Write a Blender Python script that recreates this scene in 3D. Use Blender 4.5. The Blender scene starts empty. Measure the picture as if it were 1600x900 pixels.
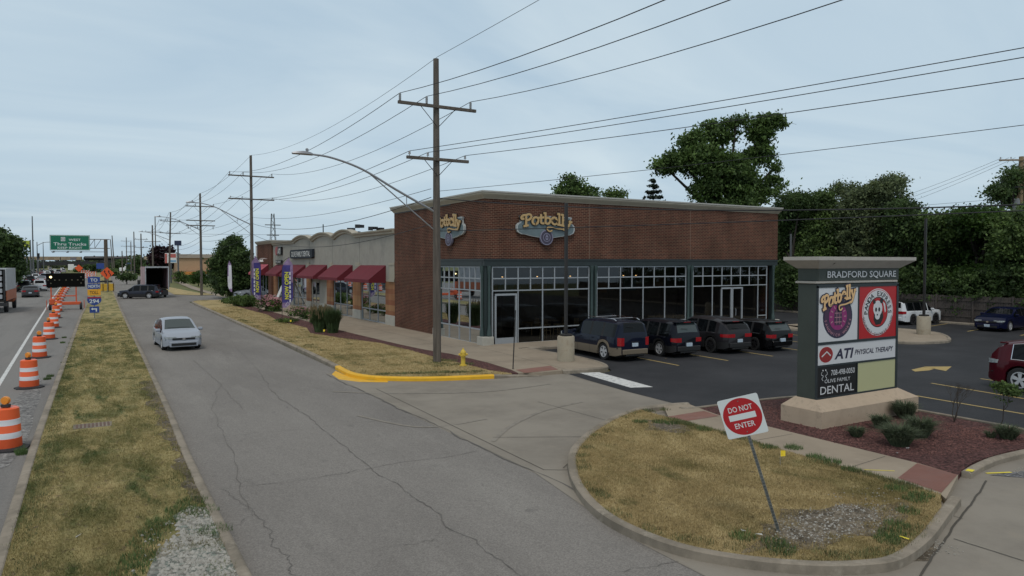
import bpy, math, random
import numpy as np
from mathutils import Vector, Matrix
from mathutils.geometry import tessellate_polygon
R_ = math.radians
random.seed(7)
rng = np.random.default_rng(11)
SC = bpy.context.scene
COL = SC.collection
# ---------------------------------------------------------------- camera, sky, sun, exposure
EYE = 4.2
YAW, PITCH = R_(30.6), R_(2.01)
FPX = 1110.0
cam_d = bpy.data.cameras.new('camera'); cam = bpy.data.objects.new('camera', cam_d); COL.objects.link(cam)
cam.location = (0, 0, EYE); cam.rotation_euler = (math.pi/2-PITCH, 0, -YAW)
cam_d.sensor_width = 36.0; cam_d.lens = 36.0*FPX/1600.0
cam_d.clip_start = 0.1; cam_d.clip_end = 6000
SC.camera = cam
SC.view_settings.view_transform = 'Standard'; SC.view_settings.look = 'None'
SC.view_settings.exposure = 0.17; SC.view_settings.gamma = 1.0; SC.view_settings.use_curve_mapping = False
SUN_EL, SUN_AZ = R_(58), R_(215)          # azimuth clockwise from +Y
W = bpy.data.worlds.new('World'); SC.world = W; W.use_nodes = True
nt = W.node_tree; nt.nodes.clear()
def N(nt, t, **k):
    n = nt.nodes.new(t)
    for a, b in k.items():
        if a in ('inp',):
            for i, v in b.items(): n.inputs[i].default_value = v
        else: setattr(n, a, b)
    return n
out = N(nt, 'ShaderNodeOutputWorld'); bg = N(nt, 'ShaderNodeBackground'); bg.inputs[1].default_value = 0.1
sky = N(nt, 'ShaderNodeTexSky', sky_type='NISHITA', sun_disc=False, sun_elevation=SUN_EL, sun_rotation=SUN_AZ)
sky.air_density = 1.0; sky.dust_density = 2.5
tc = N(nt, 'ShaderNodeTexCoord'); sep = N(nt, 'ShaderNodeSeparateXYZ'); nt.links.new(tc.outputs['Generated'], sep.inputs[0])
addz = N(nt, 'ShaderNodeMath', operation='ADD', inp={1: 0.16}); nt.links.new(sep.outputs[2], addz.inputs[0])
mx = N(nt, 'ShaderNodeMath', operation='MAXIMUM', inp={1: 0.05}); nt.links.new(addz.outputs[0], mx.inputs[0])
dx = N(nt, 'ShaderNodeMath', operation='DIVIDE'); dy = N(nt, 'ShaderNodeMath', operation='DIVIDE')
nt.links.new(sep.outputs[0], dx.inputs[0]); nt.links.new(mx.outputs[0], dx.inputs[1])
nt.links.new(sep.outputs[1], dy.inputs[0]); nt.links.new(mx.outputs[0], dy.inputs[1])
cmb = N(nt, 'ShaderNodeCombineXYZ'); nt.links.new(dx.outputs[0], cmb.inputs[0]); nt.links.new(dy.outputs[0], cmb.inputs[1])
mp = N(nt, 'ShaderNodeMapping'); mp.inputs['Rotation'].default_value = (0, 0, R_(35)); mp.inputs['Scale'].default_value = (0.7, 1.3, 1)
nt.links.new(cmb.outputs[0], mp.inputs[0])
nz = N(nt, 'ShaderNodeTexNoise', inp={'Scale': 0.85, 'Detail': 6.0, 'Roughness': 0.52, 'Distortion': 0.9}); nt.links.new(mp.outputs[0], nz.inputs[0])
rmp = N(nt, 'ShaderNodeValToRGB'); nt.links.new(nz.outputs[0], rmp.inputs[0])
rmp.color_ramp.elements[0].position = 0.30; rmp.color_ramp.elements[0].color = (4.1, 5.35, 6.4, 1)
rmp.color_ramp.elements[1].position = 0.72; rmp.color_ramp.elements[1].color = (5.7, 6.75, 7.35, 1)
SKY_RAMP = rmp
mixc = N(nt, 'ShaderNodeMix', data_type='RGBA'); mixc.inputs[0].default_value = 0.88
zen = N(nt, 'ShaderNodeMapRange', inp={1: 0.35, 2: 0.8}); nt.links.new(sep.outputs[2], zen.inputs[0])
mixz = N(nt, 'ShaderNodeMix', data_type='RGBA'); nt.links.new(zen.outputs[0], mixz.inputs[0]); nt.links.new(rmp.outputs[0], mixz.inputs[6]); mixz.inputs[7].default_value = (4.7, 4.85, 4.85, 1)
nt.links.new(sky.outputs[0], mixc.inputs[6]); nt.links.new(mixz.outputs[2], mixc.inputs[7])
nt.links.new(mixc.outputs[2], bg.inputs[0]); nt.links.new(bg.outputs[0], out.inputs[0])
sd = bpy.data.lights.new('sun', 'SUN'); sd.energy = 1.0; sd.angle = R_(14); sd.color = (1, 0.95, 0.88)
sun = bpy.data.objects.new('sun', sd); COL.objects.link(sun)
sdir = Vector((math.sin(SUN_AZ)*math.cos(SUN_EL), math.cos(SUN_AZ)*math.cos(SUN_EL), math.sin(SUN_EL)))
sun.rotation_euler = sdir.to_track_quat('Z', 'Y').to_euler(); sun.location = (0, -20, 60)

# ---------------------------------------------------------------- survey helper: a sight line met with the ground / a wall
_F = Vector((math.sin(YAW)*math.cos(PITCH), math.cos(YAW)*math.cos(PITCH), -math.sin(PITCH)))
_R = Vector((math.cos(YAW), -math.sin(YAW), 0)); _U = _R.cross(_F)
def ray(px, py): return _F + _R*((px-800)/FPX) + _U*((450-py)/FPX)
def G(px, py, z=0.0):
    d = ray(px, py); t = (z-EYE)/d.z; return (d.x*t, d.y*t)
def onX(px, x): d = ray(px, 411); return d.y*x/d.x
def onY(px, y): d = ray(px, 411); return d.x*y/d.y
def at_depth(px, py, dep): d = ray(px, py); v = d*dep; return (v.x, v.y, v.z+EYE)

# ---------------------------------------------------------------- materials
def mat(name, col, rough=0.6, metal=0.0, var=0.0, vscale=4.0, bump=0.0, bscale=20.0, spec=0.5, emit=None, coat=0.0, dirt=None, dscale=1.5, dlo=0.5, dhi=0.7, obj=False, stretch=None):
    m = bpy.data.materials.new(name); m.use_nodes = True; t = m.node_tree; b = t.nodes['Principled BSDF']
    b.inputs['Base Color'].default_value = (*col, 1); b.inputs['Roughness'].default_value = rough; b.inputs['Metallic'].default_value = metal
    b.inputs['Specular IOR Level'].default_value = spec; b.inputs['Coat Weight'].default_value = coat; b.inputs['Coat Roughness'].default_value = 0.05
    if emit: b.inputs['Emission Color'].default_value = (*emit[0], 1); b.inputs['Emission Strength'].default_value = emit[1]
    if var or bump or dirt:
        if obj: c = N(t, 'ShaderNodeTexCoord').outputs['Object']
        else: c = N(t, 'ShaderNodeNewGeometry').outputs['Position']
        if stretch:
            mpp = N(t, 'ShaderNodeMapping'); mpp.inputs['Scale'].default_value = stretch; t.links.new(c, mpp.inputs[0]); c = mpp.outputs[0]
    last = None
    if var:
        n = N(t, 'ShaderNodeTexNoise', inp={'Scale': vscale, 'Detail': 5.0, 'Roughness': 0.65}); t.links.new(c, n.inputs[0])
        r = N(t, 'ShaderNodeValToRGB'); t.links.new(n.outputs[0], r.inputs[0])
        r.color_ramp.elements[0].position = 0.3; r.color_ramp.elements[1].position = 0.7
        r.color_ramp.elements[0].color = (*[x*(1-var) for x in col], 1); r.color_ramp.elements[1].color = (*[min(1, x*(1+var)) for x in col], 1)
        t.links.new(r.outputs[0], b.inputs['Base Color']); last = r.outputs[0]
    if dirt:
        n2 = N(t, 'ShaderNodeTexNoise', inp={'Scale': dscale, 'Detail': 8.0, 'Roughness': 0.7}); t.links.new(c, n2.inputs[0])
        mr = N(t, 'ShaderNodeMapRange', inp={1: dlo, 2: dhi}); t.links.new(n2.outputs[0], mr.inputs[0])
        mixd = N(t, 'ShaderNodeMix', data_type='RGBA'); t.links.new(mr.outputs[0], mixd.inputs[0])
        if last: t.links.new(last, mixd.inputs[6])
        else: mixd.inputs[6].default_value = (*col, 1)
        mixd.inputs[7].default_value = (*dirt, 1); t.links.new(mixd.outputs[2], b.inputs['Base Color'])
    if bump:
        n3 = N(t, 'ShaderNodeTexNoise', inp={'Scale': bscale, 'Detail': 4.0}); t.links.new(c, n3.inputs[0])
        bp = N(t, 'ShaderNodeBump', inp={'Strength': bump, 'Distance': 0.02}); t.links.new(n3.outputs[0], bp.inputs['Height']); t.links.new(bp.outputs[0], b.inputs['Normal'])
    return m
def layered(name, base, layers, rough=0.9, bump=0.4, bscale=60.0, bdist=0.01):
    """ground material: base colour, then noise-masked colour layers [(colour, scale, lo, hi, stretch)]"""
    m = bpy.data.materials.new(name); m.use_nodes = True; t = m.node_tree; b = t.nodes['Principled BSDF']
    b.inputs['Roughness'].default_value = rough; b.inputs['Specular IOR Level'].default_value = 0.2
    pos = N(t, 'ShaderNodeNewGeometry').outputs['Position']; cur = None
    for k, (c, s, lo, hi, st) in enumerate(layers):
        mpp = N(t, 'ShaderNodeMapping'); mpp.inputs['Scale'].default_value = st; mpp.inputs['Location'].default_value = (k*7.3, k*3.1, 0)
        t.links.new(pos, mpp.inputs[0])
        n = N(t, 'ShaderNodeTexNoise', inp={'Scale': s, 'Detail': 7.0, 'Roughness': 0.68}); t.links.new(mpp.outputs[0], n.inputs[0])
        mr = N(t, 'ShaderNodeMapRange', inp={1: lo, 2: hi}); t.links.new(n.outputs[0], mr.inputs[0])
        mi = N(t, 'ShaderNodeMix', data_type='RGBA'); t.links.new(mr.outputs[0], mi.inputs[0])
        if cur: t.links.new(cur, mi.inputs[6])
        else: mi.inputs[6].default_value = (*base, 1)
        mi.inputs[7].default_value = (*c, 1); cur = mi.outputs[2]
    t.links.new(cur, b.inputs['Base Color'])
    n3 = N(t, 'ShaderNodeTexNoise', inp={'Scale': bscale, 'Detail': 5.0, 'Roughness': 0.7}); t.links.new(pos, n3.inputs[0])
    bp = N(t, 'ShaderNodeBump', inp={'Strength': bump, 'Distance': bdist}); t.links.new(n3.outputs[0], bp.inputs['Height']); t.links.new(bp.outputs[0], b.inputs['Normal'])
    return m
def add_voronoi(m, scale, amt, lo=0.0, hi=1.0):
    """multiply per-cell value into the base colour (stones, chips)"""
    t = m.node_tree; b = t.nodes['Principled BSDF']; src = b.inputs['Base Color'].links[0].from_socket
    pos = N(t, 'ShaderNodeNewGeometry').outputs['Position']
    v = N(t, 'ShaderNodeTexVoronoi', inp={'Scale': scale}); t.links.new(pos, v.inputs[0])
    sp = N(t, 'ShaderNodeSeparateColor'); t.links.new(v.outputs['Color'], sp.inputs[0])
    mr = N(t, 'ShaderNodeMapRange', inp={3: 1-amt, 4: 1+amt}); t.links.new(sp.outputs[0], mr.inputs[0])
    vm = N(t, 'ShaderNodeVectorMath', operation='SCALE'); t.links.new(src, vm.inputs[0]); t.links.new(mr.outputs[0], vm.inputs['Scale'])
    t.links.new(vm.outputs[0], b.inputs['Base Color'])
    return m
M = {}
M['road'] = add_voronoi(layered('asphalt_worn', (0.215, 0.2, 0.183), [((0.172, 0.159, 0.146), 0.25, 0.42, 0.66, (1, .35, 1)), ((0.24, 0.225, 0.205), 0.5, 0.52, 0.72, (1.5, .3, 1)), ((0.125, 0.116, 0.108), 1.1, 0.64, 0.75, (1.6, .5, 1)), ((0.24, 0.22, 0.195), 40, 0.55, 0.75, (1, 1, 1)), ((0.16, 0.15, 0.138), 2.6, 0.6, 0.72, (1, .7, 1))]), 55, 0.2)
M['highway'] = add_voronoi(layered('asphalt_highway', (0.21, 0.2, 0.188), [((0.155, 0.148, 0.14), 0.3, 0.45, 0.65, (1.5, .15, 1)), ((0.26, 0.25, 0.24), 30, 0.55, 0.75, (1, 1, 1))]), 55, 0.12)
M['lot'] = layered('asphalt_sealed', (0.024, 0.025, 0.028), [((0.042, 0.043, 0.047), 0.35, 0.42, 0.68, (1, 1, 1)), ((0.07, 0.07, 0.072), 1.7, 0.66, 0.78, (1, 1, 1)), ((0.05, 0.05, 0.054), 50, 0.5, 0.7, (1, 1, 1))], rough=0.75, bump=0.25)
M['conc'] = layered('concrete_drive', (0.262, 0.236, 0.198), [((0.21, 0.188, 0.158), 0.35, 0.42, 0.62, (1, 1, 1)), ((0.26, 0.23, 0.188), 1.2, 0.56, 0.72, (1, 1, 1)), ((0.33, 0.30, 0.26), 45, 0.6, 0.8, (1, 1, 1))], bump=0.15)
M['walk'] = layered('concrete_walk', (0.315, 0.262, 0.20), [((0.26, 0.216, 0.165), 0.5, 0.45, 0.66, (1, 1, 1)), ((0.36, 0.305, 0.24), 2, 0.56, 0.74, (1, 1, 1)), ((0.22, 0.20, 0.17), 1.3, 0.68, 0.78, (1, 1, 1))], bump=0.12)
M['curb'] = layered('concrete_curb', (0.285, 0.245, 0.195), [((0.19, 0.165, 0.13), 1.4, 0.42, 0.62, (1, 1, 1)), ((0.36, 0.32, 0.26), 3, 0.56, 0.74, (1, 1, 1)), ((0.09, 0.08, 0.065), 4, 0.66, 0.76, (1, 1, 1))], bump=0.3, bscale=40)
M['yellowcurb'] = mat('yellow_curb_paint', (0.72, 0.40, 0.015), 0.6, var=0.1, dirt=(0.25, 0.18, 0.08), dscale=5, dlo=0.63, dhi=0.72)
M['tactile'] = mat('tactile_red', (0.225, 0.105, 0.078), 0.85, var=0.12, vscale=3, dirt=(0.22, 0.13, 0.11), dscale=2)
M['grass'] = layered('dry_turf', (0.42, 0.325, 0.16), [((0.22, 0.185, 0.075), 0.7, 0.49, 0.66, (1, .6, 1)), ((0.44, 0.345, 0.175), 1.1, 0.54, 0.7, (1, .6, 1)), ((0.10, 0.115, 0.038), 0.9, 0.58, 0.70, (1.2, .5, 1)), ((0.15, 0.12, 0.07), 9, 0.56, 0.7, (1, 1, 1)), ((0.07, 0.07, 0.03), 35, 0.56, 0.72, (1, 1, 1))], bump=0.9, bscale=35, bdist=0.03)
M['grass_median'] = layered('median_turf', (0.35, 0.29, 0.13), [((0.15, 0.145, 0.052), 0.9, 0.43, 0.60, (1.3, .4, 1)), ((0.46, 0.37, 0.18), 1.0, 0.55, 0.67, (1.2, .45, 1)), ((0.08, 0.105, 0.034), 1.1, 0.55, 0.66, (1.5, .35, 1)), ((0.16, 0.12, 0.08), 7, 0.56, 0.7, (1, 1, 1)), ((0.07, 0.065, 0.03), 35, 0.56, 0.72, (1, 1, 1))], bump=0.9, bscale=35, bdist=0.03)
M['lawn'] = layered('green_lawn', (0.12, 0.135, 0.05), [((0.22, 0.19, 0.08), 0.2, 0.45, 0.65, (1, 1, 1)), ((0.07, 0.09, 0.03), 0.6, 0.5, 0.7, (1, 1, 1))])
M['mulch'] = add_voronoi(layered('red_stone_mulch', (0.135, 0.062, 0.056), [((0.07, 0.035, 0.032), 9, 0.4, 0.6, (1, 1, 1)), ((0.21, 0.115, 0.10), 22, 0.54, 0.7, (1, 1, 1))], bump=1.0, bscale=30, bdist=0.05), 22, 0.5)
M['gravel'] = add_voronoi(layered('white_gravel', (0.32, 0.30, 0.26), [((0.2, 0.23, 0.2), 3, 0.45, 0.6, (1, 1, 1)), ((0.12, 0.11, 0.08), 2.2, 0.58, 0.7, (1, 1, 1))], bump=1.0, bscale=30, bdist=0.04), 18, 0.4)
M['dirt'] = add_voronoi(layered('bare_dirt', (0.20, 0.165, 0.12), [((0.11, 0.09, 0.065), 2.5, 0.42, 0.6, (1, 1, 1)), ((0.36, 0.34, 0.30), 14, 0.58, 0.68, (1, 1, 1))], bump=1.0, bscale=30, bdist=0.04), 20, 0.35)
M['crack'] = mat('crack_filler', (0.125, 0.115, 0.104), 0.95)
M['joint'] = mat('joint_dark', (0.07, 0.062, 0.05), 0.95)
M['tyremark'] = mat('tyre_mark', (0.14, 0.13, 0.12), 0.85)
M['white_line'] = mat('white_line_paint', (0.62, 0.62, 0.60), 0.7, var=0.12, vscale=6, dirt=(0.22, 0.22, 0.22), dscale=5, dlo=0.52, dhi=0.66)
M['yellow_line'] = mat('yellow_line_paint', (0.40, 0.29, 0.10), 0.7, var=0.1, dirt=(0.12, 0.1, 0.05), dscale=6, dlo=0.58, dhi=0.7)
M['flagyellow'] = mat('marker_flag_yellow', (0.85, 0.62, 0.03), 0.6)
# ---------------------------------------------------------------- mesh builder
class MB:
    def __init__(s): s.v = []; s.f = []; s.m = []
    def add(s, vs, fs, mi=0):
        o = len(s.v); s.v += [tuple(p) for p in vs]; s.f += [tuple(i+o for i in f) for f in fs]; s.m += [mi]*len(fs)
    def box(s, x0, x1, y0, y1, z0, z1, mi=0, rz=0, piv=None):
        vs = [(x, y, z) for z in (z0, z1) for y in (y0, y1) for x in (x0, x1)]
        if rz:
            p = piv or ((x0+x1)/2, (y0+y1)/2); c, q = math.cos(rz), math.sin(rz)
            vs = [(p[0]+(x-p[0])*c-(y-p[1])*q, p[1]+(x-p[0])*q+(y-p[1])*c, z) for x, y, z in vs]
        s.add(vs, [(0, 2, 3, 1), (4, 5, 7, 6), (0, 1, 5, 4), (2, 6, 7, 3), (0, 4, 6, 2), (1, 3, 7, 5)], mi)
    def bbox(s, x0, x1, y0, y1, z0, z1, b=0.02, mi=0):
        """box with bevelled edges"""
        X, Y, Z = (x0, x1), (y0, y1), (z0, z1); vs = []; idx = {}
        for i in (0, 1):
            for j in (0, 1):
                for k in (0, 1):
                    sx, sy, sz = (b, -b)[i], (b, -b)[j], (b, -b)[k]
                    for a, p in (('x', (X[i], Y[j]+sy, Z[k]+sz)), ('y', (X[i]+sx, Y[j], Z[k]+sz)), ('z', (X[i]+sx, Y[j]+sy, Z[k]))):
                        idx[(i, j, k, a)] = len(vs); vs.append(p)
        g = lambda i, j, k, a: idx[(i, j, k, a)]; fs = []
        for i in (0, 1): fs.append([g(i, 0, 0, 'x'), g(i, 1, 0, 'x'), g(i, 1, 1, 'x'), g(i, 0, 1, 'x')][::(1 if i else -1)])
        for j in (0, 1): fs.append([g(0, j, 0, 'y'), g(0, j, 1, 'y'), g(1, j, 1, 'y'), g(1, j, 0, 'y')][::(1 if j else -1)])
        for k in (0, 1): fs.append([g(0, 0, k, 'z'), g(1, 0, k, 'z'), g(1, 1, k, 'z'), g(0, 1, k, 'z')][::(1 if k else -1)])
        for i in (0, 1):
            for j in (0, 1): fs.append([g(i, j, 0, 'x'), g(i, j, 1, 'x'), g(i, j, 1, 'y'), g(i, j, 0, 'y')])
            for k in (0, 1): fs.append([g(i, 0, k, 'x'), g(i, 1, k, 'x'), g(i, 1, k, 'z'), g(i, 0, k, 'z')])
        for j in (0, 1):
            for k in (0, 1): fs.append([g(0, j, k, 'y'), g(1, j, k, 'y'), g(1, j, k, 'z'), g(0, j, k, 'z')])
        for i in (0, 1):
            for j in (0, 1):
                for k in (0, 1): fs.append([g(i, j, k, 'x'), g(i, j, k, 'y'), g(i, j, k, 'z')])
        s.add(vs, fs, mi)
    def tube(s, pts, r, n=8, mi=0, caps=True):
        pts = [Vector(p) for p in pts]; rr = r if isinstance(r, (list, tuple)) else [r]*len(pts); vs = []; fs = []
        for i, p in enumerate(pts):
            t = (pts[min(i+1, len(pts)-1)]-pts[max(i-1, 0)]); t.normalize()
            a = Vector((0, 0, 1)) if abs(t.z) < 0.9 else Vector((1, 0, 0)); u = t.cross(a).normalized(); w = t.cross(u)
            for k in range(n):
                q = 2*math.pi*k/n; vs.append(p+(u*math.cos(q)+w*math.sin(q))*rr[i])
        for i in range(len(pts)-1):
            for k in range(n): fs.append((i*n+k, i*n+(k+1) % n, (i+1)*n+(k+1) % n, (i+1)*n+k))
        if caps: fs += [tuple(range(n)), tuple(range((len(pts)-1)*n, len(pts)*n))[::-1]]
        s.add(vs, fs, mi)
    def lathe(s, prof, n=24, c=(0, 0, 0), mi=0, axis='z', mis=None):
        vs = []; fs = []
        for r, h in prof:
            for k in range(n):
                q = 2*math.pi*k/n; a, b = r*math.cos(q), r*math.sin(q)
                vs.append((c[0]+a, c[1]+b, c[2]+h) if axis == 'z' else (c[0]+h, c[1]+a, c[2]+b) if axis == 'x' else (c[0]+a, c[1]+h, c[2]+b))
        o = len(s.v); s.v += vs
        for i in range(len(prof)-1):
            for k in range(n):
                s.f.append((o+i*n+k, o+i*n+(k+1) % n, o+(i+1)*n+(k+1) % n, o+(i+1)*n+k)); s.m.append(mis[i] if mis else mi)
        s.f.append(tuple(o+k for k in range(n))[::-1]); s.m.append(mis[0] if mis else mi)
        s.f.append(tuple(o+(len(prof)-1)*n+k for k in range(n))); s.m.append(mis[-1] if mis else mi)
    def prism(s, poly, z0, z1, mi=0, fr=None, miside=None, bottom=False):
        """polygon (u,v) extruded z0..z1; fr=(O,u,v,n) maps to 3D"""
        n = len(poly)
        if fr: O, u, v, w = fr; f = lambda a, b, c: tuple(O+u*a+v*b+w*c)
        else: f = lambda a, b, c: (a, b, c)
        top = [f(a, b, z1) for a, b in poly]; bot = [f(a, b, z0) for a, b in poly]
        tri = tessellate_polygon([[Vector((a, b, 0)) for a, b in poly]])
        s.add(top, [tuple(x) for x in tri], mi)
        s.add(top+bot, [(i, (i+1) % n, n+(i+1) % n, n+i) for i in range(n)], miside if miside is not None else mi)
        if bottom: s.add(bot, [tuple(x)[::-1] for x in tri], mi)
    def ribbon(s, pts, w, z, mi=0, fr=None, th=0.0):
        pts = [Vector((p[0], p[1])) for p in pts]; L = []; Rr = []; n = len(pts)
        for i, p in enumerate(pts):
            t = pts[min(i+1, n-1)]-pts[max(i-1, 0)]; t.normalize(); q = Vector((-t.y, t.x)); ww = w[i] if isinstance(w, (list, tuple)) else w
            L.append(p+q*ww/2); Rr.append(p-q*ww/2)
        if fr: O, u, v, nn = fr; f = lambda a: tuple(O+u*a.x+v*a.y+nn*z)
        else: f = lambda a: (a.x, a.y, z)
        if th:
            s.prism([tuple(a) for a in L]+[tuple(a) for a in Rr[::-1]], z-th, z, mi, fr)
        else:
            vs = [f(a) for a in L]+[f(a) for a in Rr]; s.add(vs, [(i, n+i, n+i+1, i+1) for i in range(n-1)], mi)
    def build(s, name, mats, parent=None, smooth=False, loc=None):
        me = bpy.data.meshes.new(name); v = np.array(s.v, dtype=np.float32)
        lt = np.array([len(f) for f in s.f], dtype=np.int32); li = np.array([i for f in s.f for i in f], dtype=np.int32)
        me.vertices.add(len(v)); me.vertices.foreach_set('co', v.ravel())
        me.loops.add(len(li)); me.loops.foreach_set('vertex_index', li)
        me.polygons.add(len(lt)); st = np.concatenate([[0], np.cumsum(lt)[:-1]]).astype(np.int32)
        me.polygons.foreach_set('loop_start', st); me.polygons.foreach_set('loop_total', lt)
        me.polygons.foreach_set('material_index', np.array(s.m, dtype=np.int32))
        mats = mats if isinstance(mats, (list, tuple)) else [mats]
        for m in mats: me.materials.append(m)
        me.update(calc_edges=True); me.validate()
        # box-projected UVs in metres
        nl = len(me.loops); uvl = me.uv_layers.new(name='UVMap')
        pn = np.zeros(len(me.polygons)*3, dtype=np.float32); me.polygons.foreach_get('normal', pn); pn = np.abs(pn.reshape(-1, 3))
        ltt = np.zeros(len(me.polygons), dtype=np.int32); me.polygons.foreach_get('loop_total', ltt)
        dom = np.repeat(np.argmax(pn, 1), ltt); vi = np.zeros(nl, dtype=np.int32); me.loops.foreach_get('vertex_index', vi)
        co = np.zeros(len(me.vertices)*3, dtype=np.float32); me.vertices.foreach_get('co', co); co = co.reshape(-1, 3)[vi]
        uv = np.where((dom == 2)[:, None], co[:, [0, 1]], np.where((dom == 0)[:, None], co[:, [1, 2]], co[:, [0, 2]]))
        uvl.data.foreach_set('uv', uv.astype(np.float32).ravel())
        if not smooth: me.shade_flat()
        if smooth:
            me.shade_smooth()
            me.set_sharp_from_angle(angle=R_(smooth if smooth is not True else 40))
        o = bpy.data.objects.new(name, me); COL.objects.link(o)
        if parent: o.parent = parent
        if loc: o.location = loc
        return o
def tag(o, label, cat, group=None, kind=None):
    if label: o['label'] = label
    if cat: o['category'] = cat
    if group: o['group'] = group
    if kind: o['kind'] = kind
    return o
def struct(o): o['kind'] = 'structure'; return o
def stuff(o): o['kind'] = 'stuff'; return o
def thing(name, label, cat, loc=(0, 0, 0), rz=0, group=None):
    o = bpy.data.objects.new(name, None); COL.objects.link(o); o.empty_display_size = 0.2
    o.location = loc; o.rotation_euler = (0, 0, rz); return tag(o, label, cat, group)
def copy_tree(o, parent=None):
    c = o.copy(); COL.objects.link(c)
    if parent: c.parent = parent
    for ch in list(o.children): copy_tree(ch, c)
    return c
def frame(O, u, v):
    O, u, v = Vector(O), Vector(u).normalized(), Vector(v).normalized(); return (O, u, v, u.cross(v))
def text_mesh(s, bold=0.0, spacing=1.0):
    """glyph outline as 2-D vertices and faces, cap height normalised to 1, left edge at 0"""
    cu = bpy.data.curves.new('t', 'FONT'); cu.body = s; cu.offset = bold; cu.resolution_u = 3; cu.space_character = spacing
    ob = bpy.data.objects.new('t', cu); COL.objects.link(ob); bpy.context.view_layer.update()
    me = bpy.data.meshes.new_from_object(ob); vs = [tuple(v.co)[:2] for v in me.vertices]; fs = [tuple(p.vertices) for p in me.polygons]
    bpy.data.objects.remove(ob); bpy.data.meshes.remove(me); bpy.data.curves.remove(cu)
    if not vs: return [], [], 0
    k = 1/0.73; x0 = min(v[0] for v in vs); vs = [((x-x0)*k, y*k) for x, y in vs]
    return vs, fs, max(v[0] for v in vs)
def put_text(mb, s, fr, cx, y, h, w=None, z=0.004, bold=0.0, mi=0, warp=None, spacing=1.0, th=0.0):
    vs, fs, wd = text_mesh(s, bold, spacing)
    if not vs: return
    sx = (w/wd) if w else h; O, u, v, n = fr; P = []
    for a, b in vs:
        a = (a*sx-wd*sx/2); b = b*h
        if warp: a, b = warp(a, b)
        P.append((cx+a, y+b))
    mb.add([tuple(O+u*a+v*b+n*z) for a, b in P], fs, mi)
    if th:
        from collections import Counter
        ec = Counter(); 
        for f in fs:
            for i in range(len(f)): ec[tuple(sorted((f[i], f[(i+1) % len(f)])))] += 1
        ed = [e for e, c in ec.items() if c == 1]
        base = [tuple(O+u*a+v*b+n*z) for a, b in P]+[tuple(O+u*a+v*b+n*(z-th)) for a, b in P]; q = len(P)
        mb.add(base, [(a, b, b+q, a+q) for a, b in ed], mi)
def arc_text(mb, s, fr, cx, cy, r, h, span, mid=90, z=0.004, bold=0.0, mi=0, bottom=False, ky=1.0):
    n = len(s); O, u, v, nn = fr
    for i, ch in enumerate(s):
        if ch == ' ': continue
        a = R_(mid + (-1 if not bottom else 1)*span*((i+0.5)/n-0.5))
        vs, fs, wd = text_mesh(ch, bold); 
        wd0 = wd*h; P = []
        rot = a-math.pi/2 if not bottom else a+math.pi/2
        for p, q in vs:
            p = p*h-wd0/2; q = q*h-(0 if not bottom else h)
            if bottom: pass
            X = p*math.cos(rot)-q*math.sin(rot); Y = p*math.sin(rot)+q*math.cos(rot)
            P.append((cx+r*math.cos(a)+X, cy+(r*math.sin(a)+Y)*ky))
        mb.add([tuple(O+u*a_+v*b_+nn*z) for a_, b_ in P], fs, mi)
def ell(cx, cy, rx, ry, n=32, a0=0, a1=360): return [(cx+rx*math.cos(R_(a0+(a1-a0)*i/n)), cy+ry*math.sin(R_(a0+(a1-a0)*i/n))) for i in range(n if a1-a0 == 360 else n+1)]
def catmull(pts, k=6):
    P = [Vector(p) for p in pts]; out = []
    for i in range(len(P)-1):
        a, b, c, d = P[max(i-1, 0)], P[i], P[i+1], P[min(i+2, len(P)-1)]
        for j in range(k):
            t = j/k; out.append(0.5*((2*b)+(c-a)*t+(2*a-5*b+4*c-d)*t*t+(3*b-a-3*c+d)*t**3))
    out.append(P[-1]); return [tuple(p) for p in out]
# ================================================================ GROUND, ROADS, KERBS
def sheet(name, poly, z, m, skirt=None):
    mb = MB()
    if skirt is None:
        tri = tessellate_polygon([[Vector((a, b, 0)) for a, b in poly]]); mb.add([(a, b, z) for a, b in poly], [tuple(t) for t in tri])
    else: mb.prism(poly, skirt, z)
    return struct(mb.build(name, m))
def kerb(name, line, w, side, m, h=0.15, close=False, smooth=True, hs=None):
    """kerb swept along a line that is its outer (road) edge; side=+1 widens to the left of travel"""
    P = [Vector(p) for p in (catmull(line, 6) if smooth else line)]; n = len(P); mb = MB(); vs = []
    prof = [(0, -0.06), (0.0, 0.72), (0.025, 0.93), (0.06, 1.0), (w-0.02, 1.0), (w, 0.9), (w, -0.06)]
    for i, p in enumerate(P):
        t = P[min(i+1, n-1)]-P[max(i-1, 0)]; t.normalize(); q = Vector((-t.y, t.x))*side
        hh = h if hs is None else hs[0]+(hs[1]-hs[0])*i/(n-1)
        for a, b in prof: vs.append((p.x+q.x*a, p.y+q.y*a, (b*hh if b > 0 else b)))
    k = len(prof); fs = []
    for i in range(n-1):
        for j in range(k-1): fs.append((i*k+j, i*k+j+1, (i+1)*k+j+1, (i+1)*k+j)[::(1 if side > 0 else -1)])
    fs += [tuple(range(k)), tuple(range((n-1)*k, n*k))[::-1]]
    mb.add(vs, fs); return struct(mb.build(name, m, smooth=35))
sheet('ground', [(-900, -60), (1400, -60), (1400, 1500), (-900, 1500)], -0.06, M['lawn'])
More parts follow.
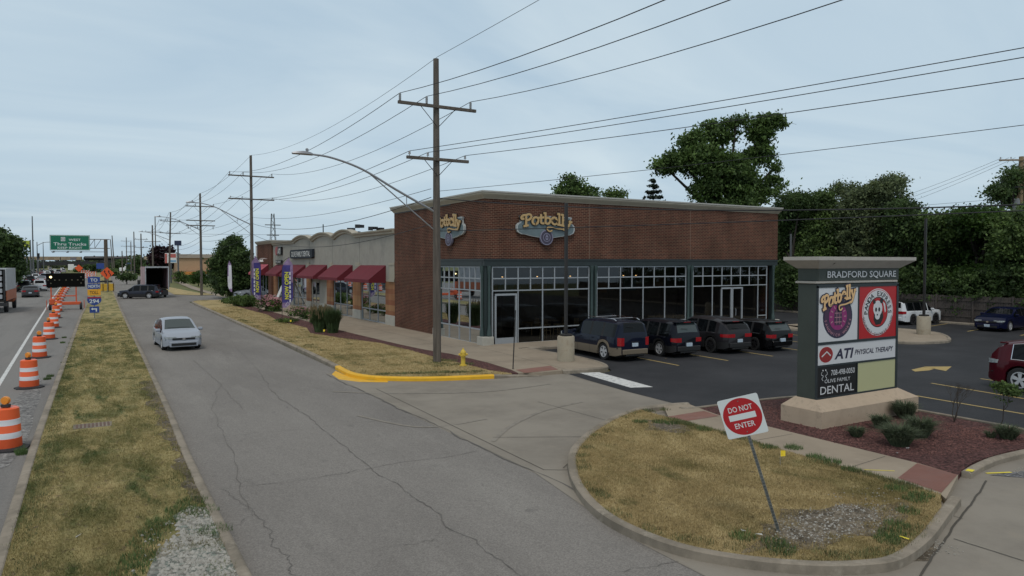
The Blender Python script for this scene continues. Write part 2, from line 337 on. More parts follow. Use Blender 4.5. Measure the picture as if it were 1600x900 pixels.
# median edges (outer, road side)
medL = [(-1.25, -12), (-1.25, 8), (-1.26, 18), (-1.22, 24.5), (-1.12, 36), (-1.0, 50), (-0.85, 66), (-0.62, 80), (-0.2, 139), (0.6, 230), (1.2, 330)]
medR = [(1.74, -12), (1.74, 10), (1.76, 16.4), (1.86, 22.4), (1.98, 36), (2.08, 52), (2.2, 66), (2.3, 78), (3.0, 137), (4.6, 230), (6.2, 330)]
hwR = [(-1.25+0.02, -12)]+medL[1:]
sheet('highway', [(-30, -12)]+[(a+0.05, b) for a, b in medL]+[(-34, 330)], 0.0, M['highway'])
rdR = [(8.2, -12), (8.15, 22), (8.3, 34), (8.5, 44.6), (8.9, 79.5), (10.2, 137), (12.6, 230), (14.8, 330)]
sheet('frontage_road', [(a-0.05, b) for a, b in medR]+rdR[::-1], 0.002, M['road'])
# cross street north of the strip
sheet('cross_street', [(8.3, 84.0), (60, 84.0), (60, 96), (30, 97), (12, 99.5), (9.1, 104)], 0.006, M['road'])
# median turf
mi_ = lambda L, d: [(a+d, b) for a, b in L]
med = sheet('median_grass', mi_(medL, 0.1)+mi_(medR, -0.1)[::-1], 0.125, M['grass_median'], skirt=-0.02)
kerb('median_kerb_west', medL, 0.17, -1, M['curb'])
kerb('median_kerb_east', medR, 0.17, 1, M['curb'])
# lawn strip beside the frontage road
kl = [(10.9, 84.6), (9.9, 84.2), (9.1, 82.2), (8.86, 78.5), (8.75, 68), (8.55, 52), (8.5, 44.6), (8.42, 33.6), (8.2, 27.6)]
ky = [(8.2, 27.6), (8.12, 26.2), (8.2, 25.2), (8.6, 24.35), (9.4, 23.6), (10.6, 22.95), (12.5, 22.4)]
kd = [(12.5, 22.4), (13.4, 22.25), (14.3, 22.0)]
kerb('lawn_kerb', kl, 0.2, 1, M['curb'])
kerb('yellow_painted_kerb', ky, 0.2, 1, M['yellowcurb'])
kerb('dropped_kerb', kd, 0.2, 1, M['curb'], hs=(0.15, 0.02))
sheet('yellow_paint_overspray', [(8.1, 27.2), (7.72, 26.4), (7.6, 25.1), (8.05, 24.2), (8.9, 23.6), (9.0, 23.95), (8.5, 24.35), (8.2, 25.2), (8.1, 26.2)], 0.010, M['yellowcurb'])
swf = [(13.55, 22.5), (13.75, 23.3), (13.92, 25.6), (13.84, 28.8), (13.43, 31.04), (13.23, 33.8), (12.95, 41), (12.95, 84)]
mulch_in = [(13.3, 22.55), (12.95, 23.6), (12.9, 25.6), (12.75, 28.8), (12.75, 31), (12.6, 34.6), (11.6, 38), (10.9, 41.5), (11.6, 45), (11.3, 52), (11.9, 58), (11.7, 66), (11.8, 74), (12.2, 84)]
lawn_out = [(a+(0.1 if b < 82 else 0), b+(0.1 if b < 30 else 0)) for a, b in ky[::-1]+kl[::-1][1:]]
sheet('lawn_strip', [(13.3, 22.5)]+lawn_out+[(12.3, 84.2)]+mulch_in[::-1][1:], 0.122, M['grass'], skirt=-0.02)
sheet('mulch_strip', mulch_in+[(13.1, 84)]+[(a+.02, b) for a, b in swf[::-1]], 0.112, M['mulch'], skirt=-0.02)
# pavement round the restaurant
nose = [(14.4, 22.1), (15.3, 22.07), (16.3, 21.89), (17.0, 21.85), (17.57, 22.2), (17.98, 23.1), (18.2, 24.4), (18.26, 25.6), (18.1, 27.0), (18.05, 28.9)]
pav = [(13.55, 22.45)]+[(a-0.02, b+0.05) for a, b in nose]+[(39.4, 28.9), (39.4, 31.2), (16.9, 31.2), (16.9, 84), (12.95, 84)]+swf[::-1][1:-1]
sheet('pavement', pav, 0.128, M['walk'], skirt=-0.02)
kerb('pavement_kerb', nose[1:]+[(18.4, 28.75), (30, 28.75), (38.6, 28.75)], 0.18, 1, M['curb'], hs=None)
sheet('tactile_paving', [G(806, 578, .13), G(860, 571.5, .13), G(872, 577.5, .13), G(820, 583, .13)], 0.134, M['tactile'])
jm = MB()
for a, b in [((13.9, 25.6), (18.2, 24.6)), ((13.8, 28.8), (18.1, 28.2)), ((13.4, 31.0), (16.7, 31.0)), ((15.6, 22.3), (16.1, 31.0)), ((13.3, 33), (16.7, 33)), ((13.1, 36), (16.7, 36)), ((13, 39), (16.7, 39)), ((13, 42), (16.7, 42)), ((13, 45), (16.7, 45)), ((13, 48), (16.7, 48)), ((15, 31), (15, 60)), ((13, 51), (16.7, 51)), ((13, 54), (16.7, 54))]:
    jm.ribbon([a, b], 0.016, 0.1315)
struct(jm.build('pavement_joints', M['joint']))
# parking lot, driveway
lotW = [(15.0, 22.05), (16.9, 21.5), (15.8, 19.2), (15.25, 16.8), (14.92, 15.0)]
sheet('parking_lot', [(15.45, 22.0), (15.2, 20.2), (14.98, 18), (14.9, 15.0), (14.6, 14.55), (16.96, 14.42), (19.4, 14.0), (20.4, 12.6), (20.3, 8.6), (19.7, 5), (19.7, -40), (51.8, -40), (51.8, 70), (39.4, 70), (39.4, 28.8), (18.0, 28.8), (18.0, 22.9), (17.4, 21.8), (16.8, 21.5)], 0.006, M['lot'])
sheet('driveway', [(8.12, 27.0), (7.55, 26.6), (7.55, -2), (8.0, 5.5), (9.6, 6.6), (9.6, 8), (10, 11), (11.4, 12.4), (14, 14), (14.7, 14.8), (15.05, 15.0), (15.1, 18), (15.3, 20.2), (15.7, 22.3), (12.4, 22.6), (9.0, 24.2), (8.2, 25.6)], 0.004, M['conc'])
sheet('south_driveway', [(7.0, -14), (7.0, 8.2), (13.6, 8.6), (17, 8.6), (19.0, 8.0), (19.6, 7.2), (23, 5.6), (30, 4.5), (30, -14)], 0.008, M['conc'])
# kerb round the sign bed and the island
isl_out = [G(*p) for p in [(1078, 638), (1040, 641), (1003, 647), (960, 664), (925, 688), (903, 716), (905, 750), (925, 785), (958, 815), (1010, 842), (1080, 866), (1170, 882), (1265, 890), (1340, 889), (1390, 880), (1432, 850), (1460, 815), (1482, 787)]]
KI = kerb('island_kerb', isl_out, 0.19, -1, M['curb'], h=0.15)
isl_in = [G(*p, .12) for p in [(1045, 652.5), (1067, 660), (1132, 675), (1200, 697), (1367, 743), (1470, 772)]]
o2 = [Vector(p) for p in isl_out]; inn = []
for i, p in enumerate(o2):
    t = o2[min(i+1, len(o2)-1)]-o2[max(i-1, 0)]; t.normalize(); inn.append((p.x+t.y*0.1, p.y-t.x*0.1))
sheet('island_grass', [tuple(p) for p in isl_in]+inn[2:-1][::-1], 0.122, M['grass'], skirt=-0.02)
sw_up = [G(*p, .12) for p in [(1105, 642), (1122, 648), (1200, 666), (1433, 723), (1497, 742)]]
sheet('footpath', [inn[0]]+sw_up+[G(1478, 781, .1)]+isl_in[::-1]+[inn[1]], 0.118, M['walk'], skirt=-0.02)
sheet('footpath_tactile_paving', [G(*p, .12) for p in [(1433, 724), (1496, 742), (1471, 770), (1403, 747)]], 0.124, M['tactile'])
sheet('footpath_tactile_paving_far', [G(*p, .12) for p in [(1043, 651), (1100, 642), (1124, 650), (1072, 658)]], 0.124, M['tactile'])
rb = MB()
c = [Vector((*G(*p, .12), 0.126)) for p in [(1433, 724), (1496, 742), (1471, 770), (1403, 747)]]
for i in range(1, 16):
    a = c[0].lerp(c[3], i/16); b = c[1].lerp(c[2], i/16); rb.ribbon([(a.x, a.y), (b.x, b.y)], 0.022, 0.1285)
struct(rb.build('tactile_ribs', mat('tactile_rib', (0.25, 0.12, 0.10), 0.9)))
bed = [sw_up[0], (14.62, 14.5), (16.96, 14.35), (18.5, 14.1), (19.35, 13.6), (19.55, 12.4), (19.6, 8.6), (19.3, 7.6), (18.4, 7.55), (17.2, 7.7), (15.6, 7.65), (14.75, 7.45), sw_up[4]]+sw_up[1:4][::-1]
sheet('mulch_bed', bed, 0.108, M['mulch'], skirt=-0.02)
kerb('bed_kerb_back', [(14.3, 14.75), (14.62, 14.62), (16.96, 14.5), (18.6, 14.25), (19.5, 13.7), (19.75, 12.4), (19.8, 10), (19.75, 8.6), (19.45, 7.5), (18.6, 7.35), (17.3, 7.42), (16.2, 7.45), (15.3, 7.35), (14.62, 7.22)], 0.16, -1, M['curb'], h=0.14)
pt = MB(); pt.ribbon([(14.66, 7.28), (14.84, 7.32)], 0.12, 0.1425); pt.ribbon([G(1406, 838, .15), G(1421, 843, .15)], 0.04, 0.156); pt.ribbon([G(1350, 734, .12), G(1398, 736, .12)], 0.03, 0.1235)
pt.ribbon([G(1541, 740.5), G(1580, 739)], 0.06, 0.0165)
struct(pt.build('yellow_survey_marks', mat('survey_yellow', (0.75, 0.62, 0.04), 0.7)))
# bare patches
def blob(cx, cy, rx, ry, n=28, k=0.25, seed=1):
    r = random.Random(seed); ph = [r.uniform(0, 6.28) for _ in range(4)]
    return [(cx+rx*math.cos(a)*(1+k*(math.sin(2*a+ph[0])+.6*math.sin(3*a+ph[1])+.5*math.sin(7*a+ph[2]))*.6), cy+ry*math.sin(a)*(1+k*(math.sin(2*a+ph[1])+.6*math.sin(5*a+ph[3]))*.6)) for a in [6.2832*i/n for i in range(n)]]
sheet('gravel_patch', blob(10.1, 6.95, 1.2, 0.6, n=70, k=.55, seed=3), 0.130, M['dirt'], skirt=0.10)
sheet('bare_earth_patch', blob(9.0, 6.85, .7, 0.4, n=50, k=.6, seed=13), 0.127, M['dirt'], skirt=0.10)
sheet('bare_earth_tip', blob(12.3, 13.2, .5, 0.6, n=50, k=.5, seed=14), 0.127, M['dirt'], skirt=0.10)
sheet('gravel_patch_median', [(1.62, 8.2), (1.62, 12.6), (1.35, 12.9), (1.05, 12.5), (1.1, 11.6), (0.75, 11.2), (0.55, 10.3), (0.45, 9.2), (0.5, 8.2)], 0.134, M['gravel'], skirt=0.1)
rj = random.Random(21); de = [(1.68-(.08+.16*abs(math.sin(y*1.3)+.5*math.sin(y*2.9+1)))-rj.uniform(0, .16), y) for y in [13+i*.22 for i in range(66)]]
sheet('dirt_strip_median', [(1.66, 12.9), (1.76, 27.6)]+de[::-1], 0.128, M['dirt'], skirt=0.1)
sheet('gutter_debris', blob(*G(1425, 862), 0.5, 0.28, seed=8), 0.014, M['dirt'])
sheet('asphalt_patch', [(15.2, 7.15), (16.4, 6.9), (17.6, 6.8), (20, 6.5), (22, 3), (16.6, 5.6)], 0.014, add_voronoi(layered('broken_asphalt', (0.12, 0.12, 0.125), [((0.3, 0.29, 0.28), 6, 0.5, 0.65, (1, 1, 1))], bump=1), 25, .5))
sheet('gutter_strip', [(8.15, 27.4), (7.62, 26), (7.58, 12), (7.1, 9), (7.0, 6.5), (7.45, 6.0), (7.9, 8.0), (8.0, 11.5), (8.1, 20), (8.1, 25)], 0.0095, M['conc'])
sheet('shoulder_patches', blob(-1.75, 24, 0.38, 6, seed=5), 0.005, add_voronoi(layered('broken_shoulder', (0.15, 0.145, 0.14), [((0.26, 0.25, 0.24), 5, 0.45, 0.6, (1, 1, 1)), ((0.08, 0.08, 0.075), 3, 0.6, 0.7, (1, 1, 1))], bump=1), 20, .4))
# cracks and joints
def wiggle(a, b, n, amp, seed):
    r = random.Random(seed); A, B = Vector(a), Vector(b); d = (B-A).normalized(); q = Vector((-d.y, d.x)); out = []; s = 0
    for i in range(n+1):
        s = s*0.75+r.uniform(-amp, amp); e = min(i, n-i)/(n*0.15); out.append(tuple(A.lerp(B, i/n)+q*s*min(1, e)))
    return out
cr = MB(); rc = random.Random(4)
def crack(pts, w_, n=14, amp=0.05, seed=1):
    w = w_*.52
    for i in range(len(pts)-1):
        p = wiggle(pts[i], pts[i+1], n, amp, seed*31+i); cr.ribbon(p, [w*rc.uniform(.3, 1.5) for _ in p], 0.0125)
crack([G(*p) for p in [(400, 575), (424, 611), (455, 634), (500, 668), (578, 730), (650, 780), (720, 835), (806, 896)]], 0.028, seed=2)
crack([G(*p) for p in [(806, 896), (900, 960)]], 0.03, seed=9)
crack([G(*p) for p in [(345, 765), (520, 742), (580, 732), (745, 705)]], 0.02, seed=3)
crack([G(*p) for p in [(340, 684), (500, 668), (640, 652)]], 0.013, seed=4)
crack([G(*p) for p in [(353, 690), (380, 780), (425, 830), (441, 866), (463, 900)]], 0.022, seed=5)
crack([G(*p) for p in [(353, 690), (330, 640), (345, 600), (300, 560)]], 0.016, seed=6)
crack([G(*p) for p in [(380, 640), (345, 600)]], 0.014, seed=16)
crack([G(*p) for p in [(629, 852), (680, 843)]], 0.016, seed=7)
crack([G(*p) for p in [(345, 500), (370, 545), (400, 575)]], 0.018, seed=8)
crack([G(*p) for p in [(345, 765), (395, 800), (360, 830)]], 0.014, seed=18)
crack([G(*p) for p in [(960, 895), (1060, 878)]], 0.014, seed=19)
struct(cr.build('road_cracks', M['crack']))
jt = MB()
for pts, w in [([(588, 608), (850, 735)], .022), ([(850, 735), (917, 735)], .018), ([(770, 684), (919, 683)], .018), ([(875, 583), (1075, 637)], .012), ([(840, 628), (975, 665)], .014), ([(1078, 640), (1000, 650), (955, 668), (920, 695), (880, 732)], .016)]:
    jt.ribbon([G(*p) for p in pts], w, 0.0145)
jt.ribbon(wiggle(G(1541, 752), G(1440, 898), 30, .012, 5), 0.035, 0.016); jt.ribbon(wiggle(G(1490, 843), G(1600, 878), 20, .006, 6), 0.018, 0.016)
jt.ribbon(wiggle(G(1440, 898), G(1380, 990), 20, .01, 5), 0.03, 0.016)
jt.ribbon([G(1474, 803), G(1505, 812)], 0.012, 0.016)
for p, q in [((1170, 690), (1238, 678)), ((1020, 668), (1020, 668.1)), ((1320, 733), (1383, 713))]: jt.ribbon([G(*p, .12), G(*q, .12)], 0.014, 0.1215)
struct(jt.build('concrete_joints', M['joint']))
gl = MB()
gl.ribbon(wiggle((7.55, 26.5), (7.55, 9), 60, .05, 3), [0.035*rc.uniform(.3, 1.6) for _ in range(61)], 0.0135)
struct(gl.build('gutter_seam', M['crack']))
# painted markings
wl = MB(); wl.ribbon([(-2.55, -5), (-2.6, 15), (-2.84, 30.2), (-3.3, 55), (-3.75, 80.7), (-4.05, 97.4), (-4.5, 126), (-5.4, 200), (-6, 300)], 0.13, 0.0045)
for x0 in (-6.6, -10.3, -14.0):
    y = 4.0
    while y < 260: wl.ribbon([(x0-y*.012, y), (x0-(y+3)*.012, y+3)], 0.12, 0.0045); y += 12
struct(wl.build('highway_lane_lines', M['white_line']))
yl = MB()
def bl(a, b, w=0.11): yl.ribbon([a, b], w, 0.0105)
for i in range(6): bl((20.98+2.86*i, 27.6), (20.62+2.86*i, 21.45))
bl(G(1040, 0+560), G(1041, 560.3), .05)
bl(G(1415, 616), G(1640, 654)); bl(G(1455, 599), G(1640, 630)); bl(G(1532, 592), G(1640, 607))
for i in range(4): bl((51.0, 29.8-2.9*i), (46.2, 29.0-2.9*i), .1)
struct(yl.build('parking_stall_lines', M['yellow_line']))
ar = MB()
tri = [G(*p) for p in [(1424, 577.5), (1445, 573.5), (1478, 575.5), (1462, 578), (1431, 581)]]
ar.add([(*G(*p), 0.0108) for p in [(1424, 578), (1442, 574), (1462, 576), (1452, 579), (1430, 581)]], [(0, 1, 2, 3, 4)])
ar.add([(*G(*p), 0.0108) for p in [(1442, 573.2), (1487, 573), (1478, 580)]], [(0, 1, 2)])
struct(ar.build('painted_lane_arrow', M['yellow_line']))
st = MB(); st.prism([G(906, 583), G(936, 582), G(1020, 605), G(985, 606)], 0.0, 0.0112)
struct(st.build('stop_bar_marking', M['white_line']))
tm = MB()
for pts, w in [([(770, 690), (800, 665), (850, 642), (910, 628)], .12), ([(520, 612), (620, 615), (760, 612), (860, 600)], .14), ([(560, 650), (660, 668), (760, 655)], .1)]:
    tm.ribbon(catmull([G(*p) for p in pts], 8), w, 0.0118)
m_ = mat('tyre_mark', (0.195, 0.174, 0.146), 0.9, dirt=(.24, .215, .18), dscale=3, dlo=.40, dhi=.54); struct(tm.build('tyre_marks', m_))
# drain grate in the median
dg = MB(); gx, gy = -0.05, 20.6
dg.box(gx-.42, gx+.42, gy-.28, gy+.28, 0.1, 0.135, 0)
for i in range(9): dg.box(gx-.36+i*.085, gx-.31+i*.085, gy-.22, gy+.22, 0.135, 0.142, 1)
tag(dg.build('drain_inlet', [M['curb'], mat('rusty_iron', (0.12, 0.07, 0.05), 0.8)]), 'flat rusty drain inlet set in the grass median', 'drain')
# end island of the stalls
pn = [(31.4, 28.8), (31.4, 24.5), (31.9, 22.7), (33.0, 21.9), (36.0, 21.15), (38.0, 20.4), (39.2, 20.4), (40.2, 21.0), (42.3, 22.6), (43.2, 24.2), (43.4, 26.5), (43.2, 31), (39.3, 31), (39.3, 28.9)]
pn = [(38.2, 28.8), (36.6, 24.0), (36.0, 21.6), (36.6, 20.8), (38.2, 20.35), (39.6, 20.7), (41.5, 21.9), (42.9, 23.3), (43.4, 25.2), (43.6, 31.2), (39.2, 31.2)]
sheet('parking_island', pn, 0.128, M['walk'], skirt=-0.02)
kerb('parking_island_kerb', pn[:10], 0.18, 1, M['curb'], h=0.15)
kerb('fence_kerb', [(50.9, -10), (50.9, 60)], 0.25, -1, M['curb'], h=0.15, smooth=False)
# beyond the cross street: lawn, footpath, verge
sheet('far_footpath', [G(*p) for p in [(270, 439), (283, 440), (320, 454), (372, 464), (352, 466), (300, 452)]], 0.03, M['walk'])
sheet('far_verge', [(9.4, 104.5), (12, 100.3), (30, 98), (30, 103), (13, 106), (11, 150), (10.4, 150)], 0.02, M['grass'])
sheet('strip_forecourt', [(12.95, 84.0), (12.95, 83.9), (60, 83.9), (60, 84.1)], 0.009, M['curb'])
# turf blades
def blades(name, poly, dens, h0, h1, m, z0=0.12, ymax=1e9, w=0.012, seed=1, fall=None, avoid=None):
    r = np.random.default_rng(seed); P = np.array(poly); x0, y0 = P.min(0); x1, y1 = P.max(0); y1 = min(y1, ymax)
    n = int((x1-x0)*(y1-y0)*dens); pts = np.column_stack([r.uniform(x0, x1, n), r.uniform(y0, y1, n)])
    ins = np.zeros(n, bool); j = len(P)-1
    for i in range(len(P)):
        xi, yi = P[i]; xj, yj = P[j]
        cnd = ((yi > pts[:, 1]) != (yj > pts[:, 1])) & (pts[:, 0] < (xj-xi)*(pts[:, 1]-yi)/((yj-yi) if yj != yi else 1e-9)+xi); ins ^= cnd; j = i
    if fall is not None:
        d = np.hypot(pts[:, 0], pts[:, 1]); ins &= r.uniform(0, 1, n) < np.clip((fall/d)**2, 0.0, 1)
    # clumping
    cl = np.sin(pts[:, 0]*3.1+np.sin(pts[:, 1]*2.3)*1.7)*np.sin(pts[:, 1]*2.7+np.sin(pts[:, 0]*1.9)*2.1)
    ins &= r.uniform(-1.3, 1, n) < cl+0.5
    if avoid is not None:
        for ax, ay, ar_ in avoid: ins &= np.hypot((pts[:, 0]-ax), (pts[:, 1]-ay)) > ar_*r.uniform(.75, 1.15, n)
    pts = pts[ins]; n = len(pts); d = np.hypot(pts[:, 0], pts[:, 1]); ww = w*np.maximum(1, d/14)
    a = r.uniform(0, 6.283, n); h = r.uniform(h0, h1, n)*(0.7+0.5*r.uniform(0, 1, n)**3); le = r.uniform(0.1, 0.9, n)*h; b = r.uniform(0, 6.283, n)
    V = np.zeros((n, 3, 3), np.float32)
    V[:, 0, 0] = pts[:, 0]-np.cos(a)*ww/2; V[:, 0, 1] = pts[:, 1]-np.sin(a)*ww/2; V[:, 0, 2] = z0-.005
    V[:, 1, 0] = pts[:, 0]+np.cos(a)*ww/2; V[:, 1, 1] = pts[:, 1]+np.sin(a)*ww/2; V[:, 1, 2] = z0-.005
    V[:, 2, 0] = pts[:, 0]+np.cos(b)*le; V[:, 2, 1] = pts[:, 1]+np.sin(b)*le; V[:, 2, 2] = z0+h
    me = bpy.data.meshes.new(name); me.vertices.add(n*3); me.vertices.foreach_set('co', V.ravel()); me.loops.add(n*3); me.loops.foreach_set('vertex_index', np.arange(n*3, dtype=np.int32))
    me.polygons.add(n); me.polygons.foreach_set('loop_start', np.arange(0, n*3, 3, dtype=np.int32)); me.polygons.foreach_set('loop_total', np.full(n, 3, np.int32))
    me.update(calc_edges=True); me.materials.append(m); o = bpy.data.objects.new(name, me); COL.objects.link(o); print(name, n); return stuff(o)
medpoly = mi_(medL, 0.17)+mi_(medR, -0.17)[::-1]
gp = [(1.0, 10.2, .75), (1.3, 11.7, .5), (1.1, 9, .8), (1.6, 14, .2), (1.6, 16, .2), (1.6, 18, .2), (1.65, 20, .2), (1.7, 22, .2), (gx, gy, .45)]
tag(blades('median_turf_blades', medpoly, 9000, 0.02, 0.055, M['grass_median'], fall=9, ymax=60, seed=2, avoid=gp), 'patchy yellow and green turf of the long median', 'grass')
islp = [tuple(p) for p in isl_in]+inn[2:-1][::-1]
tag(blades('island_turf_blades', islp, 6000, 0.02, 0.06, M['grass'], fall=13, seed=3, avoid=[(9.85, 6.95, .55), (9.1, 6.8, .35), (10.6, 7.0, .45), (12.3, 13.2, .4)]), 'dry straw coloured turf around the tilted red and white sign', 'grass')
lsp = [(13.3, 22.5)]+lawn_out+[(12.3, 84.2)]+mulch_in[::-1][1:]
tag(blades('lawn_turf_blades', lsp, 2500, 0.025, 0.06, M['grass'], fall=16, ymax=70, seed=4), 'dry tan turf strip along the frontage road kerb', 'grass')
M['weed'] = mat('green_weed', (0.07, 0.12, 0.032), 0.8, var=0.4, vscale=3)
M['weed2'] = mat('edge_grass', (0.11, 0.125, 0.045), 0.8, var=0.45, vscale=2)
def tuft(name, pts, n, h, spread, m, label, seed=1, w=0.012, z=0.12):
    r = np.random.default_rng(seed); mb = MB()
    for (x, y) in pts:
        for _ in range(n):
            a = r.uniform(0, 6.28); q = spread*math.sqrt(r.uniform(0, 1)); bx, by = x+math.cos(a)*q, y+math.sin(a)*q; hh = h*r.uniform(.5, 1.1); b = r.uniform(0, 6.28); l = hh*r.uniform(.1, .8)
            mb.add([(bx-w/2*math.sin(b), by+w/2*math.cos(b), z-.01), (bx+w/2*math.sin(b), by-w/2*math.cos(b), z-.01), (bx+math.cos(b)*l, by+math.sin(b)*l, z+hh)], [(0, 1, 2)])
    o = mb.build(name, m); tag(o, label, 'grass', kind='stuff'); return o
tuft('green_weeds', [(0.75, 11.9), (0.9, 12.3), (0.6, 11.5), (1.2, 12.75), (1.5, 12.5), (0.5, 11.0), (0.35, 10.5), (1.4, 13.1), (1.55, 11.5), (0.45, 10.8)], 240, 0.09, 0.25, M['weed'], 'green weeds around the rubble patch at the near end of the median', 1)
tuft('shoulder_weeds', [(-1.42, 19.0), (-1.5, 19.3), (-1.4, 18.8), (-1.45, 30.5), (-1.4, 31.2), (-1.4, 47), (-1.38, 44)], 240, 0.11, 0.12, M['weed'], 'green weeds along the highway edge of the median kerb', 2, z=0)
tuft('island_edge_weeds', [G(*p, .12) for p in [(1393, 835), (1400, 822), (1385, 845), (1420, 800), (1210, 850), (1160, 840), (1222, 860), (1240, 700), (1275, 715), (1300, 722), (1330, 735), (1200, 700), (1030, 660), (1050, 662), (1000, 660), (1100, 672), (1440, 775), (1430, 782), (1400, 765)]], 260, 0.09, 0.2, M['weed'], 'green grass along the edges of the corner island', 3)
re_ = random.Random(12)
ep = [(medx, y) for y in [7.5+i*.32 for i in range(120)] for medx in (-0.92+re_.uniform(-.06, .16), 1.48-re_.uniform(-.02, .25)) if re_.random() < (.8 if medx < 0 else .45)]
tuft('median_edge_grass', ep, 60, 0.065, 0.2, M['weed2'], 'darker green grass growing along both kerbs of the median', 6, w=.014)
ip = []
for i in range(1, len(inn)-2):
    for _ in range(5):
        t_ = re_.random(); a_, b_ = inn[i], inn[i+1]
        if re_.random() < .55: ip.append((a_[0]+(b_[0]-a_[0])*t_, a_[1]+(b_[1]-a_[1])*t_))
cen = (11.0, 9.6); ip = [(x+(cen[0]-x)*re_.uniform(.03, .09), y+(cen[1]-y)*re_.uniform(.03, .09)) for x, y in ip]
sp_ = [tuple(Vector(isl_in[i]).lerp(Vector(isl_in[i+1]), re_.random())) for i in range(len(isl_in)-1) for _ in range(14)]
ip += [(x+(cen[0]-x)*re_.uniform(.02, .07), y+(cen[1]-y)*re_.uniform(.02, .07)) for x, y in sp_]
tuft('island_border_grass', ip, 70, 0.07, 0.16, M['weed2'], 'darker green grass bordering the corner island', 7, w=.012)
lp = [(a-.25+re_.uniform(-.1, .5), b+.2) for a, b in [(9.0+i*.12, 24.6-i*.045) for i in range(30)]]+[(8.95+re_.uniform(-.1, .35), 27+i*.5) for i in range(60) if re_.random() < .5]+[(12.2+re_.uniform(-.9, .9), 26.3+re_.uniform(-.8, .8)) for _ in range(20)]
tuft('lawn_border_grass', lp, 60, 0.075, 0.25, M['weed2'], 'darker green grass near the kerb and the utility pole', 8, w=.02)
# loose stones
def stones(name, spots, m, label, seed, smin=0.01, smax=0.035, z=0.13):
    r = random.Random(seed); mb = MB()
    for (cx, cy, rx, ry, n) in spots:
        for _ in range(n):
            a = r.uniform(0, 6.28); q = math.sqrt(r.random()); x, y = cx+math.cos(a)*q*rx, cy+math.sin(a)*q*ry; s = smin+(smax-smin)*r.random()**3
            v = [Vector((r.uniform(.6, 1)*dx_, r.uniform(.6, 1)*dy_, r.uniform(.4, .8)*dz_))*s for dx_, dy_, dz_ in ((1, 0, 0), (-1, 0, 0), (0, 1, 0), (0, -1, 0), (0, 0, 1), (0, 0, -1))]
            t = r.uniform(0, 3); c_, s_ = math.cos(t), math.sin(t)
            mb.add([(x+p.x*c_-p.y*s_, y+p.x*s_+p.y*c_, z+p.z+s*.1) for p in v], [(0, 2, 4), (2, 1, 4), (1, 3, 4), (3, 0, 4), (2, 0, 5), (1, 2, 5), (3, 1, 5), (0, 3, 5)])
    o = mb.build(name, m); return tag(o, label, 'gravel', kind='stuff')
M['stone_w'] = mat('pale_stone', (0.34, 0.325, 0.29), 0.9, var=0.25, vscale=8)
M['stone_r'] = mat('red_stone', (0.15, 0.07, 0.06), 0.9, var=0.5, vscale=14)
stones('rubble_stones', [(1.12, 10.0, .45, 1.7, 2600), (1.35, 11.9, .3, .8, 600), (.9, 10.5, .5, 1.8, 300)], M['stone_w'], 'pale broken concrete rubble in the median', 1, .006, .05)
stones('island_gravel', [(10.1, 6.95, 1.3, .6, 800), (9.0, 6.85, .8, .45, 160), (11.5, 7.3, .8, .6, 120)], M['stone_w'], 'pale gravel scattered on the bare corner of the island', 2, .008, .03)
stones('gutter_gravel', [(*G(1410, 850), .35, .5, 200), (*G(1450, 850), .25, .5, 200), (16.6, 6.9, .9, .25, 300)], M['stone_w'], 'loose gravel in the driveway gutter', 3, .006, .02, 0.015)
stones('mulch_stones', [(16.6, 10.0, 2.2, 2.0, 3500), (15.7, 13, 1.0, 1.1, 900), (18.6, 8.5, 1.0, .8, 900)], M['stone_r'], 'dark red stone chips covering the sign bed', 4, .015, .04, 0.11)
for i, (px, py, lb) in enumerate([(1162, 832, 'white litter scrap left of the tilted signpost foot'), (1186, 838, 'small white litter scrap beside the tilted signpost foot'), (1402, 710, 'white litter scrap on the red stone bed'), (1420, 662+40, 'tiny pale scrap on the red stone bed beside the larger one'), (122, 840, 'white litter scrap at the near left corner of the median'), (132, 640, 'crumpled pale paper on the highway shoulder by the median kerb')]):
    x, y = G(px, py, .12 if px > 140 or px < 130 else 0); z_ = (.13 if px > 140 or px < 130 else .006); a = MB(); r6 = random.Random(i); v6 = [(x+r6.uniform(-.05, .05), y+r6.uniform(-.05, .05), z_+r6.uniform(0, .04)) for _ in range(6)]; a.add(v6, [(0, 1, 2), (0, 2, 3), (1, 2, 4), (2, 3, 5), (0, 4, 5)]); tag(a.build('litter', M['white_line']), lb, 'litter')
# marker flags
def mflag(x, y, z, label):
    t = thing('marker_flag', label, 'flag', (x, y, z), group='yellow utility marker flags')
    a = MB(); a.tube([(0, 0, 0), (0, 0, .3)], .004, 5); a.build('wire', mat('wire', (.3, .3, .3), .5), t)
    b = MB(); b.add([(0, 0, .18), (.08, -.06, .19), (.09, -.05, .3), (0, 0, .3)], [(0, 1, 2, 3)]); b.add([(0, .004, .18), (.08, -.056, .19), (.09, -.046, .3), (0, .004, .3)], [(3, 2, 1, 0)]); b.build('pennant', M['flagyellow'], t)
for px, py, l in [(1219, 727, 'small yellow marker flag in the island turf right of the tilted sign'), (453, 507, 'small yellow marker flag below the front purple banner'), (505, 523, 'small yellow marker flag in front of the tall green grass clump')]:
    mflag(*G(px, py, .12), .12, l)
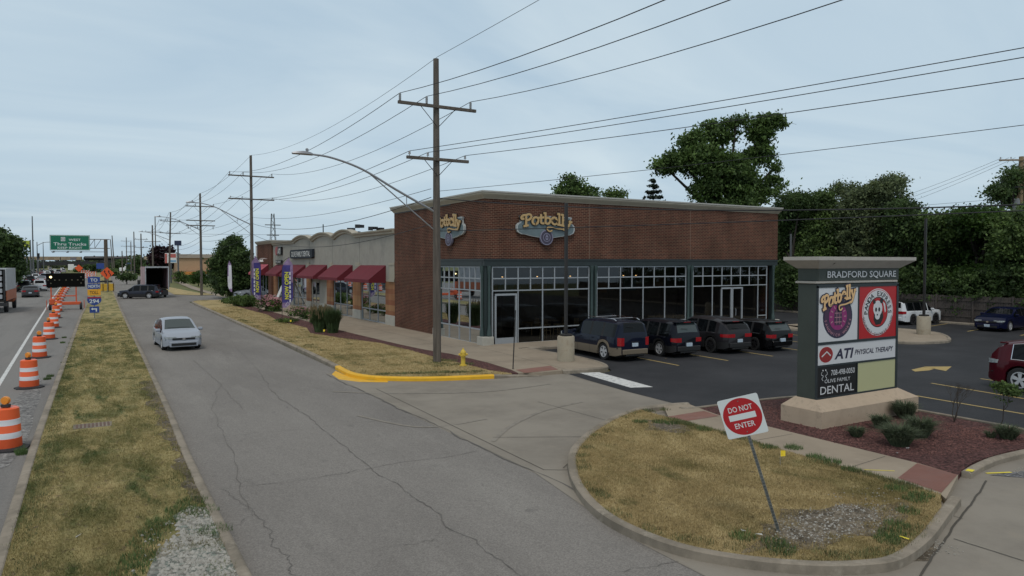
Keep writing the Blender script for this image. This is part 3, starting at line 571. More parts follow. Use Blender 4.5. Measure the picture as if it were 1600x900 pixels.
# ================================================================ BUILDINGS
def brickmat(name, c1, c2, mortar, bw=0.30, rh=0.10, ms=0.012, blotch=0.35):
    m = bpy.data.materials.new(name); m.use_nodes = True; t = m.node_tree; b = t.nodes['Principled BSDF']; b.inputs['Roughness'].default_value = 0.9; b.inputs['Specular IOR Level'].default_value = 0.2
    uv = N(t, 'ShaderNodeUVMap').outputs[0]
    br = N(t, 'ShaderNodeTexBrick', offset=0.5); t.links.new(uv, br.inputs[0])
    for k, v in (('Color1', (*c1, 1)), ('Color2', (*c2, 1)), ('Mortar', (*mortar, 1)), ('Scale', 1.0), ('Mortar Size', ms), ('Mortar Smooth', 0.3), ('Bias', 0.0), ('Brick Width', bw), ('Row Height', rh)): br.inputs[k].default_value = v
    n = N(t, 'ShaderNodeTexNoise', inp={'Scale': 0.6, 'Detail': 5.0}); t.links.new(uv, n.inputs[0])
    mr = N(t, 'ShaderNodeMapRange', inp={1: 0.3, 2: 0.7, 3: 1-blotch, 4: 1+blotch}); t.links.new(n.outputs[0], mr.inputs[0])
    mp2 = N(t, 'ShaderNodeMapping'); mp2.inputs['Scale'].default_value = (1.6, .16, 1); t.links.new(uv, mp2.inputs[0]); n2 = N(t, 'ShaderNodeTexNoise', inp={'Scale': 1.0, 'Detail': 6.0}); t.links.new(mp2.outputs[0], n2.inputs[0])
    mr2 = N(t, 'ShaderNodeMapRange', inp={1: 0.35, 2: 0.65, 3: .84, 4: 1.1}); t.links.new(n2.outputs[0], mr2.inputs[0]); mu = N(t, 'ShaderNodeMath', operation='MULTIPLY'); t.links.new(mr.outputs[0], mu.inputs[0]); t.links.new(mr2.outputs[0], mu.inputs[1])
    vm = N(t, 'ShaderNodeVectorMath', operation='SCALE'); t.links.new(br.outputs[0], vm.inputs[0]); t.links.new(mu.outputs[0], vm.inputs['Scale'])
    t.links.new(vm.outputs[0], b.inputs['Base Color'])
    bp = N(t, 'ShaderNodeBump', inp={'Strength': 0.5, 'Distance': 0.01}); bp.invert = True; t.links.new(br.outputs['Fac'], bp.inputs['Height']); t.links.new(bp.outputs[0], b.inputs['Normal'])
    return m
M['brick'] = brickmat('red_brick', (0.112, 0.038, 0.026), (0.062, 0.025, 0.020), (0.22, 0.145, 0.095), bw=.26, rh=.088, ms=0.011, blotch=0.2)
M['brick2'] = brickmat('banded_stone', (0.36, 0.20, 0.10), (0.26, 0.105, 0.06), (0.3, 0.2, 0.13), bw=9.0, rh=0.36, ms=0.006, blotch=.15)
M['cornice'] = mat('cream_cornice', (0.37, 0.335, 0.265), 0.7, var=0.08, vscale=1, dirt=(0.26, 0.23, 0.18), dscale=1.2, dlo=.55, dhi=.75)
M['capflash'] = mat('cap_flashing', (0.42, 0.41, 0.38), 0.6, var=.08)
M['stucco'] = mat('grey_stucco', (0.33, 0.31, 0.27), 0.9, var=0.08, vscale=1.2, dirt=(0.23, 0.22, 0.2), dscale=.8, dlo=.5, dhi=.8, bump=.1, bscale=60)
M['greensteel'] = mat('dark_green_steel', (0.020, 0.030, 0.031), 0.45, var=.15, vscale=2)
M['greencol'] = mat('green_column_paint', (0.040, 0.066, 0.064), 0.5, var=.2, vscale=2)
M['frame'] = mat('aluminium_frame', (0.34, 0.365, 0.39), 0.4, metal=0.2)
M['stone'] = mat('limestone_base', (0.42, 0.40, 0.35), 0.85, var=.12, vscale=3)
M['awning'] = mat('red_awning_canvas', (0.135, 0.008, 0.018), 0.8, var=.1, vscale=1.5)
M['awning_dk'] = mat('awning_side_canvas', (0.11, 0.007, 0.015), 0.85)
M['awning_pk'] = mat('sunlit_pink_awning', (0.46, 0.10, 0.13), 0.8, var=.1)  # pink is the sunlit angle of the canvas put into its colour
M['tar'] = mat('roof_membrane', (0.16, 0.16, 0.16), 0.9, var=.2)
M['dark'] = mat('dark_metal', (0.02, 0.02, 0.022), 0.5)
M['white'] = mat('white_paint', (0.72, 0.72, 0.70), 0.5, var=.05)
M['black'] = mat('black_paint', (0.012, 0.012, 0.014), 0.4)
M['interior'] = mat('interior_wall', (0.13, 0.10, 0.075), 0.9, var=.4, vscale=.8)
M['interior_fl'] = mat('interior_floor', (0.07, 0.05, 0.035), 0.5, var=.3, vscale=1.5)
def glassmat(name, tint=(0.35, 0.38, 0.38), refl=(0.6, .64, .67), ior=1.45):
    m = bpy.data.materials.new(name); m.use_nodes = True; t = m.node_tree; t.nodes.clear()
    o = N(t, 'ShaderNodeOutputMaterial'); tr = N(t, 'ShaderNodeBsdfTransparent'); tr.inputs[0].default_value = (*tint, 1)
    gl = N(t, 'ShaderNodeBsdfGlossy'); gl.inputs['Roughness'].default_value = 0.02; gl.inputs['Color'].default_value = (*refl, 1)
    fr = N(t, 'ShaderNodeFresnel', inp={'IOR': ior}); mi = N(t, 'ShaderNodeMixShader'); t.links.new(fr.outputs[0], mi.inputs[0]); t.links.new(tr.outputs[0], mi.inputs[1]); t.links.new(gl.outputs[0], mi.inputs[2]); t.links.new(mi.outputs[0], o.inputs[0])
    return m
M['glass'] = glassmat('window_glass'); M['glass_s'] = glassmat('tinted_shop_glass', tint=(.5, .5, .48), refl=(.85, .9, .95), ior=1.62)
X0, Y0, X1, Y1 = 16.75, 31.0, 38.38, 43.15
rest = thing('brick_restaurant', 'red brick corner restaurant with cream cornice and large gridded shop windows', 'building', (X0, Y0, 0))
def L(x, y): return (x-X0, y-Y0)
WD, DP = X1-X0, Y1-Y0
b = MB()
ZT, ZH = 7.4, 4.42
b.box(0, WD, 0, 0.3, ZH, ZT); b.box(0, 0.3, 0.3, DP, ZH, ZT); b.box(WD-.3, WD, 0.3, DP, 0.0, ZT); b.box(0.3, WD-.3, DP-.3, DP, 0, ZT)
b.box(0, 0.3, 5.85, DP, 0, ZH)
rwall = b.build('wall', M['brick'], rest)
# control joints in the brick
cj = MB()
for x in (6.45, 13.9): cj = MB(); cj.box(x-.015, x+.015, -0.004, 0.01, ZH, ZT); cj.build('control_joint', mat('sealant', (.2, .14, .1), .8), rest)
def cornice(mb, pts, z, closed=True):
    """profile swept round a plan polyline (outside on the right of travel)"""
    prof = [(0.0, 0.0), (0.03, -0.01), (0.05, 0.03), (0.16, 0.16), (0.20, 0.22), (0.20, 0.30)]
    prof2 = [(0.20, 0.30), (0.235, 0.305), (0.235, 0.375), (-0.25, 0.385)]
    n = len(pts); P = [Vector(p) for p in pts]
    def off(i, d):
        a = P[i-1] if (closed or i > 0) else None; c = P[(i+1) % n] if (closed or i < n-1) else None
        if a is None: t = (c-P[i]).normalized(); return P[i]+Vector((t.y, -t.x))*d
        if c is None: t = (P[i]-a).normalized(); return P[i]+Vector((t.y, -t.x))*d
        t1 = (P[i]-a).normalized(); t2 = (c-P[i]).normalized(); n1 = Vector((t1.y, -t1.x)); n2 = Vector((t2.y, -t2.x)); m_ = (n1+n2); m_ /= m_.dot(n1)
        return P[i]+m_*d
    for pr, mi in ((prof, 0), (prof2, 1)):
        vs = []; k = len(pr)
        for i in range(n):
            for d, h in pr: q = off(i, d); vs.append((q.x, q.y, z+h))
        fs = []
        for i in range(n if closed else n-1):
            j = (i+1) % n
            for a in range(k-1): fs.append((i*k+a, j*k+a, j*k+a+1, i*k+a+1))
        mb.add(vs, fs, mi)
c = MB(); cornice(c, [(0, 0), (WD, 0), (WD, DP), (0, DP)], ZT); c.build('cornice', [M['cornice'], M['capflash']], rest)
r = MB(); r.box(0.25, WD-.25, 0.25, DP-.25, 7.05, 7.1); r.build('roof', M['tar'], rest)
c = MB(); c.box(-.035, -.004, 3.8, DP-.2, 7.33, 7.38); c.build('dark_flashing', M['dark'], rest)
# steel header band
c = MB(); c.box(-0.02, WD-.02, -.03, .22, 4.05, ZH-.003); c.box(-.03, .22, .22, 5.83, 4.05, ZH-.003)
c.box(-.05, WD, -.07, -.031, 4.33, ZH-.02); c.box(-.07, -.031, -.07, 5.85, 4.33, ZH-.02); c.build('header_beam', M['greensteel'], rest)
# bays on the south side: (x0, x1)
bays = [(17.22, 23.2), (23.74, 30.34), (30.93, 37.42)]
zr = [0.1, 0.85, 2.81, 3.42, 4.03]
FW = 0.06
def bars(fr_, rects, mi=0):
    """frame bars in a wall plane; rects in (a0,a1,z0,z1)"""
    mb = MB(); O, u, n = fr_
    for a0, a1, z0, z1, d in rects:
        P = []
        for dd in (-0.03-d, 0.05):
            for (a, z) in ((a0, z0), (a1, z0), (a1, z1), (a0, z1)):
                P.append(tuple(O+u*a+n*(-dd)+Vector((0, 0, z))))
        mb.add(P, [(0, 1, 2, 3), (7, 6, 5, 4), (0, 4, 5, 1), (1, 5, 6, 2), (2, 6, 7, 3), (3, 7, 4, 0)])
    return mb
def pane(fr_, rects, mb):
    O, u, n = fr_
    for a0, a1, z0, z1 in rects: mb.add([tuple(O+u*a+Vector((0, 0, z))) for a, z in ((a0, z0), (a1, z0), (a1, z1), (a0, z1))], [(0, 1, 2, 3)])
frS = (Vector((0, 0.06, 0)), Vector((1, 0, 0)), Vector((0, -1, 0)))
for bi, (a, c_) in enumerate(bays):
    a -= X0; c_ -= X0; w = c_-a; rr = []; e = 0.0
    top_x = [a+w*i/8 for i in range(9)]
    low_i = {0: [2, 4, 6], 1: [2, 4, 6], 2: [2, 7]}[bi]
    rr += [(a-FW/2, a+FW/2, .1, 4.03, .002), (c_-FW/2, c_+FW/2, .1, 4.03, .002)]
    for i in range(1, 8): rr.append((top_x[i]-FW/2, top_x[i]+FW/2, 2.81, 4.03, .002))
    for i in low_i: rr.append((top_x[i]-FW/2, top_x[i]+FW/2, .1, 2.81, .002))
    for z in (.1, 2.81, 3.42, 4.0): rr.append((a-FW/2, c_+FW/2, z-.03, z+.03, 0))
    if bi == 0: rr.append((top_x[2], c_, .82, .88, 0))
    if bi == 1: rr.append((a, c_, .82, .88, 0))
    if bi == 2: rr += [(a, top_x[2], .82, .88, 0), (top_x[7], c_, .82, .88, 0)]
    f = bars(frS, rr).build('window', M['frame'], rest)
    g = MB(); pane(frS, [(a, c_, .1, 4.0)], g); g.build('pane', M['glass_s'], f)
    # doors
    def door(x0, x1, ztop, hs):
        dd = [(x0, x0+.09, .1, ztop, .03), (x1-.09, x1, .1, ztop, .03), (x0, x1, ztop-.1, ztop, .028), (x0, x1, .1, .42, .026)]
        d_ = bars(frS, dd).build('door', M['frame'], rest)
        hnd = MB(); hx = x0+.2 if hs < 0 else x1-.2; hnd.tube([(hx, -.06, .95), (hx, -.12, .97), (hx, -.12, 1.35), (hx, -.06, 1.37)], .015, 6); hnd.build('handle', M['frame'], d_)
        gp_ = MB(); gp_.box(x0+.2, x1-.2, -.004, .0, 1.62, 1.72); 
    if bi == 0: door(top_x[0]+.12, top_x[2]-.08, 2.66, 1)
    if bi == 2:
        xm = (top_x[2]+top_x[7])/2-.35; door(xm-.95, xm-.01, 2.7, 1); door(xm+.01, xm+.95, 2.7, -1)
# west bay
frW = (Vector((0.06, 0, 0)), Vector((0, 1, 0)), Vector((-1, 0, 0)))
a, c_ = .47, 5.4; w = c_-a; rr = [(a-FW/2, a+FW/2, .1, 4.03, .002), (c_-FW/2, c_+FW/2, .1, 4.03, .002)]
for i in range(1, 8): rr.append((a+w*i/8-FW/2, a+w*i/8+FW/2, 2.81, 4.03, .002))
for i in (2, 4, 6): rr.append((a+w*i/8-FW/2, a+w*i/8+FW/2, .1, 2.81, .002))
for z in (.1, .85, 2.81, 3.42, 4.0): rr.append((a-FW/2, c_+FW/2, z-.03, z+.03, 0))
f = bars(frW, rr).build('window', M['frame'], rest); g = MB(); pane(frW, [(a, c_, .1, 4.0)], g); g.build('pane', M['glass'], f)
# columns and stone bases
def column(x, y):
    mb = MB(); mb.lathe([(.13, .55), (.13, .7), (.09, .95), (.07, 1.1), (.07, 3.6), (.09, 3.75), (.12, 3.95), (.12, 4.06)], 12, (x, y, 0)); mb.build('column', M['greencol'], rest, smooth=True)
for q in ((.02, .22, .02, .22), (6.55, 6.89, .03, .25), (13.71, 14.05, .03, .25), (WD-.5, WD-.32, .03, .25), (.03, .25, 5.5, 5.7)): cs = MB(); cs.box(*q, .1, 4.05); cs.build('pier', M['greensteel'], rest)
for x, y in ((-.02, .22), (.25, -.02), (6.6, -.02), (6.86, -.02), (13.75, -.02), (14.02, -.02), (WD-.4, -.02), (-.02, 5.42)): column(x, y)
for q in ((-.22, .42, -.22, .42), (6.42, 7.04, -.2, .1), (13.58, 14.2, -.2, .1), (WD-.65, WD+.05, -.2, .1), (-.2, .1, 5.3, 5.84)): sb = MB(); sb.bbox(*q, .1, .54, .02); sb.build('stone_base', M['stone'], rest)
# room behind the glass
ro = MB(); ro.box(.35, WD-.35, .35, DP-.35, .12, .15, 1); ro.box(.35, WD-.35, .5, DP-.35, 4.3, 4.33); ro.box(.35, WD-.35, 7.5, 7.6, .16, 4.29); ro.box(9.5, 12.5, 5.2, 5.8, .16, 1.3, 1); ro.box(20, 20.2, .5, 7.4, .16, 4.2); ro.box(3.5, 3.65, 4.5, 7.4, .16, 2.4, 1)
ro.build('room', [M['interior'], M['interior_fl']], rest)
for i, (x, y_) in enumerate([(4.4, 2.6), (6.2, 3.4), (8.1, 2.2), (9.8, 3.2), (11.6, 2.3), (13.3, 3.2), (15.6, 2.4), (17.6, 3.2)]):
    ro = MB(); ro.bbox(x-.4, x+.4, y_-.4, y_+.4, .86, .9, .01); ro.tube([(x, y_, .16), (x, y_, .86)], .04, 6); ro.box(x-.95, x-.55, y_-.2, y_+.2, .58, .62); ro.box(x-.95, x-.91, y_-.2, y_+.2, .62, 1.05); ro.box(x+.55, x+.95, y_-.2, y_+.2, .58, .62); ro.box(x+.91, x+.95, y_-.2, y_+.2, .62, 1.05); ro.build('dining_set', mat('dining_wood', (.30, .20, .11), .5), rest)
# pictures / menu boards seen faintly indoors
for i, (x, z) in enumerate([(5, 2.1), (7.5, 2.3), (10, 2.6), (12.4, 2.2), (15, 2.3), (17.6, 2.4)]): pb = MB(); pb.box(x, x+1.1, 7.44, 7.49, z, z+.8); pb.build('menu_board', mat('board_a', (.25, .14, .07), .8) if i % 2 else mat('board_b', (.10, .16, .18), .8), rest)
M['lampglow'] = mat('lamp_glow', (1, .7, .35), .5, emit=((1, .6, .25), 2.2))
for i, x in enumerate((19.6, 21.9, 24.2, 28.2, 29.2, 33.5)):
    t = thing('pendant_lamp', 'small lit pendant lamp hanging behind the restaurant window', 'lamp', (x, 34.2, 3.5), group='pendant lamps inside the restaurant')
    a = MB(); a.tube([(0, 0, .1), (0, 0, .82)], .01, 5); a.build('cord', M['black'], t)
    a = MB(); a.lathe([(.02, .1), (.12, .02), (.13, -.03), (.10, -.05)], 10); a.build('shade', M['dark'], t, smooth=True)
    a = MB(); a.lathe([(.01, -.10), (.05, -.07), (.05, -.03), (.01, .0)], 8); a.build('bulb', M['lampglow'], t)
# stools
def stool(x, y, label):
    t = thing('bar_stool', label, 'stool', (x, y, .15)); m_ = M['stoolwood']
    a = MB(); a.bbox(-.2, .2, -.2, .2, .72, .77, .015); a.build('seat', m_, t)
    for sx in (-1, 1):
        for sy in (-1, 1): a = MB(); a.tube([(sx*.17, sy*.17, .72), (sx*.22, sy*.22, 0)], .02, 6); a.build('leg', m_, t)
    a = MB()
    for z in (.25, .45): a.tube([(-.2, -.2, z), (.2, -.2, z)], .014, 5); a.tube([(-.2, .2, z), (.2, .2, z)], .014, 5)
    a.build('rung', m_, t)
M['stoolwood'] = mat('pale_wood', (0.55, 0.42, 0.26), .6)
stool(20.85, 31.75, 'pale wooden stool behind the glass, nearer the corner door'); stool(21.7, 31.75, 'pale wooden stool behind the glass, beside the blue car')
# ---- lettering in a fat rounded slab face, drawn as strokes
def Ls(ch):
    if ch == 'P': return 0.78, [[(.30, 0), (.32, .5), (.30, 1.0)], [(.15, 0), (.46, 0)], [(.30, 1.0), (.55, 1.02), (.72, .85), (.66, .6), (.48, .5), (.32, .52)], [(.32, 1.0), (.12, 1.04), (-.06, .9), (-.02, .72), (.12, .72)]]
    if ch == 'o': return 0.55, [[(.27, 0), (.09, .1), (.04, .33), (.13, .57), (.29, .66), (.45, .56), (.51, .33), (.44, .09), (.27, 0)]]
    if ch == 't': return 0.42, [[(.18, .85), (.18, .3), (.2, .08), (.38, .03)], [(.0, .58), (.38, .6)]]
    if ch == 'b': return 0.58, [[(.12, 1.0), (.12, .05)], [(.0, 1.0), (.14, 1.0)], [(.12, .42), (.28, .58), (.46, .5), (.5, .28), (.42, .06), (.26, 0), (.12, .1)]]
    if ch == 'e': return 0.54, [[(.08, .34), (.45, .34), (.42, .56), (.27, .66), (.11, .54), (.05, .30), (.13, .08), (.3, 0), (.47, .10)]]
    if ch == 'l': return 0.30, [[(.14, 1.05), (.14, .02)], [(.02, 1.04), (.14, 1.05)], [(.03, .02), (.26, .02)]]
    if ch == 'y': return 0.55, [[(.06, .56), (.26, .08)], [(.5, .58), (.3, .02), (.12, -.3), (-.1, -.34)], [(-.02, .58), (.16, .57)], [(.4, .58), (.58, .58)]]
def fat_text(mb, fr_, cx, cy, h, wtot, z, sw=0.17, mi=0, grow=0.0, th=0.02, tail=True, tilt=0.0, arc=0.0):
    s = 'Potbelly'; tw = sum(Ls(c)[0] for c in s); k = wtot/tw; x = 0; ii = 0
    def mp_(a, b_):
        u_ = (a/tw-.5); X = u_*wtot; Y = b_*h+arc*h*(0.25-u_*u_)*4+math.sin(R_(tilt))*X; return (cx+X, cy+Y)
    for ch in s:
        w_, strokes = Ls(ch)
        for st_ in strokes:
            p = [mp_(x+a, b_) for a, b_ in (catmull(st_, 4) if len(st_) > 2 else st_)]
            ww = sw*h+grow; q = [Vector(v) for v in p]; d0 = (q[0]-q[1]).normalized()*ww*.3; d1 = (q[-1]-q[-2]).normalized()*ww*.3
            p = [tuple(q[0]+d0)]+p+[tuple(q[-1]+d1)]
            mb.ribbon(p, ww, z+ii*.0006, mi, fr_, th); ii += 1
        x += w_
    if tail:
        p = [mp_(a, b_) for a, b_ in catmull([(tw-.55, -.32), (tw-1.2, -.38), (tw-1.9, -.32), (tw-2.0, -.55), (tw-1.8, -.72), (tw-1.6, -.6)], 5)]
        mb.ribbon(p, [sw*h*.6+grow]*len(p), z+ii*.0006, mi, fr_, th)
M['gold'] = mat('gold_letters', (0.50, 0.335, 0.15), .5, var=.1); M['sblue'] = mat('sign_blue_grey', (0.135, 0.18, 0.195), .6, var=.15, vscale=3); M['sedge'] = mat('sign_pale_edge', (0.42, 0.44, 0.44), .6); M['purple'] = mat('sign_purple', (0.055, 0.045, 0.075), .5); M['lilac'] = mat('sign_lilac', (0.24, 0.23, 0.32), .6)
def shop_sign(fr_, W_, H_, label):
    O, u, v, n = fr_; root = thing('shop_sign', label, 'sign', tuple(O))
    O2 = (Vector((0, 0, 0)), u, v, n)
    half = [(-.5, .05), (-.5, .22), (-.47, .33), (-.435, .36), (-.43, .52), (-.45, .66), (-.40, .68), (-.2, .66), (0, .70)]
    bot = [(-.5, .05), (-.48, -.08), (-.42, -.17), (-.36, -.18), (-.28, -.24), (-.12, -.31), (0, -.32)]
    def sh(s_): 
        l = [(a*W_*s_, (b_*(s_ if 1 else 1))*H_*.62) for a, b_ in half]; l2 = [(-a, b_) for a, b_ in l[::-1][1:]]; bb = [(-a*W_*s_, b_*s_*H_*.62) for a, b_ in bot[1:]]; b2 = [(a*W_*s_, b_*s_*H_*.62) for a, b_ in bot[::-1][1:-1]]
        return l+l2+bb+b2
    a = MB(); a.prism(sh(1.0), .05, .17, 0, O2); a.build('board', M['sedge'], root)
    a = MB(); a.prism([(x*.955, y_*.93+.005) for x, y_ in sh(1.0)], .1, .178, 0, O2); a.build('face', M['sblue'], root)
    a = MB(); a.prism(ell(0, -.30*H_*.62, .175*H_*1.25, .175*H_*1.25), .08, .21, 0, O2); 
    a.build('medallion', M['lilac'], root)
    a = MB(); a.prism(ell(0, -.30*H_*.62, .155*H_*1.25, .155*H_*1.25), .1, .214, 1, O2); a.prism(ell(0, -.30*H_*.62, .1*H_*1.25, .1*H_*1.25), .1, .218, 0, O2); a.prism(ell(0, -.30*H_*.62, .085*H_*1.25, .085*H_*1.25), .1, .222, 1, O2)
    cy = -.30*H_*.62
    a.prism([(-.035*H_, cy-.07*H_), (.035*H_, cy-.07*H_), (.045*H_, cy-.02*H_), (.04*H_, cy+.04*H_), (.012*H_, cy+.06*H_), (.012*H_, cy+.09*H_), (-.012*H_, cy+.09*H_), (-.012*H_, cy+.06*H_), (-.04*H_, cy+.04*H_), (-.045*H_, cy-.02*H_)], .2, .226, 0, O2)
    a.prism([(-.02*H_, cy-.03*H_), (.02*H_, cy-.03*H_), (.02*H_, cy+.02*H_), (-.02*H_, cy+.02*H_)], .2, .23, 1, O2)
    a.build('emblem', [M['lilac'], M['purple']], root)
    a = MB(); fat_text(a, O2, 0, .1*H_, H_*.30, W_*.84, .21, sw=.20, grow=.06, th=.05, arc=.35); a.build('letter_backing', M['black'], root)
    a = MB(); fat_text(a, O2, 0, .1*H_, H_*.30, W_*.84, .26, sw=.20, th=.05, arc=.35); a.build('lettering', M['gold'], root)
    return root
shop_sign(frame((20.3, Y0, 5.86), (1, 0, 0), (0, 0, 1)), 3.6, 1.8, 'blue grey shop sign with gold letters on the wide brick side above the windows')
shop_sign(frame((X0, onX(706, X0), 5.86), (0, -1, 0), (0, 0, 1)), 3.6, 1.8, 'blue grey shop sign with gold letters on the narrow brick side facing the road')
# ---------------------------------------------------------------- strip of shops
SX = 16.8
strip = thing('shop_strip', 'low grey stucco strip of shops with scalloped parapet and red awnings', 'building', (SX, 43.2, 0))
yb = 43.2
prof = [(0, 6.28)]
def arch(y0, y1, z0, z1, n=12): return [(y0+(y1-y0)*i/n, z0+(z1-z0)*math.sin(math.pi*i/n)**0.8) for i in range(n+1)]
pts = [(0, 6.22), (7.6, 6.2)]+arch(7.9, 13.0, 6.2, 6.58)+arch(13.4, 19.6, 6.2, 6.58)+arch(20.0, 26.2, 6.2, 6.57)+[(26.6, 6.2), (35.6, 6.2)]
w = MB()
def stripwall(poly, x0, x1, mi=0):   # poly in (y,z)
    fr_ = (Vector((0, 0, 0)), Vector((0, 1, 0)), Vector((0, 0, 1)), Vector((1, 0, 0))); w.prism(poly, x0, x1, mi, fr_, bottom=True)
stripwall([(0, 2.98), (35.6, 2.98)]+[p for p in pts[::-1]], 0, .25)
# joint lines
w.build('wall', M['stucco'], strip)
for px in (562, 519.6, 484, 455, 431): y = onX(px, SX)-yb; jl = MB(); jl.box(-.004, .02, y-.02, y+.02, 4.1, 6.15); jl.build('wall_joint', mat('stucco_joint', (.12, .12, .11), .9), strip)  # dark control joints in the stucco
cp = MB(); k = len(pts); prf = [(.0, -.14), (-.12, -.10), (-.14, .0), (-.26, .10), (-.28, .2), (.3, .22), (.3, -.14)]
vs = [(a, y, z+h) for (y, z) in pts for a, h in prf]; q = len(prf)
cp.add(vs, [(i*q+j, i*q+(j+1) % q, (i+1)*q+(j+1) % q, (i+1)*q+j) for i in range(k-1) for j in range(q)]+[tuple(range(q)), tuple(range((k-1)*q, k*q))[::-1]]); cp.build('parapet_cap', M['cornice'], strip, smooth=30)
rf = MB(); rf.box(.25, 20, 0, 35.6, 5.5, 5.6); rf.box(.28, 20, 35.3, 35.6, 0, 5.5); rf.box(19.7, 20, 0, 35.3, 0, 5.5); rf.build('roof', M['tar'], strip)
wins = [(44.95, 50.0, 3), (51.85, 56.8, 3), (65.2, 70.2, 3), (73.1, 76.9, 2)]
door_ = (60.8, 63.6)
pc = MB(); segs = []; cur = 0
openings = sorted([(a-yb, c_-yb) for a, c_, _ in wins]+[(door_[0]-yb, door_[1]-yb)])
for a, c_ in openings+[(35.6, 35.6)]:
    if a-cur > .05: segs.append((cur, a))
    cur = c_
for a, c_ in segs:
    pc = MB(); e_ = min(c_, a+1.9); pc.box(0.0, .22, a, e_, .78, 2.979); pc.build('banded_pier', M['brick2'], strip)
    if c_ > e_+.1: pc = MB(); pc.box(0.02, .22, e_, c_, .78, 2.979); pc.build('stucco_infill', M['stucco'], strip)
    pc = MB(); pc.box(-.03, .22, a-.005, c_+.005, .1, .78); pc.build('stone_base', M['stone'], strip)
for a, c_ in segs: bd = MB(); bd.box(-.05, -.002, a, min(c_, a+.9), 2.98, 4.1); bd.build('stucco_bracket', M['cornice'], strip)
bd = MB()
bd.box(-.08, -.004, 0, 1.0, 2.98, 3.16, 0); bd.box(-.08, -.004, 0, 1.0, 4.06, 4.22, 0)
for px in (562, 519.6, 484, 455, 431):
    y = onX(px, SX)-yb; bd.build('stucco_bracket', M['cornice'], strip); bd = MB(); bd.box(-.09, -.004, y-.0, y+.75, 3.95, 4.25)
bd.build('stucco_bracket', M['cornice'], strip)
frSt = (Vector((.09, 0, 0)), Vector((0, 1, 0)), Vector((-1, 0, 0)))
for a, c_, nn in wins:
    a -= yb; c_ -= yb; rr = [(a, a+.08, .12, 2.97, .002), (c_-.08, c_, .12, 2.97, .002)]
    for i in range(1, nn): x = a+(c_-a)*i/nn; rr.append((x-.035, x+.035, .12, 2.97, .002))
    for z in (.12, .95): rr.append((a, c_, z, z+.07, 0))
    f = bars(frSt, rr).build('window', M['frame'], strip); g = MB(); pane(frSt, [(a, c_, .12, 2.97)], g); g.build('pane', M['glass'], f)
a, c_ = door_[0]-yb, door_[1]-yb
rr = [(a, a+.3, .12, 2.97, .0), (c_-.3, c_, .12, 2.97, .0), (a, c_, 2.5, 2.97, .0), ((a+c_)/2-.05, (a+c_)/2+.05, .12, 2.5, 0), (a, c_, .12, .7, -.01)]
f = bars(frSt, rr).build('door', M['stucco'], strip); g = MB(); pane(frSt, [(a, c_, .6, 2.6)], g); g.build('pane', M['glass'], f)
ro = MB(); ro.box(.4, 9, .3, 35.2, .1, .13, 1); ro.box(6, 6.1, .3, 35.2, .14, 3.2); ro.box(.4, 9, .3, 35.2, 3.2, 3.23)
for a, c_ in segs[1:-1]: ro.box(.4, 5.9, (a+c_)/2-.05, (a+c_)/2+.05, .14, 3.19)
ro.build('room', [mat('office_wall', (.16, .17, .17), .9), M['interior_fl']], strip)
pk = MB(); y = onX(474, SX)-yb; pk.box(.12, .14, y-1.0, y+1.2, 1.9, 2.45); pk.build('window_banner', mat('pink_banner', (.5, .1, .14), .7), strip)
pk = MB(); y = onX(470, SX)-yb
for i in range(4): pk = MB(); pk.box(.12, .13, y-2.6+i*1.3, y-1.9+i*1.3, .35, .85); pk.build('window_poster', mat('pale_poster', (.35, .5, .42), .7), strip)
def awning(y0, y1, m, ms, label, zt=4.05, xo=15.6, zb_=2.95, xw=SX-.005):
    root = thing('awning', label, 'awning', (xw, y0, zb_)); W_ = y1-y0; d = xw-xo; h = zt-zb_
    a = MB(); a.add([(0, 0, h), (0, W_, h), (-d, W_, .16), (-d, 0, .16), (-.0, 0, h-.02), (0, W_, h-.02), (-d, W_, .14), (-d, 0, .14)], [(0, 1, 2, 3), (7, 6, 5, 4)]); a.add([(-d, 0, .16), (-d, W_, .16), (-d, W_, -.06), (-d, 0, -.06)], [(0, 1, 2, 3)]); a.build('canopy', m, root)
    a = MB(); a.add([(0, 0, h-.01), (-d, 0, .15), (-d, 0, -.06), (0, 0, -.06)], [(0, 1, 2, 3)]); a.build('side_panel', ms, root); a = MB(); a.add([(0, W_, h-.01), (-d, W_, .15), (-d, W_, -.06), (0, W_, -.06)], [(3, 2, 1, 0)]); a.build('side_panel', ms, root)
    a = MB(); a.tube([(-.02, .03, h-.05), (-d+.02, .03, .1), (-d+.02, W_-.03, .1), (-.02, W_-.03, h-.05)], .015, 5); a.build('frame', M['dark'], root)
for y0, y1, l in [(44.84, 50.05, 'dark red canvas awning nearest the brick restaurant'), (51.8, 57.0, 'dark red canvas awning, second from the brick restaurant'), (58.5, 63.9, 'dark red canvas awning over the shop door'), (65.4, 70.6, 'dark red canvas awning behind the front purple banner'), (72.0, 77.2, 'dark red canvas awning beside the one coloured sunlit pink')]:
    awning(y0, y1, M['awning'], M['awning_dk'], l)
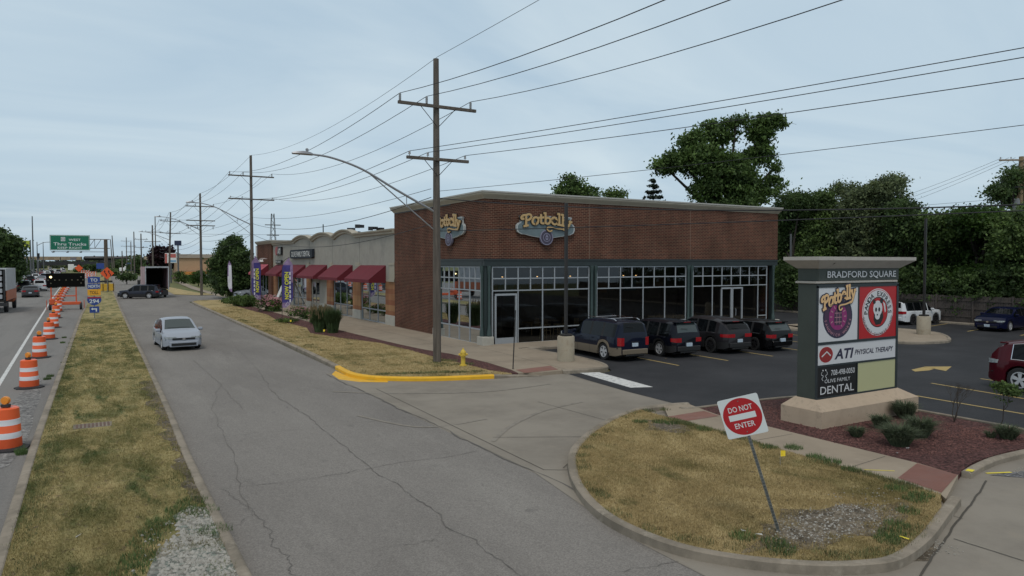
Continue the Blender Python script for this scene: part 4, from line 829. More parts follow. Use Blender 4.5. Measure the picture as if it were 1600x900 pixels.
# brick end block
eb = thing('brick_end_block', 'brick block with cream cornice at the far end of the strip of shops', 'building', (16.6, 78.9, 0))
w = MB(); w.box(0, .3, 0, 1.6, 0, 6.3); w.box(0, .3, 6.2, 7.4, 0, 6.3); w.box(0, .3, 1.6, 6.2, 2.9, 6.3); w.box(.3, 14, 0, .3, 4.8, 6.3); w.box(.3, 14, 7.1, 7.4, 0, 6.3); w.box(13.7, 14, .3, 7.1, 0, 6.3); w.build('wall', M['brick'], eb)
c = MB(); cornice(c, [(0, 0), (14, 0), (14, 7.4), (0, 7.4)], 6.3); c.build('cornice', [M['cornice'], M['capflash']], eb)
c = MB(); c.box(.4, 13.6, .4, 7.0, 6.1, 6.2); c.build('roof', M['tar'], eb)
fr5 = (Vector((.09, 0, 0)), Vector((0, 1, 0)), Vector((-1, 0, 0))); f = bars(fr5, [(1.6, 1.68, .1, 2.9, 0), (6.12, 6.2, .1, 2.9, 0), (3.1, 3.17, .1, 2.9, .002), (4.6, 4.67, .1, 2.9, .002), (1.6, 6.2, .1, .17, .001), (1.6, 6.2, .95, 1.02, .001)]).build('window', M['frame'], eb); g = MB(); pane(fr5, [(1.6, 6.2, .1, 2.9)], g); g.build('pane', M['glass'], f)
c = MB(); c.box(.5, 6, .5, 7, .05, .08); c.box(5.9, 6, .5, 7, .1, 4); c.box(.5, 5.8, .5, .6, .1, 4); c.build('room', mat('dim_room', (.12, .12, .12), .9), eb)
awning(80.2, 85.2, M['awning_pk'], M['awning'], 'canvas awning coloured sunlit pink on the brick end block', xw=16.59, xo=15.4)
for i in range(3):
    y = 80.9+i*.8; t = thing('wall_spotlight', 'small pale gooseneck lamp on the brick above the pink awning', 'lamp', (16.6, y, 4.35), group='gooseneck lamps above the pink awning')
    a = MB(); a.tube([(0, 0, .3), (-.3, 0, .4), (-.5, 0, .25)], .02, 5); a.build('arm', M['white'], t); a = MB(); a.lathe([(.03, .25), (.12, .05), (.16, 0)], 10, (-.5, 0, 0)); a.build('shade', M['white'], t)
dsp = MB(); dsp.box(16.42, 16.56, 86.1, 86.26, .05, 6.2); tag(dsp.build('downpipe', M['white']), 'tall white downpipe on the corner of the far brick block', 'pipe')
# shop lettering
def wall_sign_dental():
    y = onX(492, SX); y1_ = onX(457, SX); O = Vector((SX, (y+y1_)/2, 5.05)); root = thing('shop_sign', 'long dark wall sign with white letters on grey stucco', 'sign', tuple(O)); W_ = abs(y1_-y)
    f2 = (Vector((0, 0, 0)), Vector((0, -1, 0)), Vector((0, 0, 1)), Vector((-1, 0, 0)))
    a = MB(); a.prism([(-W_/2+.3, -.42), (W_/2-.3, -.42), (W_/2, -.3), (W_/2, .4), (-W_/2+.3, .4), (-W_/2, .2), (-W_/2, -.2)], .03, .25, 0, f2); a.build('board', mat('navy_board', (.012, .018, .028), .8), root)
    a = MB(); put_text(a, 'OLIVE FAMILY DENTAL', f2, 0, -.24, .5, w=W_*.84, z=.262, bold=.012); a.build('lettering', M['white'], root)
wall_sign_dental()
y = onX(438, SX); root = thing('shop_sign', 'small red, white and black wall sign at the far end of the stucco wall', 'sign', (SX, y, 5.1)); f2 = (Vector((0, 0, 0)), Vector((0, -1, 0)), Vector((0, 0, 1)), Vector((-1, 0, 0)))
a = MB(); a.prism(ell(-.95, .35, .45, .45), .03, .2, 0, f2); a.build('roundel', mat('faded_red', (.35, .09, .09), .6), root)
a = MB(); a.prism([(-.5, -.05), (1.2, -.05), (1.2, .75), (-.3, .75)], .03, .2, 0, f2); a.prism([(-1.3, -.95), (1.2, -.95), (1.2, -.6), (-1.3, -.6)], .03, .2, 0, f2); a.build('board', M['black'], root)
a = MB(); put_text(a, 'ATI', f2, .35, .05, .55, w=1.2, z=.212, bold=.03); put_text(a, 'PHYSICAL THERAPY', f2, -.05, -.87, .2, w=2.2, z=.212, bold=.01); a.build('lettering', M['white'], root)
# rooftop clutter
ru = thing('rooftop_unit', 'dark jumble of rooftop air conditioning parts above the parapet', 'roof unit', (22, 60, 5.6))
ba = MB(); rr_ = random.Random(5)
cx_, cyy, _ = at_depth(573, 360, 62)
ru.location = (cx_, cyy, 5.6)
for i in range(16): x = rr_.uniform(-1.4, 1.4); z = rr_.uniform(.8, 1.7); ba.box(x-.2, x+.2, -.3, .3, z, z+rr_.uniform(.15, .35), 0, rr_.uniform(0, 3))
ba.build('duct_parts', M['dark'], ru); ba = MB(); ba.bbox(-2.3, 2.0, -.6, .6, 0, 1.1, .04); ba.build('cabinet', M['black'], ru)
cx_, cyy, _ = at_depth(505, 360, 66); t = thing('roof_vent_pipe', 'thin dark vent pipe standing on the shop roof', 'pipe', (cx_, cyy, 5.6)); a = MB(); a.tube([(0, 0, 0), (0, 0, 2.2)], .05, 6); a.build('pipe', M['dark'], t); a = MB(); a.box(-.2, .2, -.2, .2, 0, .1); a.build('base', M['dark'], t)
for px, l in ((463, 'small grey roof vent behind the farthest scallop'), (482, 'small dark roof vent between the two far scallops')):
    cx_, cyy, _ = at_depth(px, 372, 75); a = MB(); a.lathe([(.25, 0), (.25, .9), (.45, .9), (.45, 1.15), (.1, 1.25)], 10, (cx_, cyy, 5.6)); tag(a.build('roof_vent', M['dark'] if px > 470 else M['frame']), l, 'vent')
# leaning white board by the wall
a = MB(); y = 71.6; a.add([(15.4, y, .13), (15.4, y+.9, .13), (16.3, y+.9, 2.2), (16.3, y, 2.2), (15.45, y, .13), (15.45, y+.9, .13), (16.36, y+.9, 2.2), (16.36, y, 2.2)], [(0, 1, 2, 3), (7, 6, 5, 4), (0, 4, 5, 1), (1, 5, 6, 2), (2, 6, 7, 3), (3, 7, 4, 0)]); tag(a.build('leaning_board', M['white']), 'white board leaning against the shop front behind the pink flowers', 'board')
# ================================================================ MONUMENT SIGN
M['sgreen'] = mat('sign_dark_green', (0.040, 0.050, 0.042), 0.55, var=.12, vscale=2)
M['stucco_t'] = mat('tan_stucco', (0.43, 0.335, 0.245), 0.85, var=.1, vscale=3, dirt=(.25, .2, .15), dscale=3, dlo=.55, dhi=.75, bump=.15, bscale=80)
M['captan'] = mat('sign_cap_tan', (0.40, 0.375, 0.34), 0.8, var=.08, dirt=(.05, .045, .04), dscale=3.0, dlo=.66, dhi=.70)
M['pwhite'] = mat('panel_white', (0.60, 0.61, 0.63), 0.4); M['pred'] = mat('panel_red', (0.42, 0.008, 0.012), 0.4); M['pcream'] = mat('panel_cream', (0.46, 0.46, 0.26), 0.4); M['pblack'] = mat('panel_black', (0.01, 0.01, 0.011), 0.4)
M['navy'] = mat('ink_navy', (0.02, 0.02, 0.05), .5); M['pk'] = mat('ink_magenta', (0.25, 0.02, 0.14), .5); M['peach'] = mat('ink_peach', (0.72, 0.46, 0.22), .5); M['plum'] = mat('ink_plum', (0.055, 0.025, 0.06), .5); M['redink'] = mat('ink_red', (0.35, 0.02, 0.02), .5)
ms = thing('monument_sign', 'tall dark green monument sign with tenant panels on a tan stucco base', 'sign', (15.62, 11.42, .1))
def frust(mb, a, b, mi=0):  # a,b = (x0,x1,y0,y1,z)
    vs = [(x, y, s[4]) for s in (a, b) for x, y in ((s[0], s[2]), (s[1], s[2]), (s[1], s[3]), (s[0], s[3]))]
    mb.add(vs, [(3, 2, 1, 0), (4, 5, 6, 7), (0, 1, 5, 4), (1, 2, 6, 5), (2, 3, 7, 6), (3, 0, 4, 7)], mi)
a = MB(); frust(a, (-.22, 3.95, -.36, .85, -.08), (-.22, 3.95, -.36, .85, .42)); frust(a, (-.22, 3.95, -.36, .85, .421), (-.02, 3.5, -.03, .58, .66)); a.build('base', M['stucco_t'], ms)
BW, BD = 3.47, .55
a = MB(); a.bbox(0, BW, 0, BD, .58, 3.58, .015); a.build('body', M['sgreen'], ms)
a = MB(); a.bbox(-.06, BW-.08, -.045, BD+.04, 3.585, 3.64, .008); a.build('ledge', M['captan'], ms)
a = MB(); a.bbox(.03, BW-.01, -.03, BD+.03, 3.645, 3.96, .008); a.build('header', M['sgreen'], ms)
a = MB(); frust(a, (.0, BW, -.05, BD+.04, 3.962), (-.30, BW+.40, -.27, BD+.22, 4.17)); frust(a, (-.30, BW+.40, -.27, BD+.22, 4.171), (-.30, BW+.40, -.27, BD+.22, 4.26)); a.build('cap', M['captan'], ms)
fm = (Vector((0, -.001, -.1)), Vector((1, 0, 0)), Vector((0, 0, 1)), Vector((0, -1, 0)))   # v measured from the ground
def quad(name, x0, x1, z0, z1, m, zz=.02, par=ms):
    a = MB(); a.prism([(x0, z0), (x1, z0), (x1, z1), (x0, z1)], -.01, zz, 0, fm); return a.build(name, m, par)
a = MB()
for x0, x1, z0, z1 in ((.0, .04, .72, 3.62), (BW-.09, BW-.0, .72, 3.62), (.0, BW, 3.58, 3.66), (.04, 3.4, 2.13, 2.2), (.04, 3.4, 1.57, 1.62), (1.66, 1.71, 2.2, 3.58), (1.66, 1.69, .8, 1.57), (.04, 3.4, .72, .8)):
    a.prism([(x0, z0), (x1, z0), (x1, z1), (x0, z1)], -.01, .035, 0, fm)
a.build('panel_frame', mat('panel_frame_dark', (0.02, 0.028, 0.032), .5), ms)
a = MB(); put_text(a, 'BRADFORD SQUARE', fm, 1.83, 3.83, .17, w=2.95, z=.045, bold=.012); a.build('header_lettering', M['pwhite'], ms)
p1 = quad('tenant_panel', .04, 1.66, 2.2, 3.58, M['pwhite']); p1['label'] = 'white panel with round purple emblem'
a = MB(); cx, cy = .83, 2.83; a.prism(ell(cx, cy, .60, .56), .015, .023, 0, fm); a.prism(ell(cx, cy, .545, .505), .015, .025, 1, fm); a.prism(ell(cx, cy, .39, .37), .015, .0265, 0, fm); a.prism(ell(cx, cy, .37, .35), .015, .028, 2, fm)
for q in range(10):
    an = R_(-60+q*30); x_, y_ = math.cos(an), math.sin(an)
    a.ribbon([(cx+x_*.24, cy+y_*.23), (cx+x_*.33, cy+y_*.31)], .028, .0295, 3, fm)
a.prism([(cx-.13, cy-.22), (cx+.13, cy-.22), (cx+.17, cy-.1), (cx+.15, cy+.12), (cx+.06, cy+.2), (cx+.05, cy+.34), (cx-.05, cy+.34), (cx-.06, cy+.2), (cx-.15, cy+.12), (cx-.17, cy-.1)], .015, .031, 1, fm)
for z_ in (-.14, -.02, .09): a.ribbon([(cx-.14, cy+z_), (cx+.14, cy+z_)], .018, .0325, 3, fm)
a.ribbon([(cx-.06, cy-.2), (cx-.06, cy+.18)], .015, .034, 3, fm); a.ribbon([(cx+.06, cy-.2), (cx+.06, cy+.18)], .015, .034, 3, fm)
arc_text(a, 'SANDWICH WORKS', fm, cx, cy, .465, .085, 168, mid=270, z=.0275, bold=.01, mi=3, bottom=True, ky=.93)
a.build('emblem', [M['navy'], M['plum'], M['pk'], mat('ink_rose', (.42, .22, .26), .5)], p1)
a = MB(); fat_text(a, fm, .83, 3.16, .32, 1.34, .036, sw=.21, grow=.05, th=.004, tilt=14, arc=.15); a.build('letter_backing', M['navy'], p1)
a = MB(); fat_text(a, fm, .83, 3.16, .32, 1.34, .046, sw=.2, th=.004, tilt=14, arc=.15); a.build('lettering', M['peach'], p1)
p2 = quad('tenant_panel', 1.71, 3.38, 2.2, 3.58, M['pred']); p2['label'] = 'red panel with round black and white emblem'
a = MB(); cx, cy = 2.54, 2.885; a.prism(ell(cx, cy, .69, .635, 48), .015, .023, 0, fm); a.prism(ell(cx, cy, .665, .61, 48), .015, .025, 2, fm); a.prism(ell(cx, cy, .65, .595, 48), .015, .0265, 0, fm); a.prism(ell(cx, cy, .44, .41, 48), .015, .028, 1, fm); a.prism(ell(cx, cy, .415, .385, 48), .015, .03, 2, fm)
arc_text(a, 'PANDA EXPRESS', fm, cx, cy, .465, .15, 196, mid=90, z=.0275, bold=.025, mi=1, ky=.92)
arc_text(a, 'GOURMET CHINESE FOOD', fm, cx, cy, .60, .085, 158, mid=270, z=.0275, bold=.004, mi=1, bottom=True, ky=.92)
a.prism([(cx-.18, cy-.02), (cx+.2, cy+.02), (cx+.24, cy-.15), (cx+.12, cy-.33), (cx-.1, cy-.34), (cx-.2, cy-.2)], .015, .032, 1, fm)
a.prism(ell(cx-.02, cy+.10, .2, .21), .015, .034, 0, fm); a.prism(ell(cx-.03, cy-.1, .11, .1), .015, .0345, 0, fm)
for ex, ey, er in ((-.18, .28, .055), (.14, .3, .07)): a.prism(ell(cx+ex, cy+ey, er, er), .015, .036, 1, fm)
for ex, ey in ((-.1, .07), (.04, .07)): a.prism(ell(cx+ex, cy+ey, .042, .058, 16), .015, .0365, 1, fm)
a.prism(ell(cx-.04, cy-.07, .03, .022, 12), .015, .0368, 1, fm)
a.prism([(cx+.2, cy+.28), (cx+.3, cy+.22), (cx+.34, cy+.02), (cx+.3, cy-.02), (cx+.25, cy+.15)], .015, .0355, 0, fm)
a.build('emblem', [M['pwhite'], M['pblack'], M['pred']], p2)
p3 = quad('tenant_panel', .04, 3.38, 1.62, 2.13, M['pwhite']); p3['label'] = 'wide white panel with red oval and slanted lettering'
a = MB(); a.prism(ell(.38, 1.875, .27, .2), .015, .024, 0, fm); a.prism(ell(.38, 1.875, .245, .178), .015, .026, 1, fm); a.ribbon([(.2, 1.83), (.4, 1.95), (.56, 1.84)], .035, .028, 2, fm)
sl = lambda a_, b_: (a_+b_*.28, b_)
LM = [M['redink'], mat('ink_brick', (.27, .02, .02), .5), M['pwhite'], M['navy']]; a.build('roundel', LM, p3); a = MB(); put_text(a, 'ATI', fm, 1.08, 1.74, .26, w=.72, z=.024, bold=.03, mi=3, warp=sl); put_text(a, 'PHYSICAL THERAPY', fm, 2.40, 1.80, .135, w=1.68, z=.024, bold=.02, mi=3, warp=sl)
a.build('lettering', LM, p3)
p4 = quad('tenant_panel', .04, 1.66, .8, 1.57, M['pblack']); p4['label'] = 'black panel with white dental lettering'
a = MB(); put_text(a, '708-498-0050', fm, 1.08, 1.33, .145, w=.98, z=.024, bold=.004); put_text(a, 'OLIVE FAMILY', fm, .86, 1.15, .10, w=1.05, z=.024); put_text(a, 'DENTAL', fm, .86, .87, .21, w=1.38, z=.024, bold=.004)
for q in (-1, 1):
    a.prism(ell(.32+q*.055, 1.48, .022, .022, 10), .015, .024, 0, fm); a.ribbon(catmull([(.32+q*.09, 1.45), (.32+q*.12, 1.38), (.32+q*.04, 1.33), (.32+q*.1, 1.27), (.32+q*.04, 1.22)], 4), .014, .024, 0, fm)
a.build('lettering', M['pwhite'], p4)
p5 = quad('tenant_panel', 1.69, 3.38, .8, 1.57, M['pcream']); p5['label'] = 'blank cream panel'
# ================================================================ TILTED SIGN
M['sred'] = mat('sign_red', (0.42, 0.012, 0.018), .45); M['swhite'] = mat('sign_white', (0.66, 0.70, 0.70), .45); M['galv'] = mat('galvanised', (0.22, 0.23, 0.22), .5, metal=.6, var=.2, vscale=6)
dn = thing('road_sign', 'square red and white do not enter sign on a tilted perforated post', 'sign', (8.9, 7.1, .13)); dn.rotation_euler = (R_(2), R_(-17.2), R_(-51.3))
fd = (Vector((0, -.03, 0)), Vector((1, 0, 0)), Vector((0, 0, 1)), Vector((0, -1, 0)))
a = MB(); a.box(-.022, -.016, -.015, .015, -.1, 2.1); a.box(.016, .022, -.015, .015, -.1, 2.1); a.box(-.016, .016, .009, .015, -.1, 2.1)
for i in range(41):
    z = .02+i*.05; a.box(-.0161, .0161, -.015, -.01, z, z+.028)
a.build('post', M['galv'], dn)
a = MB(); r = .03; c_ = 1.82; h = .305; poly = []
for sx, sy, a0 in ((1, 1, 0), (-1, 1, 90), (-1, -1, 180), (1, -1, 270)):
    for q in range(5): an = R_(a0+q*22.5); poly.append((sx*(h-r)+r*math.cos(an), c_+sy*(h-r)+r*math.sin(an)))
a.prism(poly, -.003, .0, 0, fd, bottom=True); pl = a.build('plate', M['swhite'], dn)
a = MB(); a.prism(ell(0, c_, .285, .285, 48), .0, .0012, 0, fd); a.build('disc', M['sred'], pl)
a = MB(); a.prism([(-.2, c_-.045), (.2, c_-.045), (.2, c_+.045), (-.2, c_+.045)], .001, .0022, 0, fd); put_text(a, 'DO NOT', fd, 0, c_+.085, .085, w=.36, z=.0024, bold=.008); put_text(a, 'ENTER', fd, 0, c_-.17, .085, w=.30, z=.0024, bold=.008); a.build('lettering', M['swhite'], pl)
a = MB()
for z in (c_+.24, c_-.24): a.prism(ell(0, z, .009, .009, 8), 0, .006, 0, fd)
a.build('bolt', M['galv'], dn)
# ================================================================ UTILITY POLES
M['wood'] = mat('weathered_pole', (0.115, 0.098, 0.082), 0.95, var=.35, vscale=2, stretch=(6, 6, .5), bump=.6, bscale=30)
M['woodlt'] = mat('newer_pole', (0.24, 0.175, 0.105), 0.95, var=.25, vscale=2, stretch=(6, 6, .5))
M['ins'] = mat('insulator_grey', (0.22, 0.23, 0.24), .4); M['alu'] = mat('lamp_aluminium', (0.30, 0.31, 0.33), .45, metal=.5); M['wire'] = mat('black_cable', (0.018, 0.018, 0.02), .6); M['steel'] = mat('grey_steel', (0.12, 0.125, 0.13), .5, metal=.4)
def upole(x, y, h, arms, label, lamp=None, r=(.17, .115), rz=0, wood='wood', group='wooden utility poles along the road', lean=0, lod=0):
    t = thing('utility_pole', label, 'pole', (x, y, 0), rz, group); t.rotation_euler = (0, lean, rz)
    a = MB(); n = 14; a.tube([(0, 0, -.1), (0, 0, h*.3), (0, 0, h*.65), (0, 0, h)], [r[0], r[0]*.9+r[1]*.1, r[0]*.4+r[1]*.6, r[1]], n); a.build('pole', M[wood], t, smooth=True)
    for (z, w, ins, xs) in arms:
        a = MB(); a.bbox(-w/2, w/2, -.24, -.13, z-.06, z+.06, .008); ar_ = a.build('crossarm', M[wood], t)
        a = MB(); s = w*.22
        for q in (-1, 1): a.tube([(q*s, -.18, z-.05), (q*.03, -.16, z-.05-s*1.0)], .015, 5)
        a.build('brace', M['dark'], ar_)
        for q in xs:
            a = MB()
            if ins == 'post': a.lathe([(.02, .06), (.05, .08), (.045, .12), (.055, .15), (.045, .18), (.055, .22), (.045, .26), (.055, .3), (.03, .36)], 8 if not lod else 5, (q, -.18, z))
            elif ins == 'pin': a.lathe([(.015, .06), (.015, .12), (.06, .13), (.035, .18), (.05, .2), (.03, .25)], 8 if not lod else 5, (q, -.18, z))
            else: a.lathe([(.02, -.45), (.06, -.4), (.04, -.3), (.06, -.25), (.04, -.15), (.03, -.06)], 8 if not lod else 5, (q, -.18, z))
            a.build('insulator', M['ins'], ar_, smooth=True)
    if lamp:
        z0, z1, reach, rise = lamp
        a = MB(); pts = catmull([(-.1, 0, z0), (-reach*.35, 0, z0+rise*.42), (-reach*.62, 0, z0+rise*.78), (-reach*.85, 0, z0+rise*.96), (-reach, 0, z0+rise)], 6); a.tube(pts, [.05-.015*i/len(pts) for i in range(len(pts))], 8)
        a.tube([(-.1, 0, z1), (-reach*.25, 0, (z1+(z0+rise*.66-z1)*.44)), (-reach*.56, 0, z0+rise*.70)], .025, 6); a.tube([(-reach*.26, 0, z0+rise*.31), (-reach*.26, 0, z1+(z0+rise*.66-z1)*.44)], .018, 5)
        la = a.build('lamp_arm', M['alu'], t, smooth=True)
        a = MB(); hx = -reach
        vs = []; prof_ = [(0.0, .05, .04), (-.1, .1, .07), (-.35, .15, .09), (-.6, .13, .06), (-.75, .06, .03)]
        for dx_, wy, hz_ in prof_: vs += [(hx+dx_, -wy, z0+rise-.01), (hx+dx_, -wy*.7, z0+rise+hz_), (hx+dx_, wy*.7, z0+rise+hz_), (hx+dx_, wy, z0+rise-.01), (hx+dx_, 0, z0+rise-.05)]
        fs = [(i*5+j, i*5+(j+1) % 5, (i+1)*5+(j+1) % 5, (i+1)*5+j) for i in range(4) for j in range(5)]+[(0, 1, 2, 3, 4), (24, 23, 22, 21, 20)]
        a.add(vs, fs); a.lathe([(.05, 0), (.06, .1), (.03, .13)], 8, (hx-.2, 0, z0+rise+.08)); a.build('lamp_head', M['alu'], la, smooth=40)
    return t
PL = [(12.21, 26.72), (13.0, 71.65), (12.37, 101.07)]
upole(12.21, 26.72, 12.5, [(10.54, 3.45, 'post', (-1.64, -.5, 1.48)), (8.41, 2.75, 'pin', (-1.25, -.46, 1.22))], 'tall weathered utility pole beside the fire hydrant, the nearest one', lamp=(6.3, 5.55, 5.05, 1.95))
upole(13.3, 71.65, 14.5, [(12.5, 4.2, 'post', (-1.95, -.75, 1.9)), (10.3, 4.2, 'pin', (-1.9, -.85, 1.95))], 'utility pole standing among the flower beds behind the first purple banner', lamp=(7.9, 7.0, 5.0, 1.9))
p3_ = upole(12.37, 101.07, 13.3, [(11.6, 3.6, 'post', (-1.6, -.6, 1.6)), (9.1, 3.5, 'hang', (-1.5, -.4, 1.5)), (9.75, 3.5, 'none0', ())], 'utility pole with a doubled lower crossarm beyond the side street', lamp=(8.6, 7.8, 4.6, 1.5))
upole(11.75, 139.6, 13.2, [(11.6, 3.4, 'post', (-1.5, -.5, 1.5)), (9.5, 3.4, 'pin', (-1.5, -.5, 1.5))], 'leaning utility pole beside the red and white shop signboard', lean=R_(2), lamp=(8.3, 7.5, 4.2, 1.2), lod=1)
far = [(239, 352, 175, 13, 3.3), (243.5, 338, 260, 20, 0), (221, 365, 210, 12.6, 3.2), (210, 362, 245, 15, 0), (205, 378, 290, 12, 3.4), (198, 371, 330, 15, 4), (191, 392, 260, 8, 0), (179, 368, 280, 15.5, 0), (176, 374, 320, 16, 0)]
names = ['beyond the parked box truck', 'without crossarms, tallest behind the box truck', 'left of the brown shop board', 'thick dark and bare, left of the box truck', 'thin and distant over the road end', 'thin with crossarms near the vanishing point', 'short and bare beside the white lorry cab', 'leaning and bare right of the green sign gantry', 'leaning left beside the green sign gantry']
for (px, top, dist, hh, aw), nm in zip(far, names):
    d = ray(px, 411); k = dist/d.y; x, y = d.x*k, dist; fw = k; h = EYE+(411-top)*fw/FPX
    upole(x, y, h, [(h-1.5, aw, 'post', (-aw*.4, aw*.4)), (h-3.6, aw, 'pin', (-aw*.4, aw*.4))] if aw else [], 'distant utility pole '+nm, lod=1, r=(.2, .14), lean=R_(-2.5) if px in (176, 179) else 0, group='distant utility poles')
# right-hand pole with transformers
dx_, dy_, dz_ = at_depth(1592, 411, 57)
tp = upole(dx_, dy_, 12.7, [(12.4, 3.6, 'pin', (-1.7, -.9, 1.7))], 'pale wooden utility pole with grey transformers above the trees at the right edge', wood='woodlt', rz=R_(-35), r=(.24, .17), group=None)
for q, s in ((-.55, 1), (.55, 1), (0.1, -1)):
    a = MB(); a.lathe([(.2, 0), (.27, .03), (.27, 1.0), (.29, 1.02), (.2, 1.12), (.05, 1.14)], 14, (q, s*-.35, 8.2)); tr = a.build('transformer', M['ins'], tp, smooth=40)
    a = MB(); a.lathe([(.05, 1.1), (.04, 1.3), (.06, 1.35)], 8, (q+.1, s*-.35, 8.2)); a.build('bushing', M['woodlt'], tr)
a = MB(); a.bbox(-.8, .8, -.3, -.2, 10.2, 10.3, .01); a.bbox(-.5, .5, .15, .25, 7.0, 7.1, .01); a.build('bracket', M['dark'], tp)
a = MB(); a.lathe([(.12, 0), (.14, .3), (.06, .5)], 8, (-1.5, -.25, 10.3)); a.build('cutout', M['dark'], tp)
# wires --------------------------------------------------
def wire(pts, sag, r, label, n=18):
    mb = MB(); out_ = []
    for i in range(len(pts)-1):
        a, b_ = Vector(pts[i]), Vector(pts[i+1]); s = sag[i] if isinstance(sag, (list, tuple)) else sag
        for j in range(n): t = j/n; p = a.lerp(b_, t); p.z -= s*4*t*(1-t); out_.append(p)
    out_.append(Vector(pts[-1])); 
    rr = [max(r, 0.00016*(Vector((p.x, p.y, p.z-EYE))).length) for p in out_]
    mb.tube(out_, rr, 5); return tag(mb.build('power_line', M['wire']), label, 'cable', 'overhead lines')
def P4(dx, z1, z2, z3, z4, znear, xn): return [(12.21+xn, -14, znear), (12.21+dx[0], 26.54, z1), (13.3+dx[1], 71.5, z2), (12.37+dx[2], 100.9, z3), (12.0+dx[2], 139.4, z4), (13+dx[2], 175, z4-.6)]
wire(P4((0, 0, 0), 12.55, 14.5, 13.3, 13.2, 12.6, 0), [.2, .9, .5, .6, .5], .009, 'thin topmost line over the tips of the road side poles')
for i, (a1, a2, a3, w_) in enumerate(((-1.64, -1.95, -1.6, 'left end'), (-.5, -.75, -.6, 'middle'), (1.48, 1.9, 1.6, 'right end'))):
    wire(P4((a1, a2, a3), 10.9, 12.85, 11.95, 11.9, 10.9, a1), [1.2, 1.0, .6, .7, .5], .013, 'power line on the %s insulator of the upper crossarms' % w_)
ends = [(1600, 57), (1600, 72), (1600, 105)]
for i, (a1, a2, a3, w_) in enumerate(((-1.25, -1.9, -1.5, 'left end'), (-.46, -.85, -.4, 'middle'), (1.22, 1.95, 1.5, 'right end'))):
    e = at_depth(*ends[i], 16*1.0); st = Vector((12.21+a1, 26.54, 8.66)); e = Vector(e); far_ = st+(e-st)*1.9; 
    wire([tuple(far_), tuple(st), (13.3+a2, 71.5, 10.5), (12.37+a3, 100.9, 8.8), (12+a3, 139.4, 9.8)], [.25, .9, .5, .6], .012, 'line turning off over the parking lot from the %s of the lower crossarm' % w_)
def line2(p0, p1, sag, r, label, ext=1.6):
    a, b_ = Vector(p0), Vector(p1); wire([tuple(a+(b_-a)*ext), tuple(a)], sag, r, label)
def zpole(py, x=12.33, y=26.7): return (x, y, EYE+(411-py)*27.9*1.05/FPX*1.0)
def ontopole(py):
    lo, hi = 0, 14
    for _ in range(40):
        m_ = (lo+hi)/2; v = Vector((12.33, 26.7, m_-EYE)); yy = 450-FPX*v.dot(_U)/v.dot(_F)
        if yy > py: lo = m_
        else: hi = m_
    return (12.33, 26.7, lo)
line2(ontopole(298.5), at_depth(1600, 183, 17), .2, .009, 'single thin line rising to the right in front of the big maple')
line2(ontopole(310), at_depth(1600, 276, 18), .75, .02, 'thick black cable crossing the cornice towards the right edge')
line2(ontopole(361), at_depth(1600, 322, 18), .12, .016, 'black cable crossing the brick wall below the cornice')
wire([tp.location+Vector((-.5, 0, 11.0-1.6)), (12.5, 101, 8.0)], 1.0, .012, 'long service line running behind the restaurant roof')
for i in range(3):
    wire([tp.location+Vector((-1.3+.4*i, .8-.3*i, 12.6)), Vector(at_depth(1290+15*i, 340+3*i, 90))], .5, .012, 'thin line leading left from the %s of the pale transformer pole' % ('tip', 'middle', 'inner arm')[i])
for i, (z1, z2, s) in enumerate(((7.25, 8.6, .55), (6.9, 8.0, .9), (4.9+.9, 7.0, 1.1))):
    wire([(12.05, 26.9, z1), (13.3, 71.5, z2), (12.37, 100.9, z2-.9), (12, 139.4, z2-1.2), (13, 175, z2-1.3)], [s, .6, .6, .4], .016 if i else .011, ('thin service line', 'thick telephone cable', 'lowest telephone cable')[i]+' below the crossarms of the road side poles')
# ================================================================ PARKING LOT LIGHT POLES
M['bronze'] = mat('bronze_paint', (0.022, 0.02, 0.019), .5)
def lightpole(x, y, h, label, arms=1):
    t = thing('light_pole', label, 'lamp post', (x, y, .13), group='parking lot light poles on concrete bases')
    a = MB(); a.lathe([(.36, 0), (.36, 1.0), (.33, 1.04)], 24); a.build('concrete_base', M['concb'], t, smooth=40)
    a = MB(); a.bbox(-.2, .2, -.2, .2, 1.045, 1.13, .02); a.bbox(-.06, .06, -.06, .06, 1.13, h, .012); a.build('pole', M['bronze'], t)
    a = MB()
    for s in (-1, 1)[:2]:
        a.bbox(-.55, -.06, -.03, .03, h-.12, h-.07, .01) if s < 0 else a.bbox(.06, .55, -.03, .03, h-.12, h-.07, .01)
        a.bbox(*((-1.0, -.5) if s < 0 else (.5, 1.0)), -.18, .18, h-.16, h-.03, .02)
    if arms: a.build('lamp_head', M['bronze'], t)
    return t
M['concb'] = mat('concrete_base', (0.36, 0.315, 0.24), .9, var=.15, vscale=4, dirt=(.25, .2, .14), dscale=2)
lightpole(16.95, 24.25, 6.55, 'bronze light pole on a round concrete base beside the blue vehicle', arms=0)
lightpole(40.9, 22.9, 6.6, 'bronze light pole on a concrete base in front of the white vehicle', arms=0)
a = MB(); a.tube([(51.6, 40.3, 0), (51.6, 40.3, 6.7)], .09, 8); tag(a.build('light_pole', M['steel']), 'bare grey pole behind the sign by the fence', 'lamp post')
# small pole of a sign seen edge-on
t = thing('signpost', 'dark leaning signpost with its plate seen edge on, beside the tactile paving', 'sign', (13.85, 23.35, .1)); t.rotation_euler = (0, R_(2.5), R_(-30))
a = MB(); a.tube([(0, 0, 0), (0, 0, 2.3)], .025, 6); a.build('post', M['bronze'], t); a = MB(); a.box(-.006, .006, -.15, .15, 1.5, 2.15); a.build('plate', M['dark'], t)
